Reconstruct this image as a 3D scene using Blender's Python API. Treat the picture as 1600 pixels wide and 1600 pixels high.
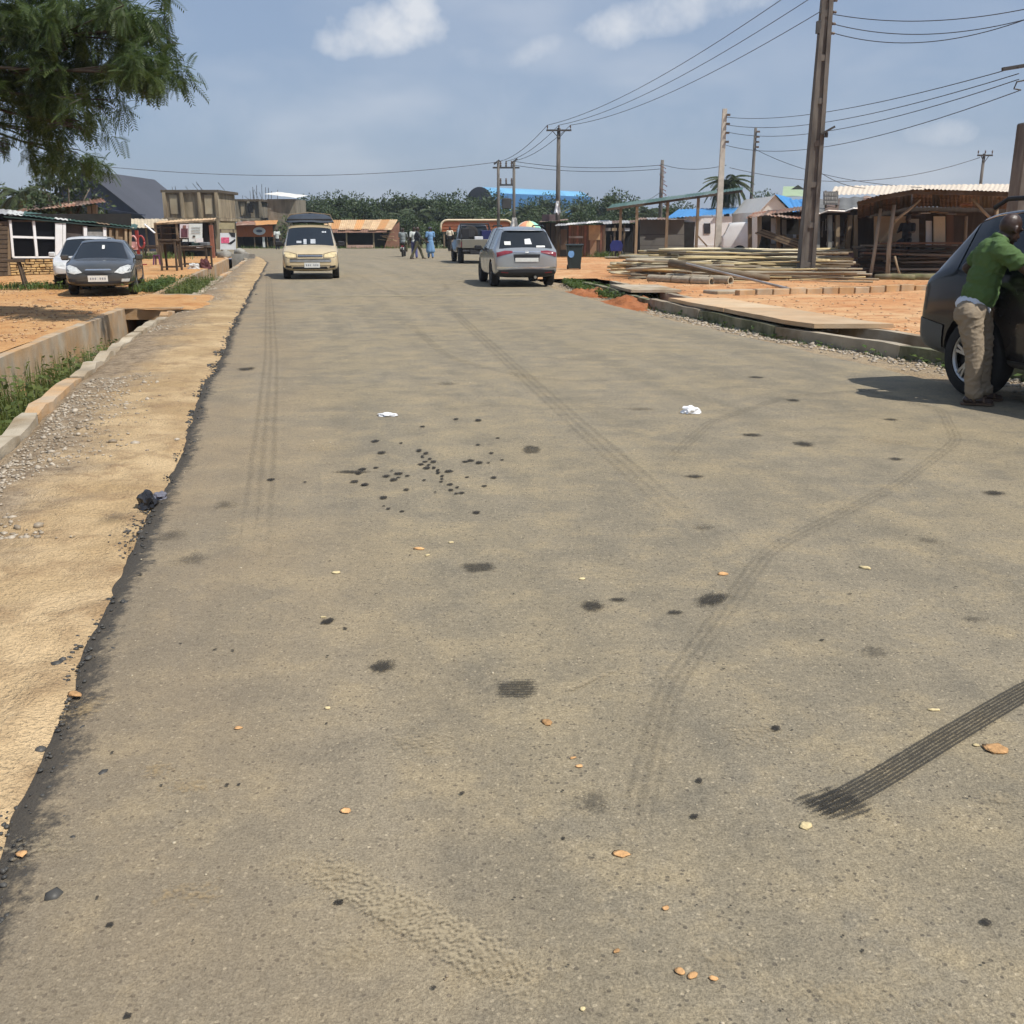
import bpy, bmesh, math, random
import numpy as np
from mathutils import Vector, Matrix, noise
from mathutils.bvhtree import BVHTree
R=math.radians
random.seed(7); rng=np.random.default_rng(7)
for o in list(bpy.data.objects): bpy.data.objects.remove(o)
S=bpy.context.scene; C=S.collection
# ------------------------------------------------ camera
F=1560.0; PITCH=math.atan(440/F); CH=1.55
cd=bpy.data.cameras.new('camera'); cam=bpy.data.objects.new('camera',cd); C.objects.link(cam)
cd.sensor_width=36; cd.sensor_fit='HORIZONTAL'; cd.lens=36*F/1600; cd.clip_end=4000; cd.clip_start=0.05
cam.location=(0,0,CH); cam.rotation_euler=(R(90)-PITCH,0,0); S.camera=cam
S.render.resolution_x=1024; S.render.resolution_y=1024
# ------------------------------------------------ sun, sky, exposure
SUN_EL=R(56); SX,SY=0.84,-0.54
sd=bpy.data.lights.new('sun','SUN'); sd.energy=4.8; sd.angle=R(0.6); sd.color=(1,.955,.885)
sun=bpy.data.objects.new('sun',sd); C.objects.link(sun)
sv=Vector((SX*math.cos(SUN_EL),SY*math.cos(SUN_EL),math.sin(SUN_EL)))
sun.rotation_euler=sv.to_track_quat('Z','Y').to_euler()
S.view_settings.view_transform='Standard'; S.view_settings.look='None'; S.view_settings.exposure=0.0; S.view_settings.gamma=1
S.view_settings.use_curve_mapping=False
W=bpy.data.worlds.new('World'); S.world=W; W.use_nodes=True
def world():
    nt=W.node_tree; N=nt.nodes; L=nt.links; N.clear()
    out=N.new('ShaderNodeOutputWorld'); bg=N.new('ShaderNodeBackground'); bg.inputs['Strength'].default_value=0.085
    L.new(bg.outputs[0],out.inputs[0])
    sky=N.new('ShaderNodeTexSky'); sky.sky_type='NISHITA'; sky.sun_disc=False
    sky.sun_elevation=SUN_EL; sky.sun_rotation=math.atan2(SX,SY); sky.air_density=1.0; sky.dust_density=1.2; sky.ozone_density=1.5
    def mth(op,a=None,b=None,c=None,cl=False):
        n=N.new('ShaderNodeMath'); n.operation=op; n.use_clamp=cl
        for i,x in enumerate((a,b,c)):
            if x is None: continue
            if isinstance(x,(int,float)): n.inputs[i].default_value=x
            else: L.new(x,n.inputs[i])
        return n.outputs[0]
    tc=N.new('ShaderNodeTexCoord'); sep=N.new('ShaderNodeSeparateXYZ'); L.new(tc.outputs['Generated'],sep.inputs[0])
    x,y,z=sep.outputs
    # thin even haze veil over the whole sky
    veil=N.new('ShaderNodeMix'); veil.data_type='RGBA'; veil.inputs[0].default_value=.62
    L.new(sky.outputs[0],veil.inputs[6]); veil.inputs[7].default_value=(4.1,5.35,7.7,1)
    # warp
    nz=N.new('ShaderNodeTexNoise'); nz.inputs['Scale'].default_value=12; nz.inputs['Detail'].default_value=6; nz.inputs['Roughness'].default_value=.62
    L.new(tc.outputs['Generated'],nz.inputs['Vector'])
    n1=mth('SUBTRACT',nz.outputs[0],.5)
    ys=mth('MAXIMUM',y,.05)
    a=mth('DIVIDE',x,ys); e=mth('DIVIDE',z,ys)
    tot=None
    front=mth('GREATER_THAN',y,.1)
    for (a0,e0,sa,se,am,sh) in ((-.112,.176,.055,.022,1.0,0),(-.140,.166,.040,.017,1.0,0),(-.088,.195,.022,.030,1.0,0),
                          (.125,.186,.100,.022,.85,.22),(.19,.21,.09,.022,.8,.15),(.03,.160,.055,.016,.6,.2),(-.03,.155,.05,.018,.35,0),(.40,.088,.05,.014,.55,0),
                          (-.21,.30,.20,.05,.9,.1),(.32,.36,.25,.06,.9,.1),(-.02,.11,.5,.05,.18,0),(-.46,.24,.16,.03,.7,.1),(.75,.2,.18,.035,.8,0),(-.85,.15,.2,.04,.8,0)):
        da=mth('SUBTRACT',a,a0); de=mth('SUBTRACT',mth('SUBTRACT',e,e0),mth('MULTIPLY',da,sh))
        q=mth('ADD',mth('POWER',mth('ABSOLUTE',mth('DIVIDE',da,sa)),2.0),mth('POWER',mth('ABSOLUTE',mth('DIVIDE',de,se)),2.0))
        b=mth('SUBTRACT',1.0,q)
        b=mth('ADD',b,mth('MULTIPLY',n1,4.6))
        b=mth('MULTIPLY',mth('MULTIPLY',b,.7,cl=True),am)
        tot=b if tot is None else mth('MAXIMUM',tot,b)
    tot=mth('MULTIPLY',tot,front)
    # scattered clouds over the rest of the sky
    sc=N.new('ShaderNodeTexNoise'); sc.inputs['Scale'].default_value=3.2; sc.inputs['Detail'].default_value=4
    mp=N.new('ShaderNodeMapping'); mp.inputs['Scale'].default_value=(1,1,2.6); mp.inputs['Location'].default_value=(.4,3.3,1.7)
    L.new(tc.outputs['Generated'],mp.inputs[0]); L.new(mp.outputs[0],sc.inputs['Vector'])
    g=mth('MULTIPLY',mth('SUBTRACT',sc.outputs[0],.54),5.0,cl=True)
    g=mth('MULTIPLY',g,.45)
    tot=mth('MAXIMUM',tot,g)
    # soft large-scale veils of thin cloud
    sv_=N.new('ShaderNodeTexNoise'); sv_.inputs['Scale'].default_value=4.5; sv_.inputs['Detail'].default_value=4
    mp2=N.new('ShaderNodeMapping'); mp2.inputs['Scale'].default_value=(1,1,2.2); mp2.inputs['Rotation'].default_value=(0,.25,0); L.new(tc.outputs['Generated'],mp2.inputs[0]); L.new(mp2.outputs[0],sv_.inputs['Vector'])
    tot=mth('MAXIMUM',tot,mth('MULTIPLY',mth('SUBTRACT',sv_.outputs[0],.42,cl=True),.75,cl=True))
    mx=N.new('ShaderNodeMix'); mx.data_type='RGBA'; L.new(mth('MULTIPLY',tot,.86),mx.inputs[0]); L.new(veil.outputs[2],mx.inputs[6]); mx.inputs[7].default_value=(9.2,9.5,10.0,1)
    L.new(mx.outputs[2],bg.inputs['Color'])
world()
# ------------------------------------------------ photograph pixel -> place
def ray(u,v):
    x=(u-800)/F; y=(800-v)/F
    return x, math.cos(PITCH)+y*math.sin(PITCH), -math.sin(PITCH)+y*math.cos(PITCH)
def G(u,v,z=0.0):
    x,y,d=ray(u,v); t=(z-CH)/d
    return Vector((x*t,y*t,z))
def A(u,v,Y):
    x,y,d=ray(u,v); t=Y/y
    return Vector((x*t,Y,CH+d*t))
def lerp(tab,y):
    if y<=tab[0][0]:
        (a,b),(c,d)=tab[0],tab[1]
    elif y>=tab[-1][0]:
        (a,b),(c,d)=tab[-2],tab[-1]
    else:
        for i in range(len(tab)-1):
            if tab[i][0]<=y<=tab[i+1][0]: (a,b),(c,d)=tab[i],tab[i+1]; break
    return b+(d-b)*(y-a)/(c-a)
# ------------------------------------------------ materials
def nodes(name):
    m=bpy.data.materials.new(name); m.use_nodes=True; nt=m.node_tree
    return m,nt,nt.nodes,nt.links,nt.nodes['Principled BSDF']
def rgba(c): return (c[0],c[1],c[2],1)
MC={}
def M(name,col,rough=.75,var=.18,scale=4,bump=0.0,bscale=40,metal=0,col2=None,c2scale=2.0,c2amt=.5,c2sharp=.12,stretch=(1,1,1),rnd=.12,spec=.4,coat=0,detail=3,noisedim=None):
    if name in MC: return MC[name]
    m,nt,N,L,P=nodes(name)
    tc=N.new('ShaderNodeTexCoord'); mp=N.new('ShaderNodeMapping'); mp.inputs['Scale'].default_value=stretch
    L.new(tc.outputs['Object'],mp.inputs[0])
    oi=N.new('ShaderNodeObjectInfo')
    add=N.new('ShaderNodeVectorMath'); add.operation='ADD'; L.new(mp.outputs[0],add.inputs[0])
    off=N.new('ShaderNodeVectorMath'); off.operation='SCALE'; off.inputs[0].default_value=(37,19,53); L.new(oi.outputs['Random'],off.inputs['Scale']); L.new(off.outputs[0],add.inputs[1])
    n=N.new('ShaderNodeTexNoise'); n.inputs['Scale'].default_value=scale; n.inputs['Detail'].default_value=detail; L.new(add.outputs[0],n.inputs['Vector'])
    r=N.new('ShaderNodeMapRange'); r.inputs['From Min'].default_value=.25; r.inputs['From Max'].default_value=.75; r.inputs['To Min'].default_value=1-var; r.inputs['To Max'].default_value=1+var
    L.new(n.outputs[0],r.inputs[0])
    r2=N.new('ShaderNodeMapRange'); r2.inputs['To Min'].default_value=1-rnd; r2.inputs['To Max'].default_value=1+rnd; L.new(oi.outputs['Random'],r2.inputs[0])
    ml=N.new('ShaderNodeMath'); ml.operation='MULTIPLY'; L.new(r.outputs[0],ml.inputs[0]); L.new(r2.outputs[0],ml.inputs[1])
    base=N.new('ShaderNodeMix'); base.data_type='RGBA'; base.inputs[6].default_value=rgba(col); base.inputs[7].default_value=rgba(col2 or col)
    if col2:
        n2=N.new('ShaderNodeTexNoise'); n2.inputs['Scale'].default_value=c2scale; n2.inputs['Detail'].default_value=4; n2.inputs['Roughness'].default_value=.65; L.new(add.outputs[0],n2.inputs['Vector'])
        t=1-c2amt
        rr=N.new('ShaderNodeMapRange'); rr.inputs['From Min'].default_value=.25+.5*t-c2sharp; rr.inputs['From Max'].default_value=.25+.5*t+c2sharp; L.new(n2.outputs[0],rr.inputs[0]); L.new(rr.outputs[0],base.inputs[0])
    else: base.inputs[0].default_value=0
    sc=N.new('ShaderNodeVectorMath'); sc.operation='SCALE'; L.new(base.outputs[2],sc.inputs[0]); L.new(ml.outputs[0],sc.inputs['Scale'])
    L.new(sc.outputs[0],P.inputs['Base Color'])
    P.inputs['Roughness'].default_value=rough; P.inputs['Metallic'].default_value=metal; P.inputs['Specular IOR Level'].default_value=spec
    if coat: P.inputs['Coat Weight'].default_value=coat; P.inputs['Coat Roughness'].default_value=.06
    if bump:
        nb=N.new('ShaderNodeTexNoise'); nb.inputs['Scale'].default_value=bscale; nb.inputs['Detail'].default_value=2; L.new(add.outputs[0],nb.inputs['Vector'])
        b=N.new('ShaderNodeBump'); b.inputs['Strength'].default_value=bump; b.inputs['Distance'].default_value=.02; L.new(nb.outputs[0],b.inputs['Height']); L.new(b.outputs[0],P.inputs['Normal'])
    MC[name]=m; return m
def leafmat(name,col,col2,trans=.35):
    m,nt,N,L,P=nodes(name)
    tc=N.new('ShaderNodeTexCoord'); n=N.new('ShaderNodeTexNoise'); n.inputs['Scale'].default_value=1.3; n.inputs['Detail'].default_value=4; L.new(tc.outputs['Object'],n.inputs['Vector'])
    w=N.new('ShaderNodeTexWhiteNoise'); g=N.new('ShaderNodeNewGeometry'); w.noise_dimensions='1D'; L.new(g.outputs['Random Per Island'],w.inputs['W'])
    ad=N.new('ShaderNodeMath'); ad.operation='ADD'; L.new(n.outputs[0],ad.inputs[0]); 
    k=N.new('ShaderNodeMath'); k.operation='MULTIPLY_ADD'; L.new(w.outputs['Value'],k.inputs[0]); k.inputs[1].default_value=.8; k.inputs[2].default_value=-.4; L.new(k.outputs[0],ad.inputs[1])
    mx=N.new('ShaderNodeMix'); mx.data_type='RGBA'; mx.inputs[6].default_value=rgba(col); mx.inputs[7].default_value=rgba(col2); L.new(ad.outputs[0],mx.inputs[0])
    L.new(mx.outputs[2],P.inputs['Base Color']); P.inputs['Roughness'].default_value=.5; P.inputs['Specular IOR Level'].default_value=.35
    tr=N.new('ShaderNodeBsdfTranslucent'); L.new(mx.outputs[2],tr.inputs[0]); ms=N.new('ShaderNodeMixShader'); ms.inputs[0].default_value=trans
    L.new(P.outputs[0],ms.inputs[1]); L.new(tr.outputs[0],ms.inputs[2]); L.new(ms.outputs[0],N['Material Output'].inputs[0])
    return m
# ------------------------------------------------ mesh helpers
Z0=Vector((0,0,0)); ORG={}
def link(name,me,parent=None):
    o=bpy.data.objects.new(name,me); C.objects.link(o)
    if parent is not None: o.parent=parent; ORG[o]=ORG.get(parent,Z0)
    return o
def tag(o,label=None,cat=None,group=None,kind=None):
    if label: o['label']=label
    if cat: o['category']=cat
    if group: o['group']=group
    if kind: o['kind']=kind
    return o
def thing(name,label,cat,loc=(0,0,0),rz=0,group=None):
    o=link(name,None); o.location=loc; o.rotation_euler=(0,0,rz); o.empty_display_size=.2
    tag(o,label,cat,group); ORG[o]=Vector(loc) if rz==0 else Z0
    return o
class MB:
    def __init__(s): s.v=[]; s.f=[]; s.m=[]
    def add(s,vs,fs,mi=0):
        k=len(s.v); s.v+= [Vector(a) for a in vs]; s.f+=[tuple(i+k for i in f) for f in fs]; s.m+=[mi]*len(fs); return s
    def box(s,c,sz,rot=None,mi=0):
        x,y,z=sz[0]/2,sz[1]/2,sz[2]/2
        P=[Vector(p) for p in ((-x,-y,-z),(x,-y,-z),(x,y,-z),(-x,y,-z),(-x,-y,z),(x,-y,z),(x,y,z),(-x,y,z))]
        if rot is not None:
            if isinstance(rot,(int,float)): rot=Matrix.Rotation(rot,3,'Z')
            P=[rot@p for p in P]
        c=Vector(c)
        return s.add([p+c for p in P],[(0,3,2,1),(4,5,6,7),(0,1,5,4),(1,2,6,5),(2,3,7,6),(3,0,4,7)],mi)
    def beam(s,a,b,w,h=None,mi=0,up=Vector((0,0,1))):
        a=Vector(a); b=Vector(b); h=h or w; d=(b-a)
        if d.length<1e-6: return s
        d.normalize(); sd=d.cross(up)
        if sd.length<1e-3: sd=Vector((1,0,0))
        sd.normalize(); u=sd.cross(d)
        sd*=w/2; u*=h/2
        V=[a-sd-u,a+sd-u,a+sd+u,a-sd+u,b-sd-u,b+sd-u,b+sd+u,b-sd+u]
        return s.add(V,[(0,1,2,3),(7,6,5,4),(0,4,5,1),(1,5,6,2),(2,6,7,3),(3,7,4,0)],mi)
    def tube(s,pts,rs,n=8,cap=True,mi=0):
        pts=[Vector(p) for p in pts]
        if isinstance(rs,(int,float)): rs=[rs]*len(pts)
        V=[];prev=None
        for i,p in enumerate(pts):
            d=(pts[min(i+1,len(pts)-1)]-pts[max(i-1,0)]).normalized()
            if prev is None:
                sd=d.cross(Vector((0,0,1)))
                if sd.length<1e-2: sd=d.cross(Vector((0,1,0)))
            else: sd=prev-d*prev.dot(d)
            sd.normalize(); prev=sd; u=sd.cross(d)
            for k in range(n):
                a=2*math.pi*k/n; V.append(p+(sd*math.cos(a)+u*math.sin(a))*rs[i])
        Fs=[(i*n+k,i*n+(k+1)%n,(i+1)*n+(k+1)%n,(i+1)*n+k) for i in range(len(pts)-1) for k in range(n)]
        if cap: Fs+= [tuple(range(n-1,-1,-1)),tuple((len(pts)-1)*n+k for k in range(n))]
        return s.add(V,Fs,mi)
    def lathe(s,prof,c=(0,0,0),axis='Z',n=24,mi=0,cap=True):
        V=[]
        for r,h in prof:
            for k in range(n):
                a=2*math.pi*k/n; p=(r*math.cos(a),r*math.sin(a),h)
                if axis=='Y': p=(p[0],p[2],p[1])
                if axis=='X': p=(p[2],p[0],p[1])
                V.append(Vector(p)+Vector(c))
        Fs=[(i*n+k,i*n+(k+1)%n,(i+1)*n+(k+1)%n,(i+1)*n+k) for i in range(len(prof)-1) for k in range(n)]
        if prof[0]==prof[-1]: cap=False
        if cap and prof[0][0]>1e-4: Fs.append(tuple(range(n-1,-1,-1)))
        if cap and prof[-1][0]>1e-4: Fs.append(tuple((len(prof)-1)*n+k for k in range(n)))
        return s.add(V,Fs,mi)
    def poly(s,pts,d,mi=0):     # prism: planar outline extruded by vector d
        d=Vector(d); pts=[Vector(p) for p in pts]; n=len(pts)
        return s.add(pts+[p+d for p in pts],[tuple(range(n-1,-1,-1)),tuple(range(n,2*n))]+[(i,(i+1)%n,n+(i+1)%n,n+i) for i in range(n)],mi)
    def build(s,name,mat,parent=None,smooth=False,bevel=0,recalc=True):
        o=ORG.get(parent,Z0) if parent is not None else Z0
        me=bpy.data.meshes.new(name); me.from_pydata([tuple(p-o) for p in s.v],[],s.f)
        mats=mat if isinstance(mat,(list,tuple)) else [mat]
        for m in mats: me.materials.append(m)
        if len(mats)>1: me.polygons.foreach_set('material_index',s.m)
        if recalc or bevel:
            bm=bmesh.new(); bm.from_mesh(me)
            if recalc: bmesh.ops.recalc_face_normals(bm,faces=bm.faces)
            if bevel: bmesh.ops.bevel(bm,geom=list(bm.edges),offset=bevel,segments=1,affect='EDGES')
            bm.to_mesh(me); bm.free()
        if smooth: me.polygons.foreach_set('use_smooth',[True]*len(me.polygons))
        me.update()
        return link(name,me,parent)
def npmesh(name,verts,quads,mat,parent=None,smooth=False):
    """verts Nx3, quads Mx4 or Mx3 numpy"""
    me=bpy.data.meshes.new(name); n=quads.shape[1]; m=len(quads)
    o=ORG.get(parent,Z0) if parent is not None else Z0
    verts=verts-np.array(o)
    me.vertices.add(len(verts)); me.vertices.foreach_set('co',verts.astype(np.float32).ravel())
    me.loops.add(m*n); me.loops.foreach_set('vertex_index',quads.astype(np.int32).ravel())
    me.polygons.add(m); me.polygons.foreach_set('loop_start',np.arange(0,m*n,n,dtype=np.int32)); 
    if smooth: me.polygons.foreach_set('use_smooth',np.ones(m,dtype=bool))
    me.update(calc_edges=True); me.validate()
    for x in (mat if isinstance(mat,(list,tuple)) else [mat]): me.materials.append(x)
    return link(name,me,parent)
def copy_tree(o,parent=None):
    c=o.copy(); C.objects.link(c); c.parent=parent
    for ch in o.children: copy_tree(ch,c)
    return c
_bc={}
def piece(name,c,sz,mat,parent,rot=None,bevel=.0):
    """a box-shaped piece that shares its mesh with alike pieces"""
    key=(tuple(round(x,3) for x in sz),mat.name,bevel)
    if key not in _bc:
        o=MB().box((0,0,0),sz).build(name,mat,None,bevel=bevel); _bc[key]=o.data
    else: o=link(name,_bc[key])
    o.location=Vector(c)-ORG.get(parent,Z0)
    if rot is not None:
        o.rotation_euler=(0,0,rot) if isinstance(rot,(int,float)) else rot.to_euler()
    o.parent=parent; ORG[o]=ORG.get(parent,Z0)
    return o
def evalmesh(o):
    dg=bpy.context.evaluated_depsgraph_get(); dg.update()
    return bpy.data.meshes.new_from_object(o.evaluated_get(dg))
def corr_roof(parent,a,b,c,d,mats,n,wave=.09,amp=.012,name='roof_sheet',thick=.004,warp=.03,over=.05):
    """roof between front edge a->b and rear edge d->c, made of n overlapping corrugated sheets"""
    a,b,c,d=map(Vector,(a,b,c,d)); 
    nrm=((b-a).cross(d-a)).normalized()
    if nrm.z<0: nrm=-nrm
    out=[]
    for i in range(n):
        t0=max(0,i/n-over/n*.5); t1=min(1,(i+1)/n+over/n*.5)
        p0,p1=a.lerp(b,t0),a.lerp(b,t1); q0,q1=d.lerp(c,t0),d.lerp(c,t1)
        w=(p1-p0).length; k=max(4,int(w/wave*4)); k=min(k,80)
        dz0=random.uniform(-warp,warp); dz1=random.uniform(-warp,warp); ext=random.uniform(-.12,.12)*min(1,(q0-p0).length*.3)
        dd=(p0-q0).normalized()*ext
        V=[];J=5
        for j in range(J):
            s=j/(J-1)
            for m in range(k+1):
                t=m/k; p=(p0+dd).lerp(p1+dd,t).lerp(q0.lerp(q1,t),s)
                h=amp*math.sin(2*math.pi*t*w/wave)+.006*(i%2)+dz0*(1-s)*(t-.5)+dz1*s*(t-.5)+warp*.5*noise.noise(p*.9)
                V.append(p+nrm*h)
        Fq=[(j*(k+1)+m,j*(k+1)+m+1,(j+1)*(k+1)+m+1,(j+1)*(k+1)+m) for j in range(J-1) for m in range(k)]
        mb=MB(); mb.add(V,Fq)
        out.append(mb.build(name,mats[i%len(mats)],parent,smooth=True,recalc=False))
    return out
# ================================================ GROUND, ROAD, DRAINS
XLT=[(-8,.95),(2.37,-1.39),(3.64,-1.71),(5.93,-2.2),(8.89,-2.88),(19.64,-5.33),(51.77,-12.4),(58.5,-14.2),(63,-15.6),(66,-17.6),(69,-21),(71.5,-30),(73,-90),(93,-90)]
XRT=[(-8,8.6),(10.9,4.62),(14.9,3.79),(19.6,2.73),(23.3,2.05),(28.6,1.22),(33,.95),(42,1.1),(52,1.4),(62,1.8),(67,3),(70,6),(72,12),(74,90),(93,90)]
DRT=[(-8,-.9),(7.59,-3.96),(9.41,-4.5),(11.99,-5.14),(15.88,-6.04),(21.32,-7.11),(32.19,-9.46),(57.57,-14.95),(64,-17)]   # left drain: road-side wall
DLT=[(-8,-2.1),(7.6,-5.15),(12.6,-6.36),(15.88,-6.98),(20.45,-7.80),(26.2,-8.95),(32.2,-10.35),(57.6,-15.85),(64,-17.9)]         # left drain: far wall
RDT=[(-8,9.7),(8.5,6.6),(12.8,5.38),(15.9,4.22),(21.8,3.08),(32,1.75),(44,1.5)]        # right drain: road-side wall
def fbm(p,sc,oct=3):
    return sum(noise.noise(Vector(p)*sc*2**i)/2**i for i in range(oct))
def XL(y): return lerp(XLT,y)+ (min(.07,.012+.006*max(0,y))*fbm((0,y,3),.9,4)+.014*noise.noise(Vector((1,y*5,0)))+.008*noise.noise(Vector((4,y*16,0))) if y<64 else 0)
def XR(y): return lerp(XRT,y)+ (.10*fbm((7,y,3),.6,4) if y<60 else 0)
def ground_mat(name,c1,c2,c3,s1=.5,s2=3.0,bump=.5,fine=60,speck=.25,side=None):
    m,nt,N,L,P=nodes(name)
    tc=N.new('ShaderNodeTexCoord')
    def nz(s,d=6,r=.6,dist=0):
        n=N.new('ShaderNodeTexNoise'); n.inputs['Scale'].default_value=s; n.inputs['Detail'].default_value=d; n.inputs['Roughness'].default_value=r; n.inputs['Distortion'].default_value=dist; L.new(tc.outputs['Object'],n.inputs['Vector']); return n.outputs[0]
    def mr(x,a,b,c=0,d=1):
        r=N.new('ShaderNodeMapRange'); r.inputs[1].default_value=a; r.inputs[2].default_value=b; r.inputs[3].default_value=c; r.inputs[4].default_value=d; L.new(x,r.inputs[0]); return r.outputs[0]
    def mix(f,a,b):
        n=N.new('ShaderNodeMix'); n.data_type='RGBA'; L.new(f,n.inputs[0])
        for i,x in ((6,a),(7,b)):
            if isinstance(x,tuple): n.inputs[i].default_value=rgba(x)
            else: L.new(x,n.inputs[i])
        return n.outputs[2]
    a=nz(s1,3); b=nz(s2,5,.65,.4); f=nz(fine,2,.7)
    c=mix(mr(a,.38,.62),c1,c2); c=mix(mr(b,.48,.68),c,c3)
    if side:
        uv=N.new('ShaderNodeUVMap'); uv.uv_map='UVMap'; sp=N.new('ShaderNodeSeparateXYZ'); L.new(uv.outputs[0],sp.inputs[0])
        q=N.new('ShaderNodeMath'); q.operation='MULTIPLY_ADD'; L.new(nz(1.1,4,.6),q.inputs[0]); q.inputs[1].default_value=-.9; L.new(sp.outputs[0],q.inputs[2])
        c=mix(mr(q.outputs[0],-.22,.02,.9,0),c,mix(mr(nz(7,4,.7),.4,.6),side[0],side[1]))
        c=mix(mr(q.outputs[0],.30,.45,0,.5),c,side[2])
    sc=N.new('ShaderNodeVectorMath'); sc.operation='SCALE'; L.new(c,sc.inputs[0]); L.new(mr(f,.25,.75,1-speck,1+speck),sc.inputs['Scale'])
    L.new(sc.outputs[0],P.inputs['Base Color']); P.inputs['Roughness'].default_value=.95; P.inputs['Specular IOR Level'].default_value=.15
    ad=N.new('ShaderNodeMath'); ad.operation='MULTIPLY_ADD'; L.new(b,ad.inputs[0]); ad.inputs[1].default_value=3.0; L.new(f,ad.inputs[2])
    bp=N.new('ShaderNodeBump'); bp.inputs['Strength'].default_value=bump; bp.inputs['Distance'].default_value=.03; L.new(ad.outputs[0],bp.inputs['Height']); L.new(bp.outputs[0],P.inputs['Normal'])
    return m
m_dirtL=ground_mat('orange dirt',(.50,.27,.11),(.53,.33,.16),(.37,.17,.065),.35,2.2,.5)
m_dirtR=ground_mat('red orange dirt',(.52,.255,.11),(.60,.38,.20),(.40,.165,.065),.4,2.6,.5)
m_verge=ground_mat('packed tan verge',(.41,.285,.15),(.56,.41,.235),(.33,.225,.125),.9,3.2,.8,60,.2,((.20,.15,.10),(.36,.28,.19),(.40,.25,.115)))
m_gravelly=ground_mat('gravelly verge',(.40,.31,.20),(.34,.25,.15),(.27,.22,.16),1.2,6,.9,50,.35)
m_clay=ground_mat('red clay',(.36,.13,.05),(.40,.17,.08),(.28,.10,.04),1.0,4,.8)
def road_mat():
    m,nt,N,L,P=nodes('dusty asphalt')
    tc=N.new('ShaderNodeTexCoord'); uv=N.new('ShaderNodeUVMap'); uv.uv_map='UVMap'
    sp=N.new('ShaderNodeSeparateXYZ'); L.new(uv.outputs[0],sp.inputs[0]); U=sp.outputs[0]; V=sp.outputs[1]
    def mth(op,a,b=None,c=None,cl=False):
        n=N.new('ShaderNodeMath'); n.operation=op; n.use_clamp=cl
        for i,x in enumerate((a,b,c)):
            if x is None: continue
            if isinstance(x,(int,float)): n.inputs[i].default_value=x
            else: L.new(x,n.inputs[i])
        return n.outputs[0]
    def nz(s,d=6,r=.6,vec=None,dist=0):
        n=N.new('ShaderNodeTexNoise'); n.inputs['Scale'].default_value=s; n.inputs['Detail'].default_value=d; n.inputs['Roughness'].default_value=r; n.inputs['Distortion'].default_value=dist; L.new(vec or tc.outputs['Object'],n.inputs['Vector']); return n.outputs[0]
    def mr(x,a,b,c=0,d=1):
        r=N.new('ShaderNodeMapRange'); r.inputs[1].default_value=a; r.inputs[2].default_value=b; r.inputs[3].default_value=c; r.inputs[4].default_value=d; L.new(x,r.inputs[0]); return r.outputs[0]
    def mix(f,a,b):
        n=N.new('ShaderNodeMix'); n.data_type='RGBA'
        if isinstance(f,(int,float)): n.inputs[0].default_value=f
        else: L.new(f,n.inputs[0])
        for i,x in ((6,a),(7,b)):
            if isinstance(x,tuple): n.inputs[i].default_value=rgba(x)
            else: L.new(x,n.inputs[i])
        return n.outputs[2]
    mp=N.new('ShaderNodeMapping'); mp.inputs['Scale'].default_value=(1.6,.07,1); L.new(uv.outputs[0],mp.inputs[0])
    lanes=nz(1.0,3,.6,mp.outputs[0],.3)
    mp3=N.new('ShaderNodeMapping'); mp3.inputs['Scale'].default_value=(6,.35,1); mp3.inputs['Rotation'].default_value=(0,0,.05); L.new(uv.outputs[0],mp3.inputs[0])
    streak=nz(1.0,3,.65,mp3.outputs[0],.2)
    big=nz(.42,4,.62,None,.5); mid=nz(2.6,6,.7); fine=nz(130,2,.8); fine2=nz(38,4,.75)
    c=mix(mr(lanes,.35,.65),(.205,.175,.122),(.262,.222,.155))
    c=mix(mr(streak,.55,.75,0,.45),c,(.178,.16,.125))
    c=mix(mr(big,.47,.66,0,.75),c,(.29,.235,.145))
    c=mix(mr(mid,.50,.64,0,.72),c,(.325,.262,.162))
    c=mix(mr(mid,.48,.34,0,.65),c,(.165,.145,.108))
    # aggregate: pale chips and dark pits
    vo=N.new('ShaderNodeTexVoronoi'); vo.inputs['Scale'].default_value=75; L.new(tc.outputs['Object'],vo.inputs['Vector'])
    vc=N.new('ShaderNodeSeparateColor'); L.new(vo.outputs['Color'],vc.inputs[0])
    chip=mth('MULTIPLY',mth('GREATER_THAN',vc.outputs[0],.90),mth('LESS_THAN',vo.outputs['Distance'],.36))
    pit=mth('MULTIPLY',mth('GREATER_THAN',mth('MULTIPLY_ADD',mid,.35,vc.outputs[1]),1.10),mth('LESS_THAN',vo.outputs['Distance'],.42))
    c=mix(mth('MULTIPLY',chip,.55),c,(.42,.35,.24)); c=mix(mth('MULTIPLY',pit,.6),c,(.07,.06,.05))
    sc=N.new('ShaderNodeVectorMath'); sc.operation='SCALE'; L.new(c,sc.inputs[0])
    L.new(mth('MULTIPLY',mr(fine,.25,.75,.56,1.44),mr(fine2,.25,.75,.72,1.28)),sc.inputs['Scale'])
    # broken bitumen along the left edge, dusty band beside it
    en=nz(11,4,.8); en2=nz(1.3,2)
    wdt=mth('MULTIPLY_ADD',en2,.12,.035)
    e=mth('SUBTRACT',mth('ADD',U,mth('MULTIPLY',mth('SUBTRACT',en,.5),.34)),wdt)
    ef=mth('MULTIPLY',mr(e,.0,.07,1,0),mr(V,50,62,1,0))
    dust=mth('MULTIPLY',mr(U,.15,1.6,.42,0),mr(big,.3,.6,.3,1))
    c2=mix(dust,sc.outputs[0],(.29,.205,.125))
    c2=mix(mth('MULTIPLY',ef,.85),c2,(.045,.042,.038))
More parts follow.
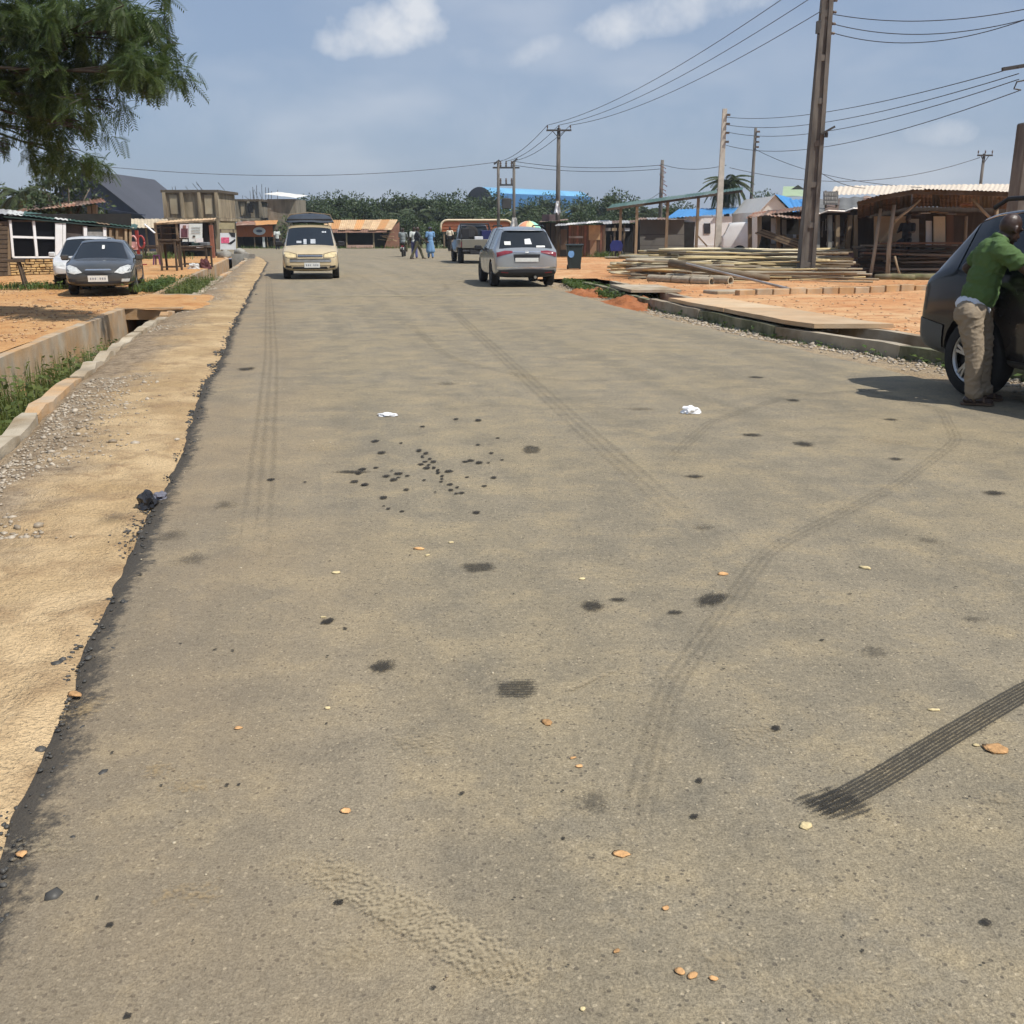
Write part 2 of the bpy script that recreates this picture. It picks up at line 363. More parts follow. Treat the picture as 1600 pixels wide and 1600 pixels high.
    L.new(c2,P.inputs['Base Color']); P.inputs['Roughness'].default_value=.88; P.inputs['Specular IOR Level'].default_value=.25
    ad=mth('ADD',mth('ADD',mth('MULTIPLY',fine2,1.0),mth('MULTIPLY',fine,.5)),mth('MULTIPLY',pit,-.5))
    ad=mth('ADD',ad,mth('MULTIPLY',mth('MULTIPLY',ef,nz(40,4)),1.2))
    bp=N.new('ShaderNodeBump'); bp.inputs['Strength'].default_value=.55; bp.inputs['Distance'].default_value=.012; L.new(ad,bp.inputs['Height']); L.new(bp.outputs[0],P.inputs['Normal'])
    return m
m_road=road_mat()
def steps():
    y=-8.0; out=[]
    while y<93: 
        out.append(y); y+= .5 if y<1 else (.06 if y<10 else (.12 if y<25 else (.3 if y<60 else 1.0)))
    out.append(93.0); return out
def road():
    V=[];UV=[];Fq=[];n=0
    for y in steps():
        l,r=XL(y),XR(y); w=r-l; row=[]
        xs=[0,.05,.14,.35,.8]+[.8+(w-1.6)*k/6 for k in range(1,6)]+[w-.8,w-.3,w-.1,w]
        for i,x in enumerate(xs):
            z=0
            if i==0: z=-.05
            elif i==1: z=-.012
            elif i==len(xs)-1: z=-.05
            elif i==len(xs)-2: z=-.01
            V.append((l+x,y,z)); UV.append((x,y))
    m=14; rows=len(V)//m
    Fq=[(j*m+i,j*m+i+1,(j+1)*m+i+1,(j+1)*m+i) for j in range(rows-1) for i in range(m-1)]
    o=npmesh('road',np.array(V),np.array(Fq),m_road)
    uvl=o.data.uv_layers.new(name='UVMap'); idx=np.zeros(len(o.data.loops),dtype=np.int32); o.data.loops.foreach_get('vertex_index',idx)
    uvl.data.foreach_set('uv',np.array(UV,dtype=np.float32)[idx].ravel())
    tag(o,kind='structure'); return o
ROAD=road()
def strip(name,ys,fx,fz,mat,cols,parent=None,smooth=True):
    """loft: for each y, x runs over fx(y)[0..1], cols columns, height fz(x,y,t)"""
    V=[]
    for y in ys:
        a,b=fx(y)
        for i in range(cols):
            t=i/(cols-1); x=a+(b-a)*t; V.append((x,y,fz(x,y,t)))
    n=len(ys)
    Fq=[(j*cols+i,j*cols+i+1,(j+1)*cols+i+1,(j+1)*cols+i) for j in range(n-1) for i in range(cols-1)]
    o=npmesh(name,np.array(V),np.array(Fq),mat,parent,smooth)
    setuv(o,[((i%cols)/(cols-1),V[i][1]) for i in range(len(V))]); return o
def setuv(o,uvs):
    l=o.data.uv_layers.new(name='UVMap'); idx=np.zeros(len(o.data.loops),dtype=np.int32); o.data.loops.foreach_get('vertex_index',idx); l.data.foreach_set('uv',np.array(uvs,dtype=np.float32)[idx].ravel())
def frange(a,b,s):
    n=max(1,int(round((b-a)/s))); return [a+(b-a)*i/n for i in range(n+1)]
def vz(x,y,t):
    z=-.03+.035*math.sin(math.pi*min(1,t*1.1))+(.022 if y<20 else .012)*fbm((x,y,0),1.1,4)+(.016 if y<16 else .005)*fbm((x*1.0,y*1.6,5),5,3)
    return z-.075*max(0,(t-.72)/.28)-.03*max(0,1-t/.1)
ys=frange(-8,12,.09)+frange(12.2,30,.2)+frange(30.5,66,.5)
tag(strip('verge',ys,lambda y:(lerp(DRT,y)+.14,lerp(XLT,y)+.45),vz,m_verge,46),kind='structure')
def vz2(x,y,t):
    z=-.03-.07*min(1,t*1.3)+.03*fbm((x,y,0),1.6,4)
    return z-.06*max(0,1-t/.2)
tag(strip('verge',frange(-8,8,.4)+frange(8.2,32,.15)+frange(32.5,60,.5),lambda y:(lerp(XRT,y)-.45,(lerp(RDT,y)+.1) if y<32 else lerp(XRT,y)+1.6),vz2,m_gravelly,18),kind='structure')
# ---- big ground sheet (sinks gently beyond the junction)
def gz(x,y,t=0):
    k=min(1,max(0,(y-58)/8)); f=min(1,max(0,(y-92)/6))
    d=0
    if x<-8.4 and 20<y<36: sm=lambda q:(lambda w:w*w*(3-2*w))(min(1,max(0,q))); d=-.22*sm((-8.6-x)/1.3)*sm((y-20.5)/3)*sm((35-y)/3)
    return d+(1-k)*.05-.08*k-.66*f*f*(3-2*f)+(.05*fbm((x,y,2),.35,3) if abs(x)<60 and y<64 else 0)
def xcols(a,b,n,s):       # dense near a
    return [a+(b-a)*(math.exp(s*i/(n-1))-1)/(math.exp(s)-1) for i in range(n)]
def ground():
    V=[];Fq=[]
    def patch(rows):
        k0=len(V); m=len(rows[0])
        for r in rows: V.extend(r)
        for j in range(len(rows)-1):
            for i in range(m-1): Fq.append((k0+j*m+i,k0+j*m+i+1,k0+(j+1)*m+i+1,k0+(j+1)*m+i))
    yl=frange(-40,5,3)+frange(5.5,45,.5)+frange(46,93,1.5)
    rows=[]
    for y in yl:
        x0=lerp(DLT,y)-.13 if y<61 else -16.8+(y-61)*.1
        xs=xcols(x0,-700,40,6.5)
        rows.append([(x,y,gz(x,y) if i else gz(x,y)-.02) for i,x in enumerate(xs)][::-1])
    patch(rows)
    rows=[]
    for y in yl:
        x0=(lerp(RDT,y)+.95) if y<33 else max(lerp(XRT,min(y,60))-.4, .2)
        xs=xcols(x0,700,40,6.5)
        rows.append([(x,y,gz(x,y)+(.05 if 8<y<33 else 0)) for x in xs])
    patch(rows)
    xs=[-2500,-900,-400,-200,-120,-80]+[ -70+10*i for i in range(15)]+[80,120,200,400,900,2500]
    patch([[(x,y,gz(x,y)) for x in xs] for y in (92.9,94,95,96,97,98.5,110,150,250,500,1000,3000)])
    V2=np.array(V); Q=np.array(Fq)
    return npmesh('ground',V2,Q,[m_dirtL,m_dirtR,M('far scrub ground',(.16,.14,.06),.95,.3,.4,col2=(.09,.13,.04),c2scale=.15)],None,True)
gr=ground(); tag(gr,kind='structure')
cx=np.zeros(len(gr.data.vertices)*3); gr.data.vertices.foreach_get('co',cx); cx=cx.reshape(-1,3)
pm=[]
for p in gr.data.polygons:
    v=cx[p.vertices[0]]; pm.append(2 if v[1]>91 else (1 if v[0]>-.5 else 0))
gr.data.polygons.foreach_set('material_index',pm)
sub=MB().add([(-900,-60,-1.0),(900,-60,-1.0),(900,95,-1.0),(-900,95,-1.0)],[(0,1,2,3)]).build('subsoil',m_clay); tag(sub,kind='structure')
# ---- concrete materials
m_conc=M('weathered concrete',(.40,.34,.25),.9,.25,3,.35,50,col2=(.26,.19,.11),c2scale=1.3,c2amt=.42,stretch=(1,1,1.2))
m_concorange=M('dusty concrete',(.44,.27,.13),.9,.22,3,.35,45,col2=(.40,.33,.24),c2scale=1.2,c2amt=.45)
m_concgrey=M('grey concrete',(.33,.32,.28),.9,.22,4,.3,50,col2=(.2,.18,.15),c2scale=.9,c2amt=.4)
m_mossconc=M('mossy concrete',(.25,.23,.15),.95,.25,3,.4,40,col2=(.09,.10,.045),c2scale=2,c2amt=.5)
def rib(mb,ys,fi,fo,z0,z1,jt=0.0):
    """solid wall ribbon between x=fi(y) and fo(y)"""
    k=len(mb.v); n=len(ys)
    V=[]
    for y in ys:
        j=jt*noise.noise(Vector((y*1.7,fi(y),4)))
        V+= [(fi(y),y,z0),(fi(y),y,z1+j),(fo(y),y,z1+j),(fo(y),y,z0)]
    Fs=[]
    for i in range(n-1):
        for q in range(4): Fs.append((i*4+q,i*4+(q+1)%4,(i+1)*4+(q+1)%4,(i+1)*4+q))
    Fs+=[(0,1,2,3),((n-1)*4+3,(n-1)*4+2,(n-1)*4+1,(n-1)*4)]
    return mb.add(V,Fs)
dr=thing('concrete_drain','long open concrete drain with grass beside the tan verge','drain',(-7,16,-.85))
y=-8.0
while y<62:
    ln=random.uniform(2.2,3.4); b=min(62,y+ln); off=random.uniform(-.03,.03); zz=random.uniform(-.015,.03)
    yy=frange(y+.012,b-.012,.3)
    rib(MB(),yy,lambda q:lerp(DRT,q)+off+.03*noise.noise(Vector((q*1.5,5,9))),lambda q:lerp(DRT,q)+.16+off+.05*noise.noise(Vector((q*2,0,9))),-.95,-.015+zz,.07).build('wall_segment',m_conc if random.random()<.6 else m_concorange,dr,bevel=0)
    y=b
for a,b in ((-8,5),(5,12),(12,20.5),(20.5,25.3),(25.3,40),(40,61)):
    rib(MB(),frange(a+.008,b-.008,.4),lambda q:lerp(DLT,q)-.17,lambda q:lerp(DLT,q),-.95,.035,.02).build('wall_segment',m_concorange,dr)
strip('drain_floor',frange(-8,62,.5),lambda q:(lerp(DLT,q)-.02,lerp(DRT,q)+.02),lambda x,q,t:-.80+.04*fbm((x,q,0),2),M('silted drain bed',(.16,.11,.06),.95,.3,3,.4),5,dr)
ys2=frange(20.5,25.3,.25)
rib(MB(),ys2,lambda q:lerp(DLT,q)-.25,lambda q:lerp(DRT,q)+.28,-.19,.035,.02).build('cover_slab',m_concorange,dr)
V=[];cols=14
# thin earth spread over the slab
ef=strip('earth_fill',ys2,lambda q:(lerp(DLT,q)-.7,lerp(DRT,q)+.7),lambda x,q,t:.05+.02*fbm((x,q,1),1.9)-.06*(abs(t-.5)*2)**4,m_dirtL,30,dr)
for v in ef.data.vertices:
    k=(v.co.y+16-22.9)/2.4; v.co.y+=.22*k*abs(k)*fbm((v.co.x,3,v.co.y*.2),2.2,3); v.co.z-=.03*abs(k)**6
# ---- right drain
m_slab=M('cream sandy slab',(.52,.40,.26),.9,.12,2,.2,40,col2=(.50,.30,.15),c2scale=.8,c2amt=.4,c2sharp=.25)  # cream concrete with patches of orange sand
dr2=thing('concrete_drain','shallow concrete drain with slab covers beside the gravelly verge','drain',(4.5,15,-.7))
y=-8.0
while y<30:
    b=min(30,y+random.uniform(2.6,3.6)); off=random.uniform(-.03,.03); zz=random.uniform(-.02,.02)
    rib(MB(),frange(y+.015,b-.015,.3),lambda q:lerp(RDT,q)+off,lambda q:lerp(RDT,q)+.16+off,-.75,.10+zz,.025).build('wall_segment',m_mossconc if random.random()<.75 else m_conc,dr2); y=b
y=-8.0
while y<30:
    b=min(30,y+random.uniform(3,5)); off=random.uniform(-.02,.02)
    rib(MB(),frange(y+.015,b-.015,.3),lambda q:lerp(RDT,q)+.84+off,lambda q:lerp(RDT,q)+1.0+off,-.75,.125,.02).build('wall_segment',m_conc,dr2); y=b
strip('drain_floor',frange(-8,30,.5),lambda q:(lerp(RDT,q)+.1,lerp(RDT,q)+.9),lambda x,q,t:-.62+.04*fbm((x,q,0),2),M('silted drain bed',(.16,.11,.06)),5,dr2)
for a,b,mm in ((15.2,18.3,m_slab),(18.33,21.2,m_slab),(24.2,26.4,m_conc)):
    rib(MB(),frange(a,b,.4),lambda q:lerp(RDT,q)+.06,lambda q:lerp(RDT,q)+1.25,.132,.20,.012).build('cover_slab',mm,dr2)
# red clay heap by the drain end
def heap(name,c,rx,ry,h,mat,label,seed=0,n=44,cat='dirt heap'):
    V=[];Q=[]
    for j in range(n):
        for i in range(n):
            u=i/(n-1)*2-1; v=j/(n-1)*2-1; r=min(1,math.hypot(u,v)); q=1-r*r
            x=c[0]+u*rx; y=c[1]+v*ry
            V.append((x,y,c[2]-.09+(h+.09)*max(0,q)**1.0*(1+.8*fbm((x,y,seed),1.9,3))+.06*fbm((x,y,seed),6,3)*max(0,q)**.5))
    Q=[(j*n+i,j*n+i+1,(j+1)*n+i+1,(j+1)*n+i) for j in range(n-1) for i in range(n-1)]
    o=npmesh(name,np.array(V),np.array(Q),mat,None,True); tag(o,label,cat); return o
heap('earth_heap',(2.7,23.0,-.05),1.0,1.9,.11,m_clay,'low red clay heap spilled at the road edge by the right drain',3)
heap('earth_heap',(1.9,26.6,-.05),.8,1.2,.09,m_clay,'small dark red earth mound behind the red clay heap near the weeds',6)
# ---- gravel bands (uncountable)
ICO=np.array([(0,0,1),(.894,0,.447),(.276,.851,.447),(-.724,.526,.447),(-.724,-.526,.447),(.276,-.851,.447),(.724,.526,-.447),(-.276,.851,-.447),(-.894,0,-.447),(-.276,-.851,-.447),(.724,-.526,-.447),(0,0,-1)])
ICF=np.array([(0,1,2),(0,2,3),(0,3,4),(0,4,5),(0,5,1),(1,6,2),(2,7,3),(3,8,4),(4,9,5),(5,10,1),(2,6,7),(3,7,8),(4,8,9),(5,9,10),(1,10,6),(6,11,7),(7,11,8),(8,11,9),(9,11,10),(10,11,6)])
def pebbles(name,pts,sizes,mat,kind='stuff',flat=.6):
    n=len(pts); pts=np.array(pts); sizes=np.array(sizes)
    V=np.zeros((n,12,3)); 
    sc=rng.uniform(.65,1.35,(n,1,3))*np.array([1,1,flat]); V=ICO[None]*sc*sizes[:,None,None]*rng.uniform(.8,1.2,(n,12,1))
    a=rng.uniform(0,6.28,n); ca,sa=np.cos(a)[:,None],np.sin(a)[:,None]
    x=V[:,:,0]*ca-V[:,:,1]*sa; y=V[:,:,0]*sa+V[:,:,1]*ca
    V=np.stack([x,y,V[:,:,2]],2)+pts[:,None,:]
    Fa=(ICF[None]+12*np.arange(n)[:,None,None]).reshape(-1,3)
    o=npmesh(name,V.reshape(-1,3),Fa,mat); tag(o,kind=kind); return o
m_stone=leafmat('pebble',(.24,.19,.13),(.52,.45,.35),0)
m_dark=leafmat('bitumen crumb',(.03,.03,.028),(.09,.085,.075),0)
P=[];Z=[]
for i in range(5200):
    y=5+35*rng.random()**1.7; s=abs(rng.normal(0,.36)); x=lerp(DRT,y)+.20+s
    if noise.noise(Vector((x*.3,y*.35,1)))<-.12: continue
    t=(x-lerp(DRT,y)-.14)/(lerp(XLT,y)+.45-lerp(DRT,y)-.14); P.append((x,y,1.0*vz(x,y,t)+.004)); Z.append(rng.uniform(.005,.016)*(1+1.0*(rng.random()<.10)))
tag(pebbles('gravel',P,Z,m_stone),'pale loose gravel along the left drain wall','gravel')
P=[];Z=[]
for i in range(2600):
    y=8+26*rng.random()**1.3; w=lerp(RDT,y)-lerp(XRT,y); x=lerp(RDT,y)-.02-abs(rng.normal(0,.28)); 
    if x<lerp(XRT,y)+.08: continue
    t=(x-lerp(XRT,y)+.45)/(w+.55); P.append((x,y,vz2(x,y,t)+.006)); Z.append(rng.uniform(.009,.035)*(1+.9*(rng.random()<.08)))
tag(pebbles('gravel',P,Z,m_stone),'pale stones and rubble along the right drain wall','gravel')
P=[];Z=[]
for i in range(3600):
    y=1.5+32*rng.random()**1.9; x=lerp(XLT,y)+rng.normal(.0,.05)+(rng.random()<.10)*rng.normal(0,.14)
    if noise.noise(Vector((x,y*.8,4)))<-.3: continue
    P.append((x,y,-.012+(.008 if x>lerp(XLT,y)+.05 else -.01))); Z.append(rng.uniform(.003,.010)*(1+1.3*(rng.random()<.08))*(1 if y<8 else 1.5))
tag(pebbles('asphalt_crumbs',P,Z,m_dark),'black asphalt crumbs along the broken left road edge','crumbs')
P=[];Z=[]
for i in range(900):
    y=1.6+14*rng.random()**1.6; x=lerp(XLT,y)+.1+rng.random()*(lerp(XRT,y)-lerp(XLT,y)); P.append((x,y,.001)); Z.append(rng.uniform(.0012,.0045)*(1+.8*(rng.random()<.06))*(1+y*.06))
tag(pebbles('road_grit',P,Z,leafmat('grit',(.16,.12,.08),(.55,.47,.33),0)),'fine pale grit strewn over the asphalt','grit')
P=[];Z=[]
for i in range(1500):
    y=9+24*rng.random()**1.3; x=lerp(RDT,y)+1.1+rng.random()**1.5*9; P.append((x,y,gz(x,y)+.055)); Z.append(rng.uniform(.008,.03)*(1+1.2*(rng.random()<.07)))
for i in range(1600):
    y=12+22*rng.random(); x=lerp(DLT,y)-.3-rng.random()**1.6*8; P.append((x,y,gz(x,y)+.01)); Z.append(rng.uniform(.007,.03)*(1+1.2*(rng.random()<.07)))
tag(pebbles('ground_stones',P,Z,leafmat('dirt stone',(.30,.15,.07),(.55,.38,.22),0)),'small stones and crumbs scattered over the orange dirt','stones')
# ---- marks on the asphalt (children of the road)
def mark_mat(name,col,dens=.8,nscale=35,stripes=0,soft=.35,thr=.5,grain=.3,sharp=2.4):
    m,nt,N,L,P=nodes(name); tc=N.new('ShaderNodeTexCoord'); uv=N.new('ShaderNodeUVMap'); uv.uv_map='UVMap'
    sp=N.new('ShaderNodeSeparateXYZ'); L.new(uv.outputs[0],sp.inputs[0])
    def mth(op,a,b=None,c=None,cl=False):
        n=N.new('ShaderNodeMath'); n.operation=op; n.use_clamp=cl
        for i,x in enumerate((a,b,c)):
            if x is None: continue
            if isinstance(x,(int,float)): n.inputs[i].default_value=x
            else: L.new(x,n.inputs[i])
        return n.outputs[0]
    n=N.new('ShaderNodeTexNoise'); n.inputs['Scale'].default_value=nscale; n.inputs['Detail'].default_value=7; n.inputs['Roughness'].default_value=.7; L.new(tc.outputs['Object'],n.inputs['Vector'])
    n2=N.new('ShaderNodeTexNoise'); n2.inputs['Scale'].default_value=nscale*4; n2.inputs['Detail'].default_value=3; L.new(tc.outputs['Object'],n2.inputs['Vector'])
    # uv.x = 1 at the middle, 0 on the rim ; uv.y = across in tread widths
    a=mth('MULTIPLY',mth('MINIMUM',sp.outputs[0],soft),1/soft)
    a=mth('MULTIPLY_ADD',mth('SUBTRACT',n.outputs[0],.5),1.7,a); a=mth('MULTIPLY_ADD',mth('SUBTRACT',n2.outputs[0],.5),1.2+grain,a)
    if stripes: a=mth('MULTIPLY_ADD',mth('SINE',mth('MULTIPLY',mth('MULTIPLY_ADD',n.outputs[0],.12,sp.outputs[1]),6.283*stripes)),.42,a)
    a=mth('MULTIPLY',mth('SUBTRACT',a,thr),sharp,cl=True)
    a=mth('MULTIPLY',a,mth('MULTIPLY',sp.outputs[0],12,cl=True))
    a=mth('MULTIPLY',a,dens,cl=True)
    P.inputs['Base Color'].default_value=rgba(col); P.inputs['Roughness'].default_value=.9; P.inputs['Specular IOR Level'].default_value=.15
    t=N.new('ShaderNodeBsdfTransparent'); ms=N.new('ShaderNodeMixShader'); L.new(a,ms.inputs[0]); L.new(t.outputs[0],ms.inputs[1]); L.new(P.outputs[0],ms.inputs[2]); L.new(ms.outputs[0],N['Material Output'].inputs[0])
    return m
mk_oil=mark_mat('oil stain',(.035,.033,.03),.72,45,0,.7,.45,.5)
mk_tread=mark_mat('rubber print',(.04,.038,.034),.66,60,4,.4,.55,1.2)
mk_faint=mark_mat('faint smudge',(.06,.055,.048),.38,30,0,.9,.5,.6)
mk_dust=mark_mat('dust patch',(.40,.325,.21),.6,18,0,.95,.5,1.4,1.0)
mk_ydust=mark_mat('yellow dust patch',(.44,.32,.17),.55,18,0,.95,.48,1.2,1.0)
mk_spot=mark_mat('black spot',(.03,.028,.025),.85,60,0,.5,.35,.3)
mzi=[0]
def blot(u,v,lu,lv,mat,ang=0,name='stain',n=22,square=0):
    c=G(u,v); ex=(G(u+lu/2,v)-c).length; ey=abs((G(u,v-lv/2)-c).length)
    z=.004+.00012*mzi[0]; mzi[0]=(mzi[0]+1)%40
    V=[(c.x,c.y,z)]; UV=[(1,0)]; sd=random.random()*99
    for ring,rr in ((0,.5),(1,1.0)):
        for k in range(n):
            t=2*math.pi*k/n; w=1+.35*noise.noise(Vector((math.cos(t)*1.5,math.sin(t)*1.5,sd)))
            x,yv=math.cos(t),math.sin(t)
            if square: q=max(abs(x),abs(yv))**.6; x/=q; yv/=q
            x*=ex*rr*w; yv*=ey*rr*w; ca,sa=math.cos(ang),math.sin(ang)
            V.append((c.x+x*ca-yv*sa,c.y+x*sa+yv*ca,z)); UV.append((1-rr,yv/ey))
    Fs=[(0,1+k,1+(k+1)%n) for k in range(n)]+[(1+k,1+n+k,1+n+(k+1)%n) for k in range(n)]+[(1+k,1+n+(k+1)%n,1+(k+1)%n) for k in range(n)]
    o=npmesh(name,np.array(V),np.array(Fs),mat,ROAD); setuv(o,UV); return o
def band(pts,w,mat,name='tyre_mark',ends=.2,step=.08):
    P=[G(*p) for p in pts]; D=[]
    for i in range(len(P)-1):
        n=max(1,int((P[i+1]-P[i]).length/step)); D+=[P[i].lerp(P[i+1],k/n) for k in range(n)]
    D.append(P[-1])
    for _ in range(6): D=[D[0]]+[(D[i-1]+D[i]*2+D[i+1])/4 for i in range(1,len(D)-1)]+[D[-1]]
    z=.0045+.00012*mzi[0]; mzi[0]=(mzi[0]+1)%40; V=[];UV=[];tot=sum((D[i+1]-D[i]).length for i in range(len(D)-1)); s=0
    for i,p in enumerate(D):
        d=(D[min(i+1,len(D)-1)]-D[max(i-1,0)]).normalized(); sd=Vector((d.y,-d.x,0))
        if i: s+=(D[i]-D[i-1]).length
        e=min(1,s/ends,(tot-s)/ends)
        for t in (-1,-.5,0,.5,1):
            q=p+sd*(t*w/2); V.append((q.x,q.y,z)); UV.append((min(1,e)*(1-abs(t)**6),t))
    Fs=[(i*5+k,i*5+k+1,(i+1)*5+k+1,(i+1)*5+k) for i in range(len(D)-1) for k in range(4)]
    o=npmesh(name,np.array(V),np.array(Fs),mat,ROAD); setuv(o,UV); return o
for (u,v,a,b) in ((805,1078,80,30),(747,887,54,18),(830,703,32,14)): blot(u,v,a,b,mk_tread,0,'rubber_print',square=1)
for (u,v,a,b) in ((1255,694,46,11),(1175,680,46,7),(1555,771,54,10),(1182,590,34,5),(1240,626,30,6),(1392,656,34,5),(1085,745,46,8),(1400,718,36,6),(550,738,90,7),(385,577,40,8)): blot(u,v,a,b,mk_oil)
for (u,v,a,b,g) in ((1113,938,70,34,-.7),(925,948,60,24,0),(595,1043,66,26,0),(965,938,40,10,0),(1055,958,40,10,0)): blot(u,v,a,b,mk_oil,g)
for (u,v,a,b) in ((1450,845,60,17),(1365,1020,84,30),(925,1255,100,60),(265,838,80,30),(180,808,80,30),(300,875,90,30),(350,790,60,20),(1100,825,70,14),(1520,968,70,14),(700,600,60,8),(1000,640,80,9)): blot(u,v,a,b,mk_faint)
for i in range(46):
    u=random.gauss(650,75); v=random.gauss(742,34); s=random.uniform(4,12); blot(u,v,s*1.5,s*.5,mk_spot,0,'oil_spot',10)
for t in range(16): 
    u=655+t*4+random.uniform(-10,10); v=705+t*4.4; blot(u,v,random.uniform(6,14),random.uniform(3,6),mk_spot,0,'oil_spot',10)
for i in range(46):
    u=random.uniform(150,1600); v=random.uniform(820,1600); s=random.uniform(2,7); blot(u,v,s*1.2,s*.8,mk_spot,random.random()*3,'oil_spot',9)
for (u,v,s) in ((530,1412,16),(172,1448,14),(200,1590,14),(1212,1140,16),(1540,1444,20),(1085,1278,14),(512,972,18),(1092,1222,12),(722,1242,9),(678,1546,10)): blot(u,v,s*1.3,s*.7,mk_spot,random.uniform(-.8,.3),'oil_spot',12)
band([(1275,1272),(1330,1248),(1450,1172),(1600,1082),(1800,980)],.105,mk_tread,ends=.06)
blot(1305,1258,105,52,mk_tread,.5,'rubber_print',square=1)
mk_track=mark_mat('faint tyre track',(.06,.055,.048),.13,18,2,.9,.55,.8,1.2)
band([(975,1500),(985,1320),(1040,1080),(1200,860),(1400,760),(1495,690),(1470,640),(1300,600)],.15,mk_track,ends=.8)
band([(1020,740),(1110,660),(1230,620),(1430,606)],.16,mk_track,ends=.8)
band([(640,505),(700,560),(860,600),(1080,590)],.2,mk_track,ends=1.5,step=.3)
band([(560,430),(640,470),(700,452),(690,438)],.22,mk_track,ends=2,step=.3)
band([(420,420),(425,560),(410,760),(395,900)],.3,mk_track,ends=2,step=.2)
band([(700,480),(900,660),(1130,860)],.3,mk_track,ends=2,step=.2)
mk_line=mark_mat('worn cream line',(.46,.39,.24),.6,5,0,.4,.15,.2)
band([(470,464),(560,463),(700,462),(862,461)],.28,mk_line,'dust_line',1.0,.3)
band([(445,1335),(560,1390),(680,1450),(820,1530),(900,1585)],.17,mark_mat('sandy streak',(.42,.345,.225),.7,22,0,.95,.42,1.5,1.1),'dust_streak',.3)
for (u,v,a,b,mm,g) in ((640,1425,190,90,mk_dust,-.6),(520,1360,120,60,mk_dust,-.5),(760,1500,170,70,mk_dust,-.5),(300,1228,120,45,mk_ydust,0),(245,1205,90,40,mk_ydust,0),(130,1110,100,60,mk_ydust,0),(1130,1500,160,70,mk_dust,0),(1320,1560,260,90,mk_dust,-.2),(1480,1600,160,60,mk_dust,0),(1180,1150,150,70,mk_dust,0),(300,1400,150,60,mk_ydust,0),(60,1330,180,60,mk_dust,0),(540,1490,170,90,mk_dust,.2),(1390,690,180,20,mk_dust,0),(500,700,120,24,mk_dust,0),(460,470,90,8,mk_ydust,0),(650,1160,200,60,mk_dust,0),(1560,1250,90,40,mk_dust,0),(900,560,120,10,mk_dust,0)):
    blot(u,v,a,b,mm,g,'dust_patch')
band([(870,1090),(925,1060),(985,1040)],.03,mk_dust,'dust_streak',.1)
# ---- clods and litter
m_clod=M('orange clay clod',(.56,.32,.14),.95,.35,30,.4,80,rnd=.25)
m_ylw=M('pale clay chip',(.62,.50,.27),.9,.2,40,.3,80,rnd=.2)
def lump(name,c,sz,mat,seed):
    o=pebbles(name,[(0,0,0)],[1],mat,None,1); 
    bm=bmesh.new(); bm.from_mesh(o.data); bmesh.ops.subdivide_edges(bm,edges=bm.edges,cuts=1,use_grid_fill=True)
    for v in bm.verts:
        v.co=v.co*(1+.25*noise.noise(v.co*1.7+Vector((seed,0,0)))); v.co=Vector((v.co.x*sz[0],v.co.y*sz[1],v.co.z*sz[2]))
    bm.to_mesh(o.data); bm.free(); o.location=c; return o
for i,(u,v,s,k) in enumerate(((655,858,11,0),(970,1335,14,0),(1040,1420,9,0),(963,1487,9,0),(1062,1519,17,0),(1082,1526,12,0),(1115,1530,8,0),(540,1268,11,0),(855,1130,14,0),(372,1138,9,0),(1555,1172,24,0),(118,1086,18,0),(1130,897,10,0),(895,1185,7,0),(905,1198,7,0),(34,1335,14,0),(512,1107,8,1),(525,895,8,1),(1258,1291,15,1),(1352,888,12,1),(705,848,7,1),(668,868,7,1),(1525,1165,8,1),(1458,1110,10,1),(910,1578,10,1),(505,965,7,1),(910,905,7,1))):
    c=G(u,v); px=(G(u+1,v)-c).length
    o=lump('clay_clod' if k==0 else 'clay_chip',(c.x,c.y,.002+px*s*.06),(px*s*.8,px*s*.65,px*s*.14),m_clod if k==0 else m_ylw,i*3.1)
    tag(o,('crushed orange clay clod lying on the asphalt','pale yellow clay chip lying on the asphalt')[k],'clod',('orange clods on the asphalt','pale chips on the asphalt')[k])
def crumple(name,c,sz,mat,label,seed,cat='litter'):
    bm=bmesh.new(); bmesh.ops.create_icosphere(bm,subdivisions=3,radius=1)
    for v in bm.verts:
        p=v.co.copy(); f=1+.55*noise.noise(p*1.8+Vector((seed,0,0)))+.3*noise.noise(p*4.5+Vector((0,seed,0)))
        v.co=Vector((p.x*sz[0]*f,p.y*sz[1]*f,max(-.0,p.z*f+.35)*sz[2]))
    me=bpy.data.meshes.new(name); bm.to_mesh(me); bm.free(); me.materials.append(mat); o=link(name,me); o.location=c; tag(o,label,cat); return o
m_bag=M('black polythene',(.018,.018,.02),.25,.2,10,.2,30,spec=.6); m_wbag=M('white polythene',(.8,.8,.8),.4,.1,10)
c=G(228,788); crumple('plastic_bag',(c.x,c.y,-.02),(.055,.05,.07),m_bag,'crumpled black plastic bag lying on the broken road edge',3.3,'bag')
c=G(242,778); crumple('plastic_wrapper',(c.x+.02,c.y+.02,-.02),(.05,.04,.035),M('grey wrapper',(.16,.16,.19),.35,.3,20),'small grey wrapper beside the crumpled black bag',6.3)
c=G(605,650); crumple('paper_scrap',(c.x,c.y,.002),(.085,.05,.018),m_wbag,'flat white scrap lying on the asphalt left of the oil spots',1.2)
c=G(1080,646); crumple('plastic_bottle_scrap',(c.x,c.y,.002),(.08,.05,.05),m_wbag,'white and blue plastic scrap lying alone on the asphalt',8.8)
c=G(1350,888)
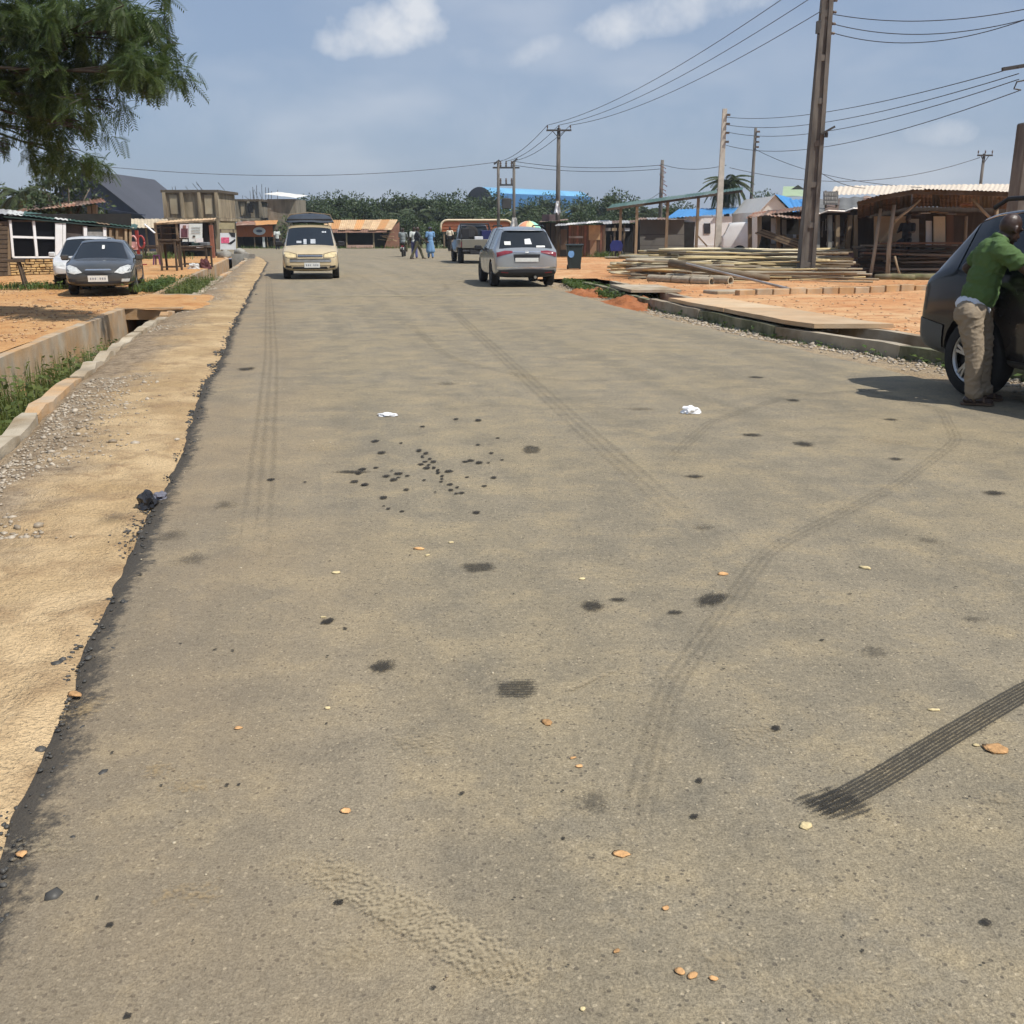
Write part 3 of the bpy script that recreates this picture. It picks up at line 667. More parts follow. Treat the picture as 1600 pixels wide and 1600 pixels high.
# ================================================ VEGETATION
m_leafA=leafmat('feathery leaf',(.030,.060,.016),(.105,.150,.040),.4)
m_leafB=leafmat('dark tree leaf',(.034,.058,.022),(.085,.120,.045),.25)
m_leafC=leafmat('mid tree leaf',(.045,.080,.022),(.105,.150,.045),.3)
m_leafD=leafmat('palm frond leaf',(.035,.055,.022),(.085,.105,.045),.2)
m_dead=leafmat('dry palm frond',(.13,.10,.05),(.22,.17,.09),.2)
m_grass=leafmat('grass blade',(.07,.11,.025),(.17,.19,.05),.35)
m_weed=leafmat('weed leaf',(.055,.10,.02),(.12,.17,.04),.35)
m_bark=M('grey bark',(.20,.165,.12),.95,.3,6,.6,25,col2=(.10,.085,.065),c2scale=4)
def rotm(ax,an):
    """Nx3 axis, N angle -> Nx3x3"""
    ax=ax/np.linalg.norm(ax,axis=1,keepdims=True); c=np.cos(an)[:,None,None]; s=np.sin(an)[:,None,None]
    K=np.zeros((len(an),3,3)); K[:,0,1]=-ax[:,2];K[:,0,2]=ax[:,1];K[:,1,0]=ax[:,2];K[:,1,2]=-ax[:,0];K[:,2,0]=-ax[:,1];K[:,2,1]=ax[:,0]
    I=np.eye(3)[None]; return I+s*K+(1-c)*(K@K)
def frames(d,roll=None):
    """frames with x axis along d, Nx3x3 (columns)"""
    d=d/np.linalg.norm(d,axis=1,keepdims=True); up=np.tile([0,0,1.0],(len(d),1)); y=np.cross(up,d); l=np.linalg.norm(y,axis=1,keepdims=True); y=np.where(l<1e-3,np.array([[0,1.0,0]]),y/np.maximum(l,1e-6)); z=np.cross(d,y)
    if roll is not None:
        c,s=np.cos(roll)[:,None],np.sin(roll)[:,None]; y,z=y*c+z*s,-y*s+z*c
    return np.stack([d,y,z],2)
def instance(tv,tf,pos,fr,sc):
    V=np.einsum('nij,kj->nki',fr,tv)*sc[:,None,None]+pos[:,None,:]
    k=len(tv); Fa=(tf[None]+k*np.arange(len(pos))[:,None,None]).reshape(-1,tf.shape[1])
    return V.reshape(-1,3),Fa
def spray():            # feathery compound leaf, 1 unit long, drooping along x
    V=[];Q=[]
    def leaflet(p,d,l,w):
        d=np.array(d)/np.linalg.norm(d); s=np.cross(d,[0,0,1]); s/=np.linalg.norm(s)+1e-9; k=len(V)
        V.extend([p,p+d*l*.5+s*w,p+d*l,p+d*l*.5-s*w]); Q.append((k,k+1,k+2,k+3))
    for i in range(8):
        t=.12+.86*i/7; p=np.array([t,0,-.38*t*t]); l=.36*(1-.45*abs(t-.45))
        for sg in (-1,1): leaflet(p,(.55,sg*.8,-.38),l,.035)
    leaflet(np.array([0,0,0.]),(1,0,-.3),1,.008)
    return np.array(V),np.array(Q)
SPV,SPF=spray()
def big_tree():
    root=thing('feathery_tree','large spreading tree with feathery drooping leaves overhanging the left roadside','tree',(-12.8,18.6,0))
    clumps=[]
    for (u,v,ru,rv,Y,n) in ((50,50,105,80,18.0,1000),(150,50,80,58,17.6,470),(212,45,36,52,17.2,210),(222,116,70,26,17.0,330),(120,120,70,48,17.8,360),(20,150,75,55,18.3,420),(95,175,58,34,18.6,170),(50,215,70,34,18.9,110),(118,250,26,26,19.6,90),(10,240,45,28,18.6,60),(150,165,30,26,17.6,45),(138,205,20,20,18,24)):
        c=A(u,v,Y); s=Y/F*1.02; clumps.append((np.array(c),np.array([ru*s,1.0+.3*random.random(),rv*s]),n))
    # the rest of the crown above and left of the frame
    for i in range(16):
        a=random.random()*6.28; r=random.uniform(.5,5.2); c=np.array([-12.8+r*math.cos(a),18.6+.9*r*math.sin(a),random.uniform(5.3,8.6)-r*.2])
        if c[0]>-8.5 and c[2]<5.5: c[2]+=1.2
        clumps.append((c,np.array([2.0,1.8,1.1]),420))
    Vs=[];Fs=[];k=0
    for c,r,n in clumps:
        n=int(n*1.75); m=max(4,n//26); p=rng.normal(0,1,(m,3)); p/=np.linalg.norm(p,axis=1,keepdims=True); p*=rng.random((m,1))**.33; T=c+p*r*np.array([1.05,1,1.05])
        D=p*np.array([1,1,.5])+rng.normal(0,.35,(m,3)); D[:,2]-=.35; D/=np.linalg.norm(D,axis=1,keepdims=True)
        k_=rng.integers(0,m,n); t=rng.random(n)[:,None]; pos=T[k_]+D[k_]*(t-.9)*.62+rng.normal(0,.035,(n,3))
        d=D[k_]*.6+rng.normal(0,.65,(n,3)); d[:,2]-=.30
        v,f=instance(SPV,SPF,pos,frames(d,rng.uniform(-.6,.6,n)),rng.uniform(.18,.34,n)); Vs.append(v); Fs.append(f+k); k+=len(v)
    npmesh('crown',np.concatenate(Vs),np.concatenate(Fs),m_leafA,root)
    mb=MB(); b=Vector((-12.8,18.6,0))
    mb.tube([b+Vector((0,0,-.1)),b+Vector((.1,0,1)),b+Vector((.25,-.1,2.4)),b+Vector((.3,-.1,3.4))],[.34,.27,.23,.2],12)
    top=b+Vector((.3,-.1,3.2))
    for c,r,n in clumps:
        c=Vector(c); mid=top.lerp(c,.5)+Vector((0,0,.6)); mb.tube([top,top.lerp(mid,.5)+Vector((0,0,.25)),mid,c],[.075,.055,.035,.010],6)
        for q in range(5):
            e=c+Vector(rng.normal(0,.6,3)*r); mb.tube([mid.lerp(c,.6),c.lerp(e,.5)+Vector((0,0,.1)),e],[.014,.009,.004],5)
    mb.build('trunk',M('dark bark',(.07,.058,.045),.95,.3,6,.5,25),root,smooth=True)
big_tree()
# generic broadleaf tree meshes
LQ=np.array([(0,0,0),(.5,.28,.06),(1,0,0),(.5,-.28,.06)]); LF=np.array([(0,1,2,3)])
def crown_np(h,w,n,leaf,seed,lobes=14):
    r=np.random.default_rng(seed); Vs=[];Fs=[];k=0
    for i in range(lobes):
        a=r.uniform(0,6.28); q=r.random()**.6; z=r.uniform(.38,1.0); rad=w*(1.05-.75*abs(z-.58)/.5)*.62
        c=np.array([rad*q*math.cos(a),rad*q*math.sin(a),z*h*.86]); s=r.uniform(.17,.30)*w
        m=int(n/lobes); p=r.normal(0,1,(m,3)); p/=np.linalg.norm(p,axis=1,keepdims=True); p*=r.random((m,1))**.28
        pos=c+p*s*np.array([1,1,.72]); d=p+r.normal(0,.7,(m,3)); d[:,2]-=.25
        v,f=instance(LQ,LF,pos,frames(d,r.uniform(-1,1,m)),r.uniform(.6,1.3,m)*leaf); Vs.append(v);Fs.append(f+k);k+=len(v)
    return np.concatenate(Vs),np.concatenate(Fs)
def tree_proto(h,w,n,leaf,seed,mat,lobes=14,name='broadleaf_tree'):
    root=thing(name,'','tree')
    v,f=crown_np(h,w,n,leaf,seed,lobes); npmesh('crown',v,f,mat,root)
    mb=MB(); mb.tube([(0,0,-.3),(.05,0,h*.3),(.0,.05,h*.55)],[w*.035+.05,w*.028+.03,.05],8)
    for i in range(6):
        a=i*1.05; mb.tube([(0,0,h*.32),(math.cos(a)*w*.15,math.sin(a)*w*.15,h*.5),(math.cos(a)*w*.32,math.sin(a)*w*.32,h*.68)],[.07,.05,.02],5)
    mb.build('trunk',m_bark,root,smooth=True); return root
def frond_np(L,droop,r,nl=26,lw=.05,ll=.55):
    V=[];Q=[]
    P=[];a=r.uniform(-.1,.1)
    for i in range(nl+1):
        t=i/nl; P.append(np.array([L*t*(1-.18*droop*t),a*L*t*t,L*(.55*t-(.55+.62*droop)*t*t)]))
    for i in range(nl):
        k=len(V); s=np.array([0,.03*(1-i/nl)+.006,0]); V+= [P[i]-s,P[i]+s,P[i+1]+s*.9,P[i+1]-s*.9]; Q.append((k,k+1,k+2,k+3))
        t=i/nl
        if t<.1: continue
        tan=P[i+1]-P[i]; tan/=np.linalg.norm(tan); l=ll*L*.42*math.sin(math.pi*min(1,.15+t*.85))**.6
        for sg in (-1,1):
            d=tan*.55+np.array([0,sg*.8,-.25-.25*r.random()]); d/=np.linalg.norm(d); w=np.cross(d,[0,0,1.0]); w/=np.linalg.norm(w)+1e-9
            k=len(V); p=P[i]; V+=[p,p+d*l*.5+w*lw,p+d*l-np.array([0,0,.18*l]),p+d*l*.5-w*lw]; Q.append((k,k+1,k+2,k+3))
    return np.array(V),np.array(Q)
def palm_proto(h,L,nf,seed,dead=6,name='oil_palm',nl=26,lw=.05):
    root=thing(name,'','palm tree'); r=np.random.default_rng(seed); Vs=[];Fs=[];k=0;Vd=[];Fd=[];kd=0
    for i in range(nf+dead):
        isd=i>=nf; t=(i/nf) if not isd else 1.2
        az=i*2.399+r.uniform(-.2,.2); el=1.15-1.25*t if not isd else -1.0-.3*r.random()
        v,f=frond_np(L*r.uniform(.8,1.05)*(1 if not isd else .7),.75+.6*t if not isd else .5,r,nl,lw)
        ce,se=math.cos(el-.35),math.sin(el-.35); x=v[:,0]*ce-v[:,2]*se; z=v[:,0]*se+v[:,2]*ce; y=v[:,1]
        ca,sa=math.cos(az),math.sin(az); v=np.stack([x*ca-y*sa,x*sa+y*ca,z+h],1)
        if isd: Vd.append(v);Fd.append(f+kd);kd+=len(v)
        else: Vs.append(v);Fs.append(f+k);k+=len(v)
    npmesh('crown',np.concatenate(Vs),np.concatenate(Fs),m_leafD,root)
    if Vd: npmesh('dry_fronds',np.concatenate(Vd),np.concatenate(Fd),m_dead,root)
    mb=MB(); n=12; mb.tube([(.06*math.sin(i),.06*math.cos(i*1.3),-.3+(h+.3)*i/n) for i in range(n+1)],[.24+.04*(i%2) for i in range(n+1)],9); mb.build('trunk',m_bark,root,smooth=False); return root
def place(proto,loc,s,rz,label,group,used=set()):
    o=proto if id(proto) not in used else copy_tree(proto); used.add(id(proto))
    o.location=loc; o.scale=(s,s,s*random.uniform(.92,1.08)); o.rotation_euler=(0,0,rz); tag(o,label,'palm tree' if 'palm' in o.name else 'tree',group); return o
tp=[tree_proto(6.5,5.4,3600,.36,11,m_leafB),tree_proto(6.0,6.2,3600,.36,12,m_leafC),tree_proto(7.2,5.0,3600,.34,13,m_leafB,18)]
pp=[palm_proto(4.6,3.0,24,21,7,nl=18,lw=.09),palm_proto(3.6,2.8,22,22,4,nl=18,lw=.09)]
def at_far(u,Y): 
    p=A(u,370,Y); return Vector((p.x,Y,gz(p.x,Y)-.02))
LB3=['dark green bushy tree of even width in the wood beyond the junction','lighter green broad crowned tree in the wood beyond the junction','dark green tall narrow tree in the wood beyond the junction']; LP='oil palm with dark arching fronds in the wood beyond the junction'
GB='bushy trees of the wood'; GP='oil palms of the wood'
u=415
while u<1010:
    Y=random.uniform(112,150); top=random.uniform(305,322); z=A(u,top,Y).z+.7
    k=random.randrange(3); place(tp[k],at_far(u,Y),z/6.2,random.random()*6.28,LB3[k],GB); u+=random.uniform(17,30)
u=420
while u<1010:
    Y=random.uniform(104,112); top=random.uniform(318,335); z=A(u,top,Y).z+.7
    k=random.randrange(3); place(tp[k],at_far(u,Y),z/6.2,random.random()*6.28,LB3[k],GB); u+=random.uniform(30,46)
for (u,top,Y) in ((570,308,118),(655,300,114),(668,304,121),(545,312,126),(598,316,117),(710,312,124),(820,318,116),(860,312,128),(905,316,120),(950,308,130),(985,314,118),(480,300,135),(640,305,140),(1010,318,125)):
    z=A(u,top,Y).z+.7; place(random.choice(pp),at_far(u,Y),z/5.9,random.random()*6.28,LP,GP)
for (u,top,Y) in ((25,290,70),(55,300,74),(-20,286,72),(75,305,80)):
    z=A(u,top,Y).z; p=A(u,370,Y); place(random.choice(tp),(p.x,Y,gz(p.x,Y)),z/6.2,random.random()*6.28,'hazy green tree growing behind the shop with white window frames','trees behind the left shop')
p=A(38,330,66); place(pp[0],(p.x,66,0),A(38,283,66).z/5.9,1,'young palm rising among the trees behind the left shop',None)
# bushy trees just beyond the sheds
p=at_far(470,102); place(tp[1],p,A(470,308,102).z/5.6,.6,'broad leafy green tree behind the orange sheds',None)
p=at_far(520,103); place(tp[2],p,A(520,318,103).z/5.6,2.6,'rounded leafy tree standing right of the broad tree behind the sheds',None)
# the tall palm on the right
tall=palm_proto(6.0,2.9,30,33,9,nl=30,lw=.055); p=A(1132,380,74); tall.location=(p.x,74,0); s=A(1132,275,74).z/6.9; tall.scale=(s*.95,s*.95,s); tag(tall,'tall oil palm with dry lower fronds behind the blue roofed white building','palm tree')
for (u,top,Y,k) in ((1062,318,95,0),(1085,322,100,1),(1222,318,88,0),(1240,322,92,1),(1200,306,110,2),(1045,326,92,2),(1190,330,80,2)):
    p=A(u,370,Y); place(tp[k],(p.x,Y,0),A(u,top,Y).z/6.2,random.random()*6,'hazy green tree behind the right hand shacks','trees behind the right shacks')
# slim tree behind the rusty roof on the left
t2=tree_proto(5.0,3.6,3000,.22,44,m_leafB,12,'slim_tree'); p=A(108,350,44); t2.location=(p.x,44,0); t2.scale=(.9,.9,A(108,238,44).z/4.9); tag(t2,'slim dark tree rising behind the rusty red roof','tree')
# ---- grass and weeds
def blades(name,n,fpos,lmin,lmax,w,label,mat=m_grass,spread=.5,leafy=0):
    Vs=[];P=np.array([fpos() for _ in range(n)]); L_=rng.uniform(lmin,lmax,n); a=rng.uniform(0,6.28,n); b=np.abs(rng.normal(0,spread,n))
    dx=np.cos(a)*b; dy=np.sin(a)*b; sx=-np.sin(a)*w; sy=np.cos(a)*w
    z=np.zeros(n); S=np.stack([sx,sy,z],1)
    M1=P+np.stack([dx*.35*L_,dy*.35*L_,L_*.6],1); T=P+np.stack([dx*L_,dy*L_,L_*np.clip(1-.35*b,.3,1)],1)
    V=np.stack([P-S,P+S,M1+S*.8,M1-S*.8,T+S*.08,T-S*.08],1).reshape(-1,3); k=6*np.arange(n)[:,None]
    Q=np.concatenate([k+np.array([[0,1,2,3]]),k+np.array([[3,2,4,5]])]); 
    if leafy:
        pos=np.array([fpos() for _ in range(leafy)]); pos[:,2]+=rng.uniform(.02,lmax*.9,leafy); d=rng.normal(0,1,(leafy,3)); d[:,2]*=.4
        v,f=instance(LQ*np.array([1,1.3,1]),LF,pos,frames(d,rng.uniform(-.5,.5,leafy)),rng.uniform(.04,.11,leafy)); Q=np.concatenate([Q,f+len(V)]); V=np.concatenate([V,v])
    o=npmesh(name,V,Q,mat); tag(o,label,'grass',kind='stuff'); return o
def f1():
    y=5+14.5*rng.random()**1.5; t=rng.random(); x=lerp(DLT,y)*(1-t)+lerp(DRT,y)*t; return (x,y,-.8-.028*max(0,y-11)**1.2)
blades('drain_grass',5200,f1,.25,.85,.008,'long green grass filling the left drain',m_grass,.35,4200)
def f2():
    y=25.5+9*rng.random(); t=rng.random(); x=lerp(DLT,y)-.1+(lerp(DRT,y)-lerp(DLT,y)+.25)*t; return (x,y,-.55)
blades('drain_grass',2600,f2,.4,.8,.012,'bright green grass overflowing the drain beyond the slab crossing',m_grass,.4,2200)
def f3():
    y=26.5+5*rng.random(); x=lerp(DLT,y)-.15-abs(rng.normal(0,.3)); return (x,y,.0)
blades('weeds',1500,f3,.06,.25,.012,'low weeds beside the drain behind the slab crossing',m_weed,.6,900)
def f4():
    c=G(52,449,-.12); return (c.x+rng.normal(0,.7),c.y+rng.normal(0,.5),-.14)
blades('weeds',700,f4,.05,.22,.014,'grass tuft under the wooden bench',m_weed,.6,300)
def f5():
    y=24.5+7.5*rng.random(); x=lerp(XRT,y)+.55+1.4*rng.random()*(1-(y-24.5)/11); return (x,y,-.04)
blades('weeds',2600,f5,.04,.16,.012,'low green weeds on the verge right of the silver car',m_weed,.7,1800)
def f6():
    y=9+14*rng.random(); x=lerp(RDT,y)-.03-abs(rng.normal(0,.08)); return (x,y,-.10)
blades('weeds',420,f6,.03,.10,.005,'thin weeds along the foot of the right drain wall',m_weed,.6,160)
def f7():
    c=G(945,402); return (c.x+rng.normal(0,.5),c.y+rng.normal(0,.8),.04)
blades('weeds',600,f7,.1,.35,.016,'green tuft beside the brown plank kiosk',m_weed,.5,300)
def f8():
    c=G(222,405); return (c.x+rng.normal(0,1.0),c.y+rng.normal(0,1.6),.04)
blades('weeds',1400,f8,.1,.4,.016,'green grass patch under the market tables',m_weed,.5,500)
def f9():
    return (rng.uniform(-40,40),90.5+rng.random()*4,-.25)
blades('weeds',5000,f9,.2,.6,.03,'scrubby weeds along the far side of the cross road',m_weed,.5,3000)
# ================================================ POLES AND WIRES
m_pole=M('dark weathered pole',(.10,.09,.078),.9,.3,3,.3,30,col2=(.16,.145,.125),c2scale=2,stretch=(3,3,.5))
m_polec=M('grey concrete pole',(.165,.15,.13),.9,.25,3,.3,30,col2=(.09,.08,.07),c2scale=1.2,stretch=(2,2,.6))
m_polel=M('pale concrete pole',(.50,.46,.39),.9,.2,3,.2,30)
m_iron=M('dark iron',(.05,.048,.045),.6,.2,8)
m_wire=M('cable',(.06,.06,.065),.6,.05,2)
m_ins=M('insulator',(.12,.09,.07),.35,.1,5)
def gnd(u,v,z=0): return G(u,v,z)
def pole(base,h,r0,r1,label,mat,arm=None,arm_z=None,square=False,ins=3,name='utility_pole',arms2=None,notch=False):
    t=thing(name,label,'utility pole',base); b=Vector(base)
    if square:
        mb=MB(); V=[]
        for z,r in ((-.2,r0),(h,r1)):
            V+= [b+Vector((x*r,y*r*.8,z)) for x,y in ((-1,-1),(1,-1),(1,1),(-1,1))]
        mb.add(V,[(0,1,2,3),(7,6,5,4),(0,4,5,1),(1,5,6,2),(2,6,7,3),(3,7,4,0)]); mb.build('shaft',mat,t)
        if notch:
            # cast flanges along both edges and the recessed web panels between them
            for sx in (-1,1):
                mb=MB(); mb.beam(b+Vector((sx*r0*.72,-r0*.8-.03,-.1)),b+Vector((sx*r1*.72,-r1*.8-.03,h-.1)),r0*.5,.06,up=Vector((0,1,0))); mb.build('flange',mat,t)
            z=.5
            while z<h-.6:
                q=z/h; rr=r0+(r1-r0)*q; MB().box(b+Vector((0,-rr*.8-.02,z)),(rr*.95,.04,.16)).build('web_bridge',mat,t); z+=1.15
    else: MB().tube([b+Vector((0,0,-.2)),b+Vector((0,0,h*.5)),b+Vector((0,0,h))],[r0,(r0+r1)/2,r1],10).build('shaft',mat,t,smooth=True)
    tips=[]
    if arm:
        z=arm_z or h-.25; d=Vector((math.cos(arm[1]),math.sin(arm[1]),0)); a0=b+Vector((0,-r1-.05,z))-d*arm[0]/2+d*arm[2]; a1=a0+d*arm[0]
        MB().beam(a0,a1,.09,.10).build('crossarm',m_iron,t)
        for sg in (-1,1): MB().beam(b+Vector((0,-r1-.03,z-.45)),b+Vector((0,-r1-.06,z))+d*sg*arm[0]*.28,.04).build('brace',m_iron,t)
        for k in range(ins):
            p=a0.lerp(a1,.04+.92*k/(ins-1)); MB().lathe([(.015,0),(.02,.08),(.05,.10),(.03,.14),(.055,.17),(.03,.21),(.04,.25),(.0,.27)],p+Vector((0,0,.05)),n=10).build('insulator',m_ins,t,smooth=True); tips.append(p+Vector((0,0,.3)))
    return t,tips
def wire(a,b,sag,label,r=.012,group=None):
    a=Vector(a); b=Vector(b); n=24
    P=[a.lerp(b,i/n)-Vector((0,0,sag*4*(i/n)*(1-i/n))) for i in range(n+1)]
    dm=[max(r,.00025*p.length) for p in P]
    o=MB().tube(P,dm,5).build('overhead_wire',m_wire,smooth=True); tag(o,label,'wire',group); return o
b1=G(1257,440,.05)
pm_,t_=pole(b1,9.6,.235,.12,'tall weathered concrete pole standing in the bamboo pile',m_polec,(1.9,.1,.35),8.75,True,3,notch=True)
for k,(z,s) in enumerate(((7.75,1),(7.45,1),(7.15,1),(6.9,1))):
    p=b1+Vector((.17,-.1,z)); MB().lathe([(.02,0),(.045,.03),(.03,.06),(.045,.09),(.02,.12)],p,'X',8).build('insulator',m_ins,pm_,smooth=True)
p=b1+Vector((-.2,-.12,7.05)); mb=MB(); mb.box(p,(.12,.12,.32)); mb.beam(p+Vector((.1,0,.3)),p+Vector((0,0,-.2)),.04); mb.box(p+Vector((.06,0,.42)),(.1,.1,.16)); mb.build('switch_box',m_iron,pm_)
lt=A(1290,205,b1.y-.25); mb=MB(); mb.tube([b1+Vector((.2,-.1,(lt.z-.1))),lt],.025,6); mb.beam(lt+Vector((-.12,0,-.08)),lt+Vector((.24,-.05,.12)),.14,.06); mb.box(lt+Vector((.03,0,-.1)),(.08,.08,.14)); mb.build('flood_lamp',m_iron,pm_)
b2=A(871,380,66); b2.z=0
p2,t2_=pole(b2,A(872,200,66).z,.17,.11,'slim roadside pole with a three-insulator crossarm behind the plank kiosk',m_pole,(1.55,0,0),A(872,204,66).z)
bH=A(779,380,95); bH2=A(803,380,95); bH.z=bH2.z=-.4; hH=A(790,252,95).z
tH=thing('transformer_frame','twin pole electric transformer frame rising behind the dark pickup','utility pole',bH)
for q in (bH,bH2): MB().tube([q,q+Vector((0,0,hH+.4))],[.16,.12],8).build('pole_leg',m_pole,tH,smooth=True)
for v,ov in ((262,.5),(289,.1)):
    z=A(790,v,95).z; MB().beam(Vector((bH.x-ov,95,z)),Vector((bH2.x+ov,95,z)),.14).build('crossbeam',m_iron,tH)
    for k in range(3):
        x=bH.x+(bH2.x-bH.x)*(.15+.35*k); MB().lathe([(.03,0),(.10,.1),(.05,.2),(.10,.3),(.05,.4),(.08,.5),(0,.55)],(x,95,z+.05),n=8).build('insulator',m_ins,tH,smooth=True)
for u_,v_ in ((776,252),(804,250)):
    q=A(u_,v_,95); MB().beam(q-Vector((.25,0,.25)),q+Vector((.25,0,.1)),.14).build('arrester',m_iron,tH)
MB().box((bH.x+.75,95.3,A(790,318,95).z),(.9,.7,.9)).build('transformer_tank',m_iron,tH,bevel=.05)
b3=A(1120,402,61.7); b3.z=0.0
p3,_=pole(b3,A(1130,170,61.7).z,.19,.12,'pale concrete pole between the green roof and the white building',m_polel,None,None,True)
b4=A(1169,390,75); b4.z=0; p4,_=pole(b4,A(1176,200,75).z,.14,.10,'thin dark pole behind the tall palm',m_pole)
for k in range(4): MB().box(b4+Vector((.18,-.12,A(1176,206+k*8,75).z)),(.2,.12,.12)).build('insulator',m_ins,p4)
for k in range(4): MB().box(b3+Vector((.2,-.15,A(1130,180+k*14,61.7).z)),(.2,.12,.12)).build('insulator',m_ins,p3)
b5=A(1030,380,78); b5.z=0; p5,_=pole(b5,A(1031,250,78).z,.17,.12,'dark pole with tangled cables behind the green roof shelter',m_pole)
mb=MB()
for k in range(9):
    a=A(1032+random.uniform(-2,3),258+k*7,77.7); c=A(1036+random.uniform(-2,5),264+k*7,77.6); mb.tube([a,a.lerp(c,.5)+Vector((.25,0,-.1)),c],.03,5)
mb.build('cable_tangle',M('old cable',(.16,.07,.06),.7,.3,5),p5)
b6=A(1527,330,70); b6.z=0; p6,_=pole(b6,A(1531,240,70).z,.13,.09,'distant pole with a short crossarm behind the cream roof',m_pole,(1.0,0,0),A(1531,243,70).z)
b7=A(1587,420,25.5); b7.z=.05
p7=thing('utility_pole','thick concrete pillar carrying a dark steel pole behind the dark SUV','utility pole',b7)
MB().box(b7+Vector((0,0,A(1590,195,25.5).z/2)),(.62,.55,A(1590,195,25.5).z)).build('concrete_casing',m_polec,p7,bevel=.03)
MB().tube([b7+Vector((-.02,0,2)),b7+Vector((.1,0,A(1600,118,25.5).z))],[.16,.12],10).build('shaft',m_pole,p7,smooth=True)
ta=A(1592,112,25.5); MB().beam(ta+Vector((-.4,0,.05)),ta+Vector((1.2,0,.3)),.08).build('crossarm',m_iron,p7)
mb=MB(); q=A(1588,135,25.4); mb.tube([q+Vector((.25,0,.15)),q+Vector((0,0,.1)),q+Vector((-.05,0,-.05)),q+Vector((.12,0,-.08))],.02,6); mb.build('stay_hook',m_iron,p7)
# wires
GW='power lines between the tall pole and the crossarm pole'
for (a,e) in zip(t2_,((1249,-20),(1276,-9),(1292,12))):
    wire(a,A(e[0],e[1],32.0),.55,'power line sagging from the crossarm pole up to the tall concrete pole',group=GW)
for (a,e) in zip(t2_,((780,252),(790,252),(803,251))):
    wire(a,A(e[0],e[1],95),.4,'thin line from the crossarm pole to the transformer frame',group='lines to the transformer frame')
for k,(v0,v1) in enumerate(((22,12),(37,26),(51,22))):
    wire(A(1300,v0,32.0),A(1640,v1-6,27),.28+.1*k,'line running right from the tall concrete pole over the shacks',group='lines leaving the tall pole')
for k,(v0,v1) in enumerate(((183,104),(195,115),(206,124),(227,142))):
    wire(A(1135,v0,61.6),A(1592,v1,25.4),.45+.1*k,'line from the pale concrete pole to the thick concrete pillar',group='lines to the thick pillar')
wire(A(1178,232,75),A(1440,293,45),.5,'low cable from the thin dark pole down to the cream roof')
wire(A(1275,265,40),A(1352,294,41),.15,'short cable drooping behind the tall concrete pole')
wire(A(778,253,95),A(120,256,80),1.0,'long thin line from the transformer frame across to the left trees')
wire(A(803,252,95),A(1032,258,78),.35,'thin line from the transformer frame to the tangled pole',group='lines to the tangled pole')
wire(A(803,258,95),A(1032,264,78),.35,'thin line from the transformer frame to the tangled pole',group='lines to the tangled pole')
wire(A(1032,256,78),A(1135,258,61.7),.3,'thin line from the tangled pole to the pale concrete pole')
wire(A(1032,300,78),A(975,318,70),.3,'slack cable from the tangled pole to the green roof')
wire(A(1140,262,61.6),A(1531,246,70),1.1,'faint line from the pale concrete pole to the distant crossarm pole')
# ================================================ BUILDINGS (far)
m_navy=M('navy cladding',(.012,.018,.04),.6,.2,1,col2=(.02,.026,.05),stretch=(1,1,.1))
m_greyroof=M('grey roof sheet',(.06,.06,.068),.5,.15,1,stretch=(1,4,1))
def gable(name,label,x0,x1,y0,y1,ze,zr,wm,rm,over=.35,cat='building'):
    t=thing(name,label,cat,((x0+x1)/2,y0,-.7)); xc=(x0+x1)/2
    MB().poly([(x0,y0,-.7),(x1,y0,-.7),(x1,y0,ze),(xc,y0,zr),(x0,y0,ze)],(0,y1-y0,0)).build('wall',wm,t)
    n=6
    for s,(xa) in ((0,x0),(1,x1)):
        dz=(ze-zr)/abs(x1-xc); sg=-1 if s==0 else 1
        for i in range(n):
            ya=y0-over+(y1-y0+2*over)*i/n; yb=y0-over+(y1-y0+2*over)*(i+1)/n-.01
            e=Vector((xa+sg*over,0,ze+dz*over+.05)); r=Vector((xc,0,zr+.06))
            MB().poly([(r.x,ya,r.z),(e.x,ya,e.z),(e.x,ya,e.z+.06),(r.x,ya,r.z+.06)],(0,yb-ya,0)).build('roof_panel',rm,t)
    return t
wh=gable('warehouse','large dark navy warehouse with a grey pitched roof behind the left shops',-55.5,-42,120,143,2.6,8.1,m_navy,m_greyroof)
MB().box((-48.75,119.9,1.0),(8,.12,3.2)).build('door',M('dark door',(.01,.012,.02),.6),wh)
MB().poly([(-55,119.2,5.0),(-42.2,119.2,3.2),(-42.2,119.2,3.3),(-55,119.2,5.1)],(0,.7,0)).build('canopy',m_navy,wh)
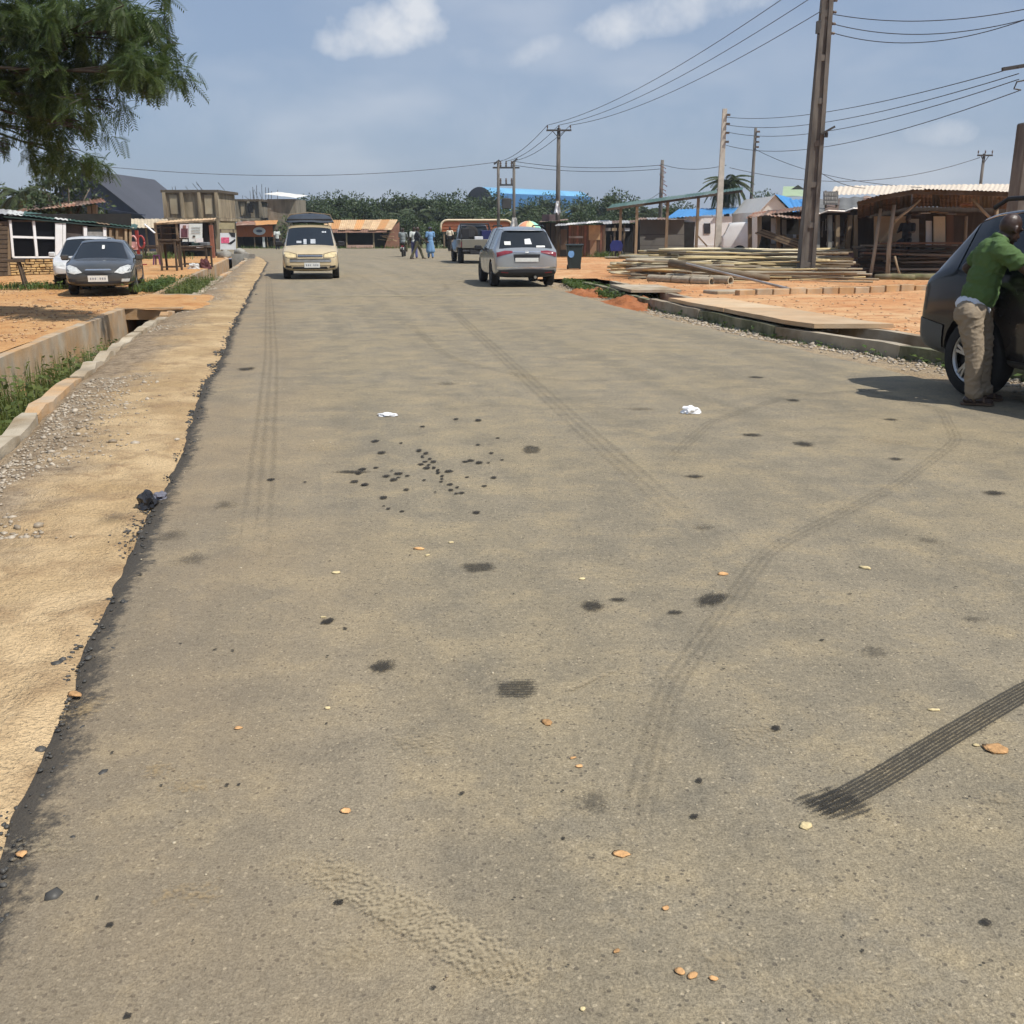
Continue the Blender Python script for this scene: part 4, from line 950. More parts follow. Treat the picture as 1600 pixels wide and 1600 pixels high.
# blue barrel vault warehouse
def vault():
    m1=M('blue cladding',(.05,.16,.36),.5,.12,.6,stretch=(1,1,.1)); m2=M('pale blue roof',(.16,.40,.62),.4,.08,1); m3=M('shade-toned arch end',(.018,.022,.04),.6,.1,1)  # near-black arch end: its shade is put into the colour
    A0=A(750,330,230); A0.z=-.7; B0=Vector((A(922,330,256).x-3,256,-.7)); ax=(B0-A0).normalized(); sd=Vector((ax.y,-ax.x,0)); L=(B0-A0).length
    t=thing('vaulted_warehouse','distant bright blue warehouse with a shade-coloured arched end above the trees','building',A0)
    r=4.2; top=A(750,292,230).z; zc=top-r*.95
    n=16; prof=[]
    for k in range(n+1):
        a=math.pi*k/n; prof.append((r*math.cos(a),zc+r*.95*math.sin(a)))
    out=[(r,-.7)]+prof+[(-r,-.7)]
    MB().poly([A0+sd*x+Vector((0,0,z+.7)) for x,z in out],-ax*.3).build('arched_end',m3,t)
    mb=MB(); N=len(prof)
    for seg in range(8):
        a=ax*(L*seg/8); b=ax*(L*(seg+1)/8-.05); m=MB(); V=[A0+a+sd*x+Vector((0,0,z+.7)) for x,z in prof]+[A0+b+sd*x+Vector((0,0,z+.7)) for x,z in prof]
        m.add(V,[(k,k+1,N+k+1,N+k) for k in range(N-1)]); m.build('roof_panel',m2,t,smooth=True)
        m=MB(); m.box(A0+(a+b)/2+sd*(r+.02)+Vector((0,0,(zc+r*.62+.7)/2)),((b-a).length,.12,zc+r*.62+.7),Matrix.Rotation(math.atan2(ax.y,ax.x),3,'Z')); m.build('wall_panel',m1,t)
        m=MB(); m.box(A0+(a+b)/2-sd*(r+.02)+Vector((0,0,(zc+.7)/2)),((b-a).length,.12,zc+.7),Matrix.Rotation(math.atan2(ax.y,ax.x),3,'Z')); m.build('wall_panel',m1,t)
vault()
# unfinished concrete storey
m_raw=M('stained raw concrete',(.33,.27,.18),.95,.25,1.2,.3,12,col2=(.14,.10,.06),c2scale=.7,c2amt=.42,stretch=(2,2,.35))
m_raw2=M('grey raw block',(.25,.22,.165),.95,.22,1.2,.3,12,col2=(.13,.11,.08),c2scale=.8,c2amt=.4,stretch=(2,2,.4))
def unfinished(u0,u1,vt,vb,Y,label,mat,cols,dep=9):
    a=A(u0,vt,Y); b=A(u1,vt,Y); zt=a.z; zb=A(u0,vb,Y).z; w=b.x-a.x
    t=thing('unfinished_building',label,'building',((a.x+b.x)/2,Y,-.7)); xc=(a.x+b.x)/2
    MB().box((xc,Y+dep/2,(zt+zb)/2),(w-.3,dep-.3,zt-zb-.1)).build('upper_wall',mat,t)
    MB().box((xc,Y+dep/2,zt+.06),(w+.25,dep+.25,.22)).build('roof_slab',M('dark stained slab',(.10,.08,.055),.95,.3,2),t)
    MB().box((xc,Y+dep/2,zb-.1),(w+.3,dep+.3,.24)).build('floor_slab',mat,t)
    MB().box((xc,Y+dep/2+.4,zb/2-.45),(w-.5,dep-.8,zb+.5)).build('lower_wall',M('dim cream plaster',(.30,.24,.15),.9,.2,1),t)
    for k in range(cols):
        x=a.x+.12+(w-.24)*k/(cols-1); MB().box((x,Y-.02,(zt+zb)/2),(.26,.3,zt-zb-.06)).build('column',mat,t)
        MB().box((x,Y-.02,zb/2-.45),(.26,.3,zb+.48)).build('column',mat,t)
    for k in range(cols-1):
        x0=a.x+.3+(w-.24)*k/(cols-1); x1=a.x-.06+(w-.24)*(k+1)/(cols-1)
        if k%2==0: MB().box(((x0+x1)/2,Y+.1,(zt+zb)/2+.05),((x1-x0)*.6,.1,(zt-zb)*.72)).build('plaster_panel',M('pale render',(.42,.36,.25),.9,.2,2,col2=(.28,.22,.14),c2scale=1),t)
    for k in range(7):
        x=a.x+w*random.random(); MB().tube([(x,Y+.3+random.random()*dep*.6,zt),(x+random.uniform(-.1,.1),Y+.5,zt+random.uniform(.4,1.1))],.02,5).build('rebar',m_iron,t)
    return t
unfinished(254,340,300,341,88,'stained unfinished concrete storey above the tan roofed stall',m_raw,4,6)
t=unfinished(368,408,314,341,104,'low grey block building with rebar behind the orange kiosk',m_raw2,3,6)
MB().box(A(391,325,103.8),(.5,.3,.9)).build('window',M('black void',(.01,.01,.01),.9),t)
for k in range(7):
    p=A(396+k*6+random.uniform(-2,2),312,106); MB().tube([p,p+Vector((.05,0,random.uniform(.8,1.5)))],.028,5).build('rebar',m_iron,t)
a=A(412,303,100); b=A(462,309,100)
rf=thing('white_roof_building','plain block hut with a thin white sloping roof behind the leafy tree','building',((a.x+b.x)/2,100,-.7))
MB().box(((a.x+b.x)/2,103,(b.z-.8)/2),(b.x-a.x-.3,5,b.z+.6)).build('wall',m_raw2,rf); corr_roof(rf,a,b,b+Vector((0,6,.4)),a+Vector((0,6,.4)),[M('white roof sheet',(.7,.68,.62),.5,.1,2)],5)
# cream roofed bungalow behind the tables
m_cream=M('cream roof sheet',(.56,.47,.33),.7,.15,1.5,.1,20,col2=(.45,.36,.24),c2scale=1)
a=A(150,356,78); b=A(262,356,78)
bg_=thing('cream_bungalow','low bungalow with a cream roof behind the market tables','building',((a.x+b.x)/2,78,0))
corr_roof(bg_,a,b,A(262,342,84),A(150,342,84),[m_cream],7,.3,.03)
MB().box(((a.x+b.x)/2,80,.85),(b.x-a.x-.6,3,1.72)).build('wall',M('dark blue grey plaster',(.05,.055,.08),.9,.2,1),bg_)
for k in range(4): MB().box((a.x+.6+k*1.5,78.45,1.0),(.12,.12,2.0)).build('post',M('old timber',(.20,.145,.09),.9,.3,5,.3,20,stretch=(1,1,.2)),bg_)
m_wood=M('old timber',(.20,.145,.09)); m_wood2=M('dark old timber',(.085,.06,.04),.9,.3,5,.3,20,stretch=(1,1,.2)); m_wood3=M('pale timber',(.36,.27,.17),.85,.25,5,.3,20,col2=(.25,.18,.11),c2scale=3,stretch=(1,1,.2))
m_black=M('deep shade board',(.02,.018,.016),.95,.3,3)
m_rust=M('rusty roof sheet',(.22,.09,.05),.8,.3,3,.15,30,col2=(.30,.22,.17),c2scale=1.5,c2amt=.45,rnd=.3)
m_rust2=M('dark rusty sheet',(.10,.06,.045),.85,.3,3,.15,30,col2=(.24,.17,.13),c2scale=1.5,rnd=.3)
m_tan=M('tan roof sheet',(.62,.44,.25),.7,.15,2,.1,30,col2=(.50,.33,.18),c2scale=1.2,rnd=.1)
m_orange=M('orange painted board',(.48,.14,.045),.75,.18,2,.1,20,col2=(.40,.12,.05),c2scale=2,rnd=.1)
m_orange2=M('faded orange roof',(.60,.33,.13),.75,.2,2,.1,20,col2=(.50,.24,.09),c2scale=2,rnd=.12)
m_galv=M('galvanised sheet',(.45,.44,.42),.45,.15,3,.1,30,metal=.3,col2=(.30,.24,.19),c2scale=1.3,c2amt=.35,rnd=.15)
m_green=M('green roof sheet',(.035,.085,.065),.5,.2,2,.1,20,col2=(.06,.12,.09),c2scale=2)
m_white=M('white paint',(.79,.80,.81),.6,.06,3,.05,20,col2=(.68,.68,.66),c2scale=1.5,c2amt=.35,rnd=.04)
m_blueroof=M('bright blue roof',(.06,.24,.52),.45,.1,2,rnd=.06)
# orange kiosk
Yk=98
def kiosk_orange():
    a=A(367,370,Yk); b=A(427,370,Yk); t=thing('orange_kiosk','bright orange kiosk with a round white logo board','kiosk',((a.x+b.x)/2,Yk,-.72))
    w=b.x-a.x; zt=A(380,352,Yk).z; zb=a.z
    for k in range(3): piece('fascia_board',(a.x+w*(k+.5)/3,Yk,(zt+zb)/2),(w/3-.02,.08,zt-zb),m_orange,t)
    c=A(405,361,Yk-.15); mb=MB(); n=20
    mb.poly([c+Vector((.58*math.cos(6.283*k/n),0,.36*math.sin(6.283*k/n))) for k in range(n)],(0,.06,0)); s=mb.build('logo_board',M('white logo board',(.62,.62,.68),.6,.05,3),t)
    mb=MB(); mb.poly([c+Vector((.30*math.cos(6.283*k/n),-.02,.13*math.sin(6.283*k/n))) for k in range(n)],(0,.015,0)); mb.build('logo_mark',M('blue grey ink',(.13,.15,.24),.6),s)
    corr_roof(t,A(364,353,Yk-.6),A(400,351,Yk-.6),A(398,345,Yk+2.5),A(372,346,Yk+2.5),[m_rust],3); corr_roof(t,A(398,352,Yk-.5),A(432,350,Yk-.5),A(434,344,Yk+2.5),A(398,345,Yk+2.5),[m_orange2],3)
    for u in (369,397,417): MB().box((A(u,370,Yk).x,Yk+.1,(zb-.72)/2),(.1,.1,zb+.7)).build('post',m_wood,t)
    piece('shutter',(A(412,378,Yk).x,Yk+.05,.5),(.22,.05,1.0),m_white,t)
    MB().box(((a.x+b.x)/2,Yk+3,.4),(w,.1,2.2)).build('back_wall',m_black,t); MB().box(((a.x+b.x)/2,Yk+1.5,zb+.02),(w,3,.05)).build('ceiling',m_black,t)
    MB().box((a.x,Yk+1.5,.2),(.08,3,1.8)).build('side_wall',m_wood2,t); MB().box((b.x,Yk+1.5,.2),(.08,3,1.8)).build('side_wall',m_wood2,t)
kiosk_orange()
def long_shed():
    t=thing('tan_roof_shed','long open shed with a patched tan roof and dark interior','shed',(A(565,380,Yk).x,Yk,-.72))
    zf=A(560,358,Yk).z
    corr_roof(t,A(505,359,Yk-.8),A(612,359,Yk-.8),A(622,343,Yk+3.2),A(507,344,Yk+3.2),[m_tan,m_orange2,m_tan],9,.18,.02)
    corr_roof(t,A(507,364,Yk-.9),A(604,363,Yk-.9),A(606,357.5,Yk-.6),A(506,357.5,Yk-.6),[M('brown awning sheet',(.23,.13,.09),.8,.2,2)],5,.18,.015)
    x0=A(508,380,Yk).x; x1=A(622,380,Yk).x
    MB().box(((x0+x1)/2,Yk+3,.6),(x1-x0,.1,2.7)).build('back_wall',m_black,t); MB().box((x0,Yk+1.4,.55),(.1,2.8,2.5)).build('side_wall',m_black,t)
    MB().poly([A(600,388,Yk+.2),A(624,388,Yk+.2),A(624,346,Yk+.2),A(610,358,Yk+.2)],(0,.1,0)).build('side_board',M('pinkish brown board',(.30,.15,.10),.85,.25,2),t)
    for u in (510,543,585): MB().box((A(u,375,Yk).x,Yk-.5,.35),(.13,.13,2.1)).build('post',m_wood3,t)
    for k in range(6):
        a=A(random.uniform(588,606),random.uniform(362,382),Yk-.2); b=a+Vector((random.uniform(.7,1.5),-.2,random.uniform(-.6,.2))); MB().beam(a,b,.14,.06).build('loose_board',random.choice([m_wood3,m_tan,m_rust]),t)
    o=MB().box(A(563,387,92.5)+Vector((0,0,.1)),(2.2,.8,.24)).build('concrete_step',M('pink concrete block',(.50,.33,.26),.9,.2,2)); tag(o,'pinkish concrete step in front of the tan roofed shed','step')
long_shed()
def curved_shed():
    t=thing('orange_shed','orange shed with a rounded white edged roof behind the dark pickup','shed',(A(745,380,Yk).x,Yk,-.72))
    u0,u1=689,800; zt=A(740,344,Yk).z; zb=A(740,362,Yk).z; x0=A(u0,362,Yk).x; x1=A(u1,362,Yk).x; r=.6
    pts=[(x0,Yk,zb)]+[(x0+r-r*math.cos(q*math.pi/8),Yk,zt-r+r*math.sin(q*math.pi/8)) for q in range(5)]+[(x1-r+r*math.sin(q*math.pi/8),Yk,zt-r+r*math.cos(q*math.pi/8)) for q in range(5)]+[(x1,Yk,zb)]
    MB().poly(pts,(0,3,0)).build('roof',m_orange,t)
    mb=MB(); mb.tube([Vector(p)+Vector((0,-.06,0)) for p in pts],.10,6); mb.build('roof_edging',M('cream trim',(.68,.55,.38),.7,.1,2),t,smooth=True)
    for k in range(3): MB().beam((x0+.2,Yk-.04,zt-.45-.28*k),(x1-.2,Yk-.04,zt-.45-.28*k),.05,.06).build('roof_rib',M('pale orange strip',(.55,.24,.13),.7),t)
    for u in (694,735,780,798): MB().box((A(u,375,Yk).x,Yk+.1,.1),(.14,.14,zb+.72+.7)).build('post',m_wood,t)
    MB().box(((x0+x1)/2,Yk+2.8,.2),(x1-x0,.1,2)).build('back_wall',m_black,t)
curved_shed()
# ================================================ LEFT SHOP ROW
FA=Vector((-18.6,34.2,0)); FB=Vector((-14.1,37.9,0)); FD=(FB-FA).normalized(); FN=Vector((FD.y,-FD.x,0)); FANG=math.atan2(FD.y,FD.x)
def onf(u,v,off=0.0):
    """pixel -> point on the shop front plane moved off toward the road"""
    x,y,d=ray(u,v); o=Vector((0,0,CH)); r=Vector((x,y,d)); p0=FA+FN*off
    t=(p0-o).dot(FN)/r.dot(FN); return o+r*t
shop=thing('roadside_shop','low roadside shop with white framed windows over a stone base','shop',(FA+FB)/2)
def fpanel(u0,v0,u1,v1,off,th,mat,name,parent=shop,bevel=0):
    a=onf(u0,v0,off); b=onf(u1,v0,off); c=onf(u1,v1,off); d=onf(u0,v1,off)
    return MB().poly([a,b,c,d],-FN*th).build(name,mat,parent)
zg=.05
gl=M('shop window glass',(.006,.006,.007),.25,.1,1,spec=.12)
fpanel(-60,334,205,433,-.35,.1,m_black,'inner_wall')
# stone base: courses of uneven stones
m_st=M('honey stone',(.42,.29,.13),.9,.3,8,.3,40,col2=(.27,.18,.09),c2scale=6,rnd=.35); 
p0=onf(17,432); p1=onf(118,430); L_=(p1-p0).length
MB().box((p0+p1)/2-FN*.15+Vector((0,0,.22)),(L_,.26,.72),FANG).build('stone_base_core',M('dark mortar',(.10,.075,.05),.95),shop)
mb=MB(); z=.06
while z<.60:
    h=random.uniform(.07,.12); s=0
    while s<L_-.05:
        w=random.uniform(.14,.34); w=min(w,L_-s); c=p0+FD*(s+w/2)-FN*random.uniform(-.02,.03); c.z=z+h/2
        tilt=Matrix.Rotation(FANG,3,'Z')@Matrix.Rotation(random.uniform(-.10,.10),3,'Y'); mb.box(c,(w-.025,.10,h-.02),tilt); s+=w
    z+=h
o=mb.build('stones',m_st,shop,bevel=.012); o['kind']='stuff'
# dark slatted wall left of the windows
for k in range(12):
    v=343+k*7.2; a=onf(-60,v+6,.02); b=onf(12,v+6,.02); MB().beam(a,b,.03,.13).build('slat',m_wood2,shop)
fpanel(12,344,17,430,.01,.08,m_wood,'corner_post')
# window frame members
def fbar(u0,v0,u1,v1,w,off,mat,name,parent=shop): return MB().beam(onf(u0,v0,off),onf(u1,v1,off),w,w,up=FN).build(name,mat,parent)
wf=fbar(15.5,344,20.5,402,.075,.05,m_white,'window_frame')
fbar(52,345,57.5,401,.085,.052,m_white,'mullion',wf); fbar(17,370,88,372,.075,.045,m_white,'transom',wf); fbar(20,402,90,402,.06,.05,m_white,'sill',wf); fbar(15,345,88,346,.05,.048,m_wood2,'head',wf)
for (u0,v0,u1,v1) in ((19,347,52,368),(57,347,88,369),(20,373,53,400),(58,373,89,400)): fpanel(u0,v0,u1,v1,.0,.012,gl,'pane',wf)
# things inside the window: jars and boxes
for k in range(7):
    c=onf(60+k*4.4,384+random.uniform(-7,8),-.22); MB().box(c,(.10,.1,random.uniform(.12,.25)),FANG).build('goods_box',random.choice([m_white,M('grey tin',(.3,.3,.32),.5),M('pink pack',(.4,.2,.22),.6)]),shop)
fpanel(86.5,348.5,103,400,.16,.05,m_white,'shutter'); fpanel(97.5,349,98.3,399.5,.165,.055,M('grey groove',(.35,.35,.34),.7),'shutter_stile')
fpanel(103,350,131,432,.0,.06,M('shaded opening tone',(.06,.05,.045),.9,.3,3),'opening_shade')  # first sheet: dark colour stands in for the shaded opening beside the shutter
fpanel(131,355,166,430,.02,.06,M('dull green plaster',(.14,.15,.13),.9,.2,2),'side_panel')
fbar(132.5,354,133.5,400,.12,.08,m_white,'post'); fbar(163,355,163.5,400,.11,.08,m_white,'post'); fpanel(137,362,161,378,.09,.02,M('grey poster',(.26,.26,.25),.7,.3,9),'poster')
fpanel(166,356,205,428,.02,.06,m_wood,'side_panel')
for u in (172,182,196,203): fbar(u,357,u+.6,420,.09,.1,random.choice([m_wood3,m_wood]),'post')
# roof: white strip, green sheets sloping down to the right
corr_roof(shop,onf(-60,325,.2),onf(20,336.5,.2),onf(22,329,-1.6),onf(-60,318,-1.6),[m_galv],3,.16,.015)
corr_roof(shop,onf(10,334,.18),onf(110,345,.18),onf(112,338,-1.6),onf(14,328,-1.6),[M('white grey sheet',(.60,.60,.56),.5,.1,3),m_green,m_green],4,.16,.015)
corr_roof(shop,onf(106,344.5,.17),onf(214,356,.17),onf(216,351,-1.6),onf(108,338.5,-1.6),[m_green,m_green,m_wood],5,.16,.015)
MB().beam(onf(5,338.5,.14),onf(212,358,.14),.04,.13,up=FN).build('fascia',M('dark green fascia',(.02,.04,.035),.6,.2,2),shop)
# shack behind with a rusty roof
rs=thing('rusty_roof_shack','shack with a tilted rusty red roof behind the windowed shop','shack',A(100,345,43)-Vector((0,0,A(100,345,43).z)))
corr_roof(rs,A(20,332,42),A(166,316,42),A(160,309,45),A(40,323,45),[m_rust,m_rust2,m_rust],6,.16,.02)
for u,v0,v1 in ((142,322,350),(150,320,350),(115,330,350),(60,332,352)): MB().beam(A(u,v1+60,42.4),A(u-1.5,v0,42.4),.16).build('post',m_wood,rs)
fp=A(60,332,43.4); MB().box((A(85,340,43.5).x,44.2,1.05),(3.6,1.2,2.1)).build('wall',m_black,rs)
# ---- wooden bench under the tree
def bench(c,rz,L,h,label,leg_tilt=.28,name='wooden_bench',w=.3,mat=None,cat='bench'):
    mat=mat or m_wood; t=thing(name,label,cat,c,rz)
    for k in range(2): MB().box((0,(-.5+k)*w*.52,h),(L,w*.5-.01,.075)).build('seat_plank',m_wood2,t)
    for sx in (-1,1):
        for sy in (-1,1): MB().beam((sx*(L/2-.15),sy*w*.25,h-.02),(sx*(L/2-.15)+sx*leg_tilt*h*.6,sy*w*.5,0),.06).build('leg',m_wood2,t)
        MB().beam((sx*(L/2-.1),-w*.3,h*.55),(sx*(L/2-.1),w*.3,h*.55),.045).build('stretcher',m_wood2,t)
    return t
c=G(12,449,-.1); bench((c.x-.1,c.y,-.12),.15,1.3,.80,'rough wooden bench standing in grass before the stone based shop')
# ---- market stall with tan roof, posters
Ys=62
st=thing('market_stall','tan roofed market stall hung with white posters','stall',(A(290,380,Ys).x,Ys,0))
corr_roof(st,A(243,349,Ys-.3),A(335,343,Ys-.3),A(338,340.5,Ys+2.2),A(250,345,Ys+2.2),[m_tan],5,.2,.02)
MB().beam(A(243,350.2,Ys-.31),A(335,344.3,Ys-.31),.05,.10).build('eave_board',m_wood3,st)
for u in (247,280,334): MB().box((A(u,380,Ys).x,Ys-.2,1.0),(.12,.12,2.0)).build('post',m_wood,st)
MB().box((A(290,380,Ys+2).x,Ys+2,1.0),(3.7,.08,2.0)).build('back_wall',m_black,st); MB().box((A(252,380,Ys).x,Ys+1,.9),(.06,1.9,1.8)).build('side_wall',m_wood2,st)
for v in (356,365,374): MB().beam(A(247,v,Ys+.6),A(283,v,Ys+.6),.25,.04).build('shelf',m_wood,st)
def vboard(u0,v0,u1,v1,Y,mat,name,parent,th=.03,du=0):
    return MB().poly([A(u0,v0,Y),A(u1,v0,Y),A(u1+du,v1,Y),A(u0+du,v1,Y)],(0,th,0)).build(name,mat,parent)
m_poster=M('white poster',(.72,.77,.74),.5,.05,2,rnd=.05)
vboard(281,350,296,372,Ys-.52,M('pinkish poster',(.66,.60,.62),.5,.15,3),'poster',st); q=vboard(283,357,293,371,Ys-.55,M('poster portrait',(.16,.06,.08),.6,.5,6),'poster_print',st); vboard(285.5,352,290.5,358,Ys-.55,M('poster face',(.30,.16,.13),.6,.2,5),'poster_print',st)
vboard(295,349.5,316,385,Ys-.56,m_poster,'poster',st); vboard(306,372,317,388,Ys-.62,m_white,'poster',st,du=1); vboard(285,374,293,381,Ys-.6,m_poster,'poster',st)
for v in (355,359,363): vboard(299,v,313,v+1,Ys-.59,M('poster ink line',(.42,.47,.47),.6),'poster_print',st,.012)
vboard(301,368,305,371,Ys-.59,M('poster dark print',(.08,.08,.08),.6),'poster_print',st,.012)
MB().beam(A(225.5,350,58),A(242,364,58),.22,.04).build('leaning_board',m_white,st)
# brown post frame right of the stall
MB().box((A(331,370,Ys-1).x,Ys-1,.9),(.2,.2,1.9)).build('post',M('red brown post',(.26,.10,.06),.8,.2,4),st)
# ---- tables
def table(u0,u1,v0,v1,Yd,label,top=None,h=None,mat=None,w=.8,name='market_table'):
    a=G(u0,v1,.05); b=G(u1,v1,.05); c=(a+b)/2; h=h or .75; L=(b-a).length; rz=math.atan2(b.y-a.y,b.x-a.x)
    t=thing(name,label,'table',(c.x,c.y,.05),rz or 1e-5); mat=mat or m_wood2
    for k in range(3): MB().box((0,(-1+k)*w/3,h),(L,w/3-.015,.05)).build('top_plank',top or mat,t)
    for sx in (-1,1):
        for sy in (-1,1): MB().box((sx*(L/2-.06),sy*(w/2-.06),h/2-.02),(.07,.07,h-.04)).build('leg',mat,t)
    for sy in (-1,1): MB().box((0,sy*(w/2-.06),h-.1),(L-.14,.04,.1)).build('apron',mat,t); MB().box((0,sy*(w/2-.06),.15),(L-.14,.04,.05)).build('stretcher',mat,t)
    return t
t1_=table(255,283,0,423,0,'tall dark wooden table frame nearest the grey sedan',h=1.15,w=.7)
t2a=table(283,330,0,418,0,'long low dark table below the white posters',h=.85,w=.8)
t3_=table(225,252,0,405,0,'small dark bench table beside the red stand',h=.7,w=.5)
for k in range(8):
    u=random.uniform(287,326); c=G(u,412,.05); 
for (u,v,s,m_,lb) in ((296,398,(.5,.4,.16),m_bag,'black tray of goods on the long low table'),(309,397,(.55,.4,.12),M('dark green tray',(.03,.05,.04),.6),'dark green tray of goods on the long low table'),(322,399,(.4,.4,.14),M('grey crate',(.18,.18,.18),.6),'grey crate at the end of the long low table')):
    c=G(u,417,.05); o=MB().box((c.x,c.y,.93+s[2]/2),s).build('goods_tray',m_,bevel=.02); tag(o,lb,'tray')
c=G(302,421,.05); crumple('cloth_bundle',(c.x,c.y+.1,.0),(.22,.18,.22),M('grey white cloth',(.5,.5,.48),.8,.2,6),'white cloth bundle under the long low table',2.2,'bundle')
c=G(318,419,.05); crumple('sack',(c.x,c.y+.2,.0),(.22,.2,.3),M('dark maroon sack',(.09,.03,.03),.9),'dark maroon sack under the long low table',5.2,'sack')
c=G(247,414,.05); t=thing('plastic_stool','small purple plastic stool in front of the tables','stool',(c.x,c.y,.05))
mp_=M('purple plastic',(.12,.03,.10),.4,.1,4); MB().box((0+c.x,c.y,.05+.42),(.3,.3,.04)).build('seat',mp_,t,bevel=.01)
for sx in (-1,1):
    for sy in (-1,1): MB().beam((c.x+sx*.11,c.y+sy*.11,.46),(c.x+sx*.15,c.y+sy*.15,.05),.05).build('leg',mp_,t)
# ---- red stand with rings
c=A(217,398,46); t=thing('red_stand','red metal stand with two pale rings beside the cream bungalow','stand',(c.x,46,.05))
m_red=M('red paint',(.30,.045,.04),.5,.15,4); m_pink=M('pale pink rim',(.62,.34,.33),.5,.1,4)
MB().beam((c.x,46,.05),(c.x,46,A(217,360,46).z),.12).build('post',m_red,t); MB().box((c.x,46,.08),(.5,.4,.05)).build('base',m_red,t)
for sx in (-1,1):
    q=c+Vector((sx*.17,-.06,A(217,378,46).z-c.z)); P=[q+Vector((.15*math.cos(a*math.pi/8),0,.26*math.sin(a*math.pi/8))) for a in range(17)]; MB().tube(P,.045,6).build('ring',m_pink if sx<0 else m_red,t,smooth=True)
MB().box((c.x-.13,45.95,A(217,384,46).z),(.3,.05,.35)).build('plate',m_pink,t)
# ---- advert board
Yb=80; bd=thing('advert_board','white advert board with a pink block print beside the orange kiosk','sign',(A(357,390,Yb).x,Yb,-.08))
vboard(344,364,368,390,Yb,m_white,'board',bd,.08); vboard(345.5,371,358,380,Yb-.02,M('pink print',(.72,.12,.22),.6,.35,9),'print',bd,.012); 
MB().poly([A(357,363,Yb-.02),A(367.5,364,Yb-.02),A(367.5,371,Yb-.02),A(362,370,Yb-.02)],(0,.015,0)).build('print',M('black print',(.02,.02,.022),.6),bd); MB().poly([A(356,381,Yb-.02),A(367.5,373,Yb-.02),A(367.5,376.5,Yb-.02),A(361,382,Yb-.02)],(0,.015,0)).build('print',M('black print',(.02,.02,.022),.6),bd)
for u in (346,366): MB().box((A(u,380,Yb+.1).x,Yb+.12,.4),(.08,.08,1.3)).build('post',m_wood,bd)
vboard(342,348,366,358,Yb+3,M('yellow cream hoarding',(.50,.42,.24),.7,.2,2),'hoarding',bd,.1); MB().box((A(344,360,Yb+3).x,Yb+3.1,.9),(.1,.1,2.2)).build('post',m_wood,bd); MB().box((A(364,360,Yb+3).x,Yb+3.1,.9),(.1,.1,2.2)).build('post',m_wood,bd)
# rubble heads at the drain's far end
for k,(u,v,s) in enumerate(((352,402,.5),(375,398,.42),(383,401,.3))):
    c=G(u,v,0); o=lump('concrete_lump',(c.x,c.y,.12),(s,s*.8,s*.55),m_concgrey,k*4.4); tag(o,'rough concrete lump at the far end of the left drain','lump','lumps at the drain end')
c=G(378,405,0); MB().box((c.x-.3,c.y+1.5,-.2),(1.3,.25,.9)).build('drain_headwall',m_concgrey); tag(bpy.data.objects['drain_headwall'],'grey concrete headwall closing the left drain by the junction','wall')
# ================================================ RIGHT SIDE
# ---- brown plank kiosk
Y1=62; k1=thing('plank_kiosk','brown plank kiosk with a whitish sheet roof','kiosk',(A(915,400,Y1).x,Y1,0))
x0=A(888,380,Y1).x; x1=A(945,380,Y1).x; zt=A(915,352,Y1).z
mats=[M('brown plank',(.16,.095,.06),.9,.3,4,.2,20,col2=(.10,.06,.04),c2scale=2,stretch=(2,2,.3)),M('reddish plank',(.20,.09,.06),.9,.3,4,.2,20),M('tan ply board',(.36,.24,.13),.85,.2,3)]
n=14
for k in range(n):
    w=(x1-x0)/n; piece('plank',(x0+w*(k+.5),Y1,zt/2),(round(w-.02,3),.05,round(zt,2)),mats[0] if k%3 else mats[1],k1)
vboard(920,352,938,375,Y1-.06,mats[2],'patch_board',k1); vboard(922,375,932,401,Y1-.05,M('light brown board',(.28,.17,.10),.85,.2,3),'patch_board',k1,.02); vboard(876,358,886,390,Y1-.3,m_wood2,'door',k1)
vboard(889,369,911,372,Y1-.07,m_galv,'ledge',k1); 
for u in (900,904,908): MB().beam(A(u,379,Y1-.15),A(u+1,396,Y1-.15),.10,.03).build('pale_slat',m_wood3,k1)
MB().box(((x0+x1)/2,Y1+1.6,zt/2),(x1-x0-.1,.06,zt)).build('back_wall',m_black,k1)
corr_roof(k1,A(866,353,Y1-.7),A(948,347,Y1-.7),A(952,343.5,Y1+2.4),A(872,350,Y1+2.4),[m_galv,M('whitish sheet',(.66,.63,.58),.5,.1,3)],5,.16,.015)
k2=thing('dark_shack','dark plank shack squeezed behind the plank kiosk','shack',(A(858,380,66).x,66,0)); MB().box((A(866,380,66).x,67,1.0),(1.9,2,2.1)).build('wall',m_black,k2); corr_roof(k2,A(842,347,65.2),A(888,344,65.2),A(888,342,68.5),A(845,345,68.5),[m_rust2],3)
vboard(847,335,868,346,66.5,M('purplish brown sheet',(.17,.12,.12),.8,.2,2),'sign_sheet',k2)
for k in range(3): piece('plank',(A(856+k*8,380,65.9).x,65.95,1.0),(.25,.05,2.0),m_wood2,k2)
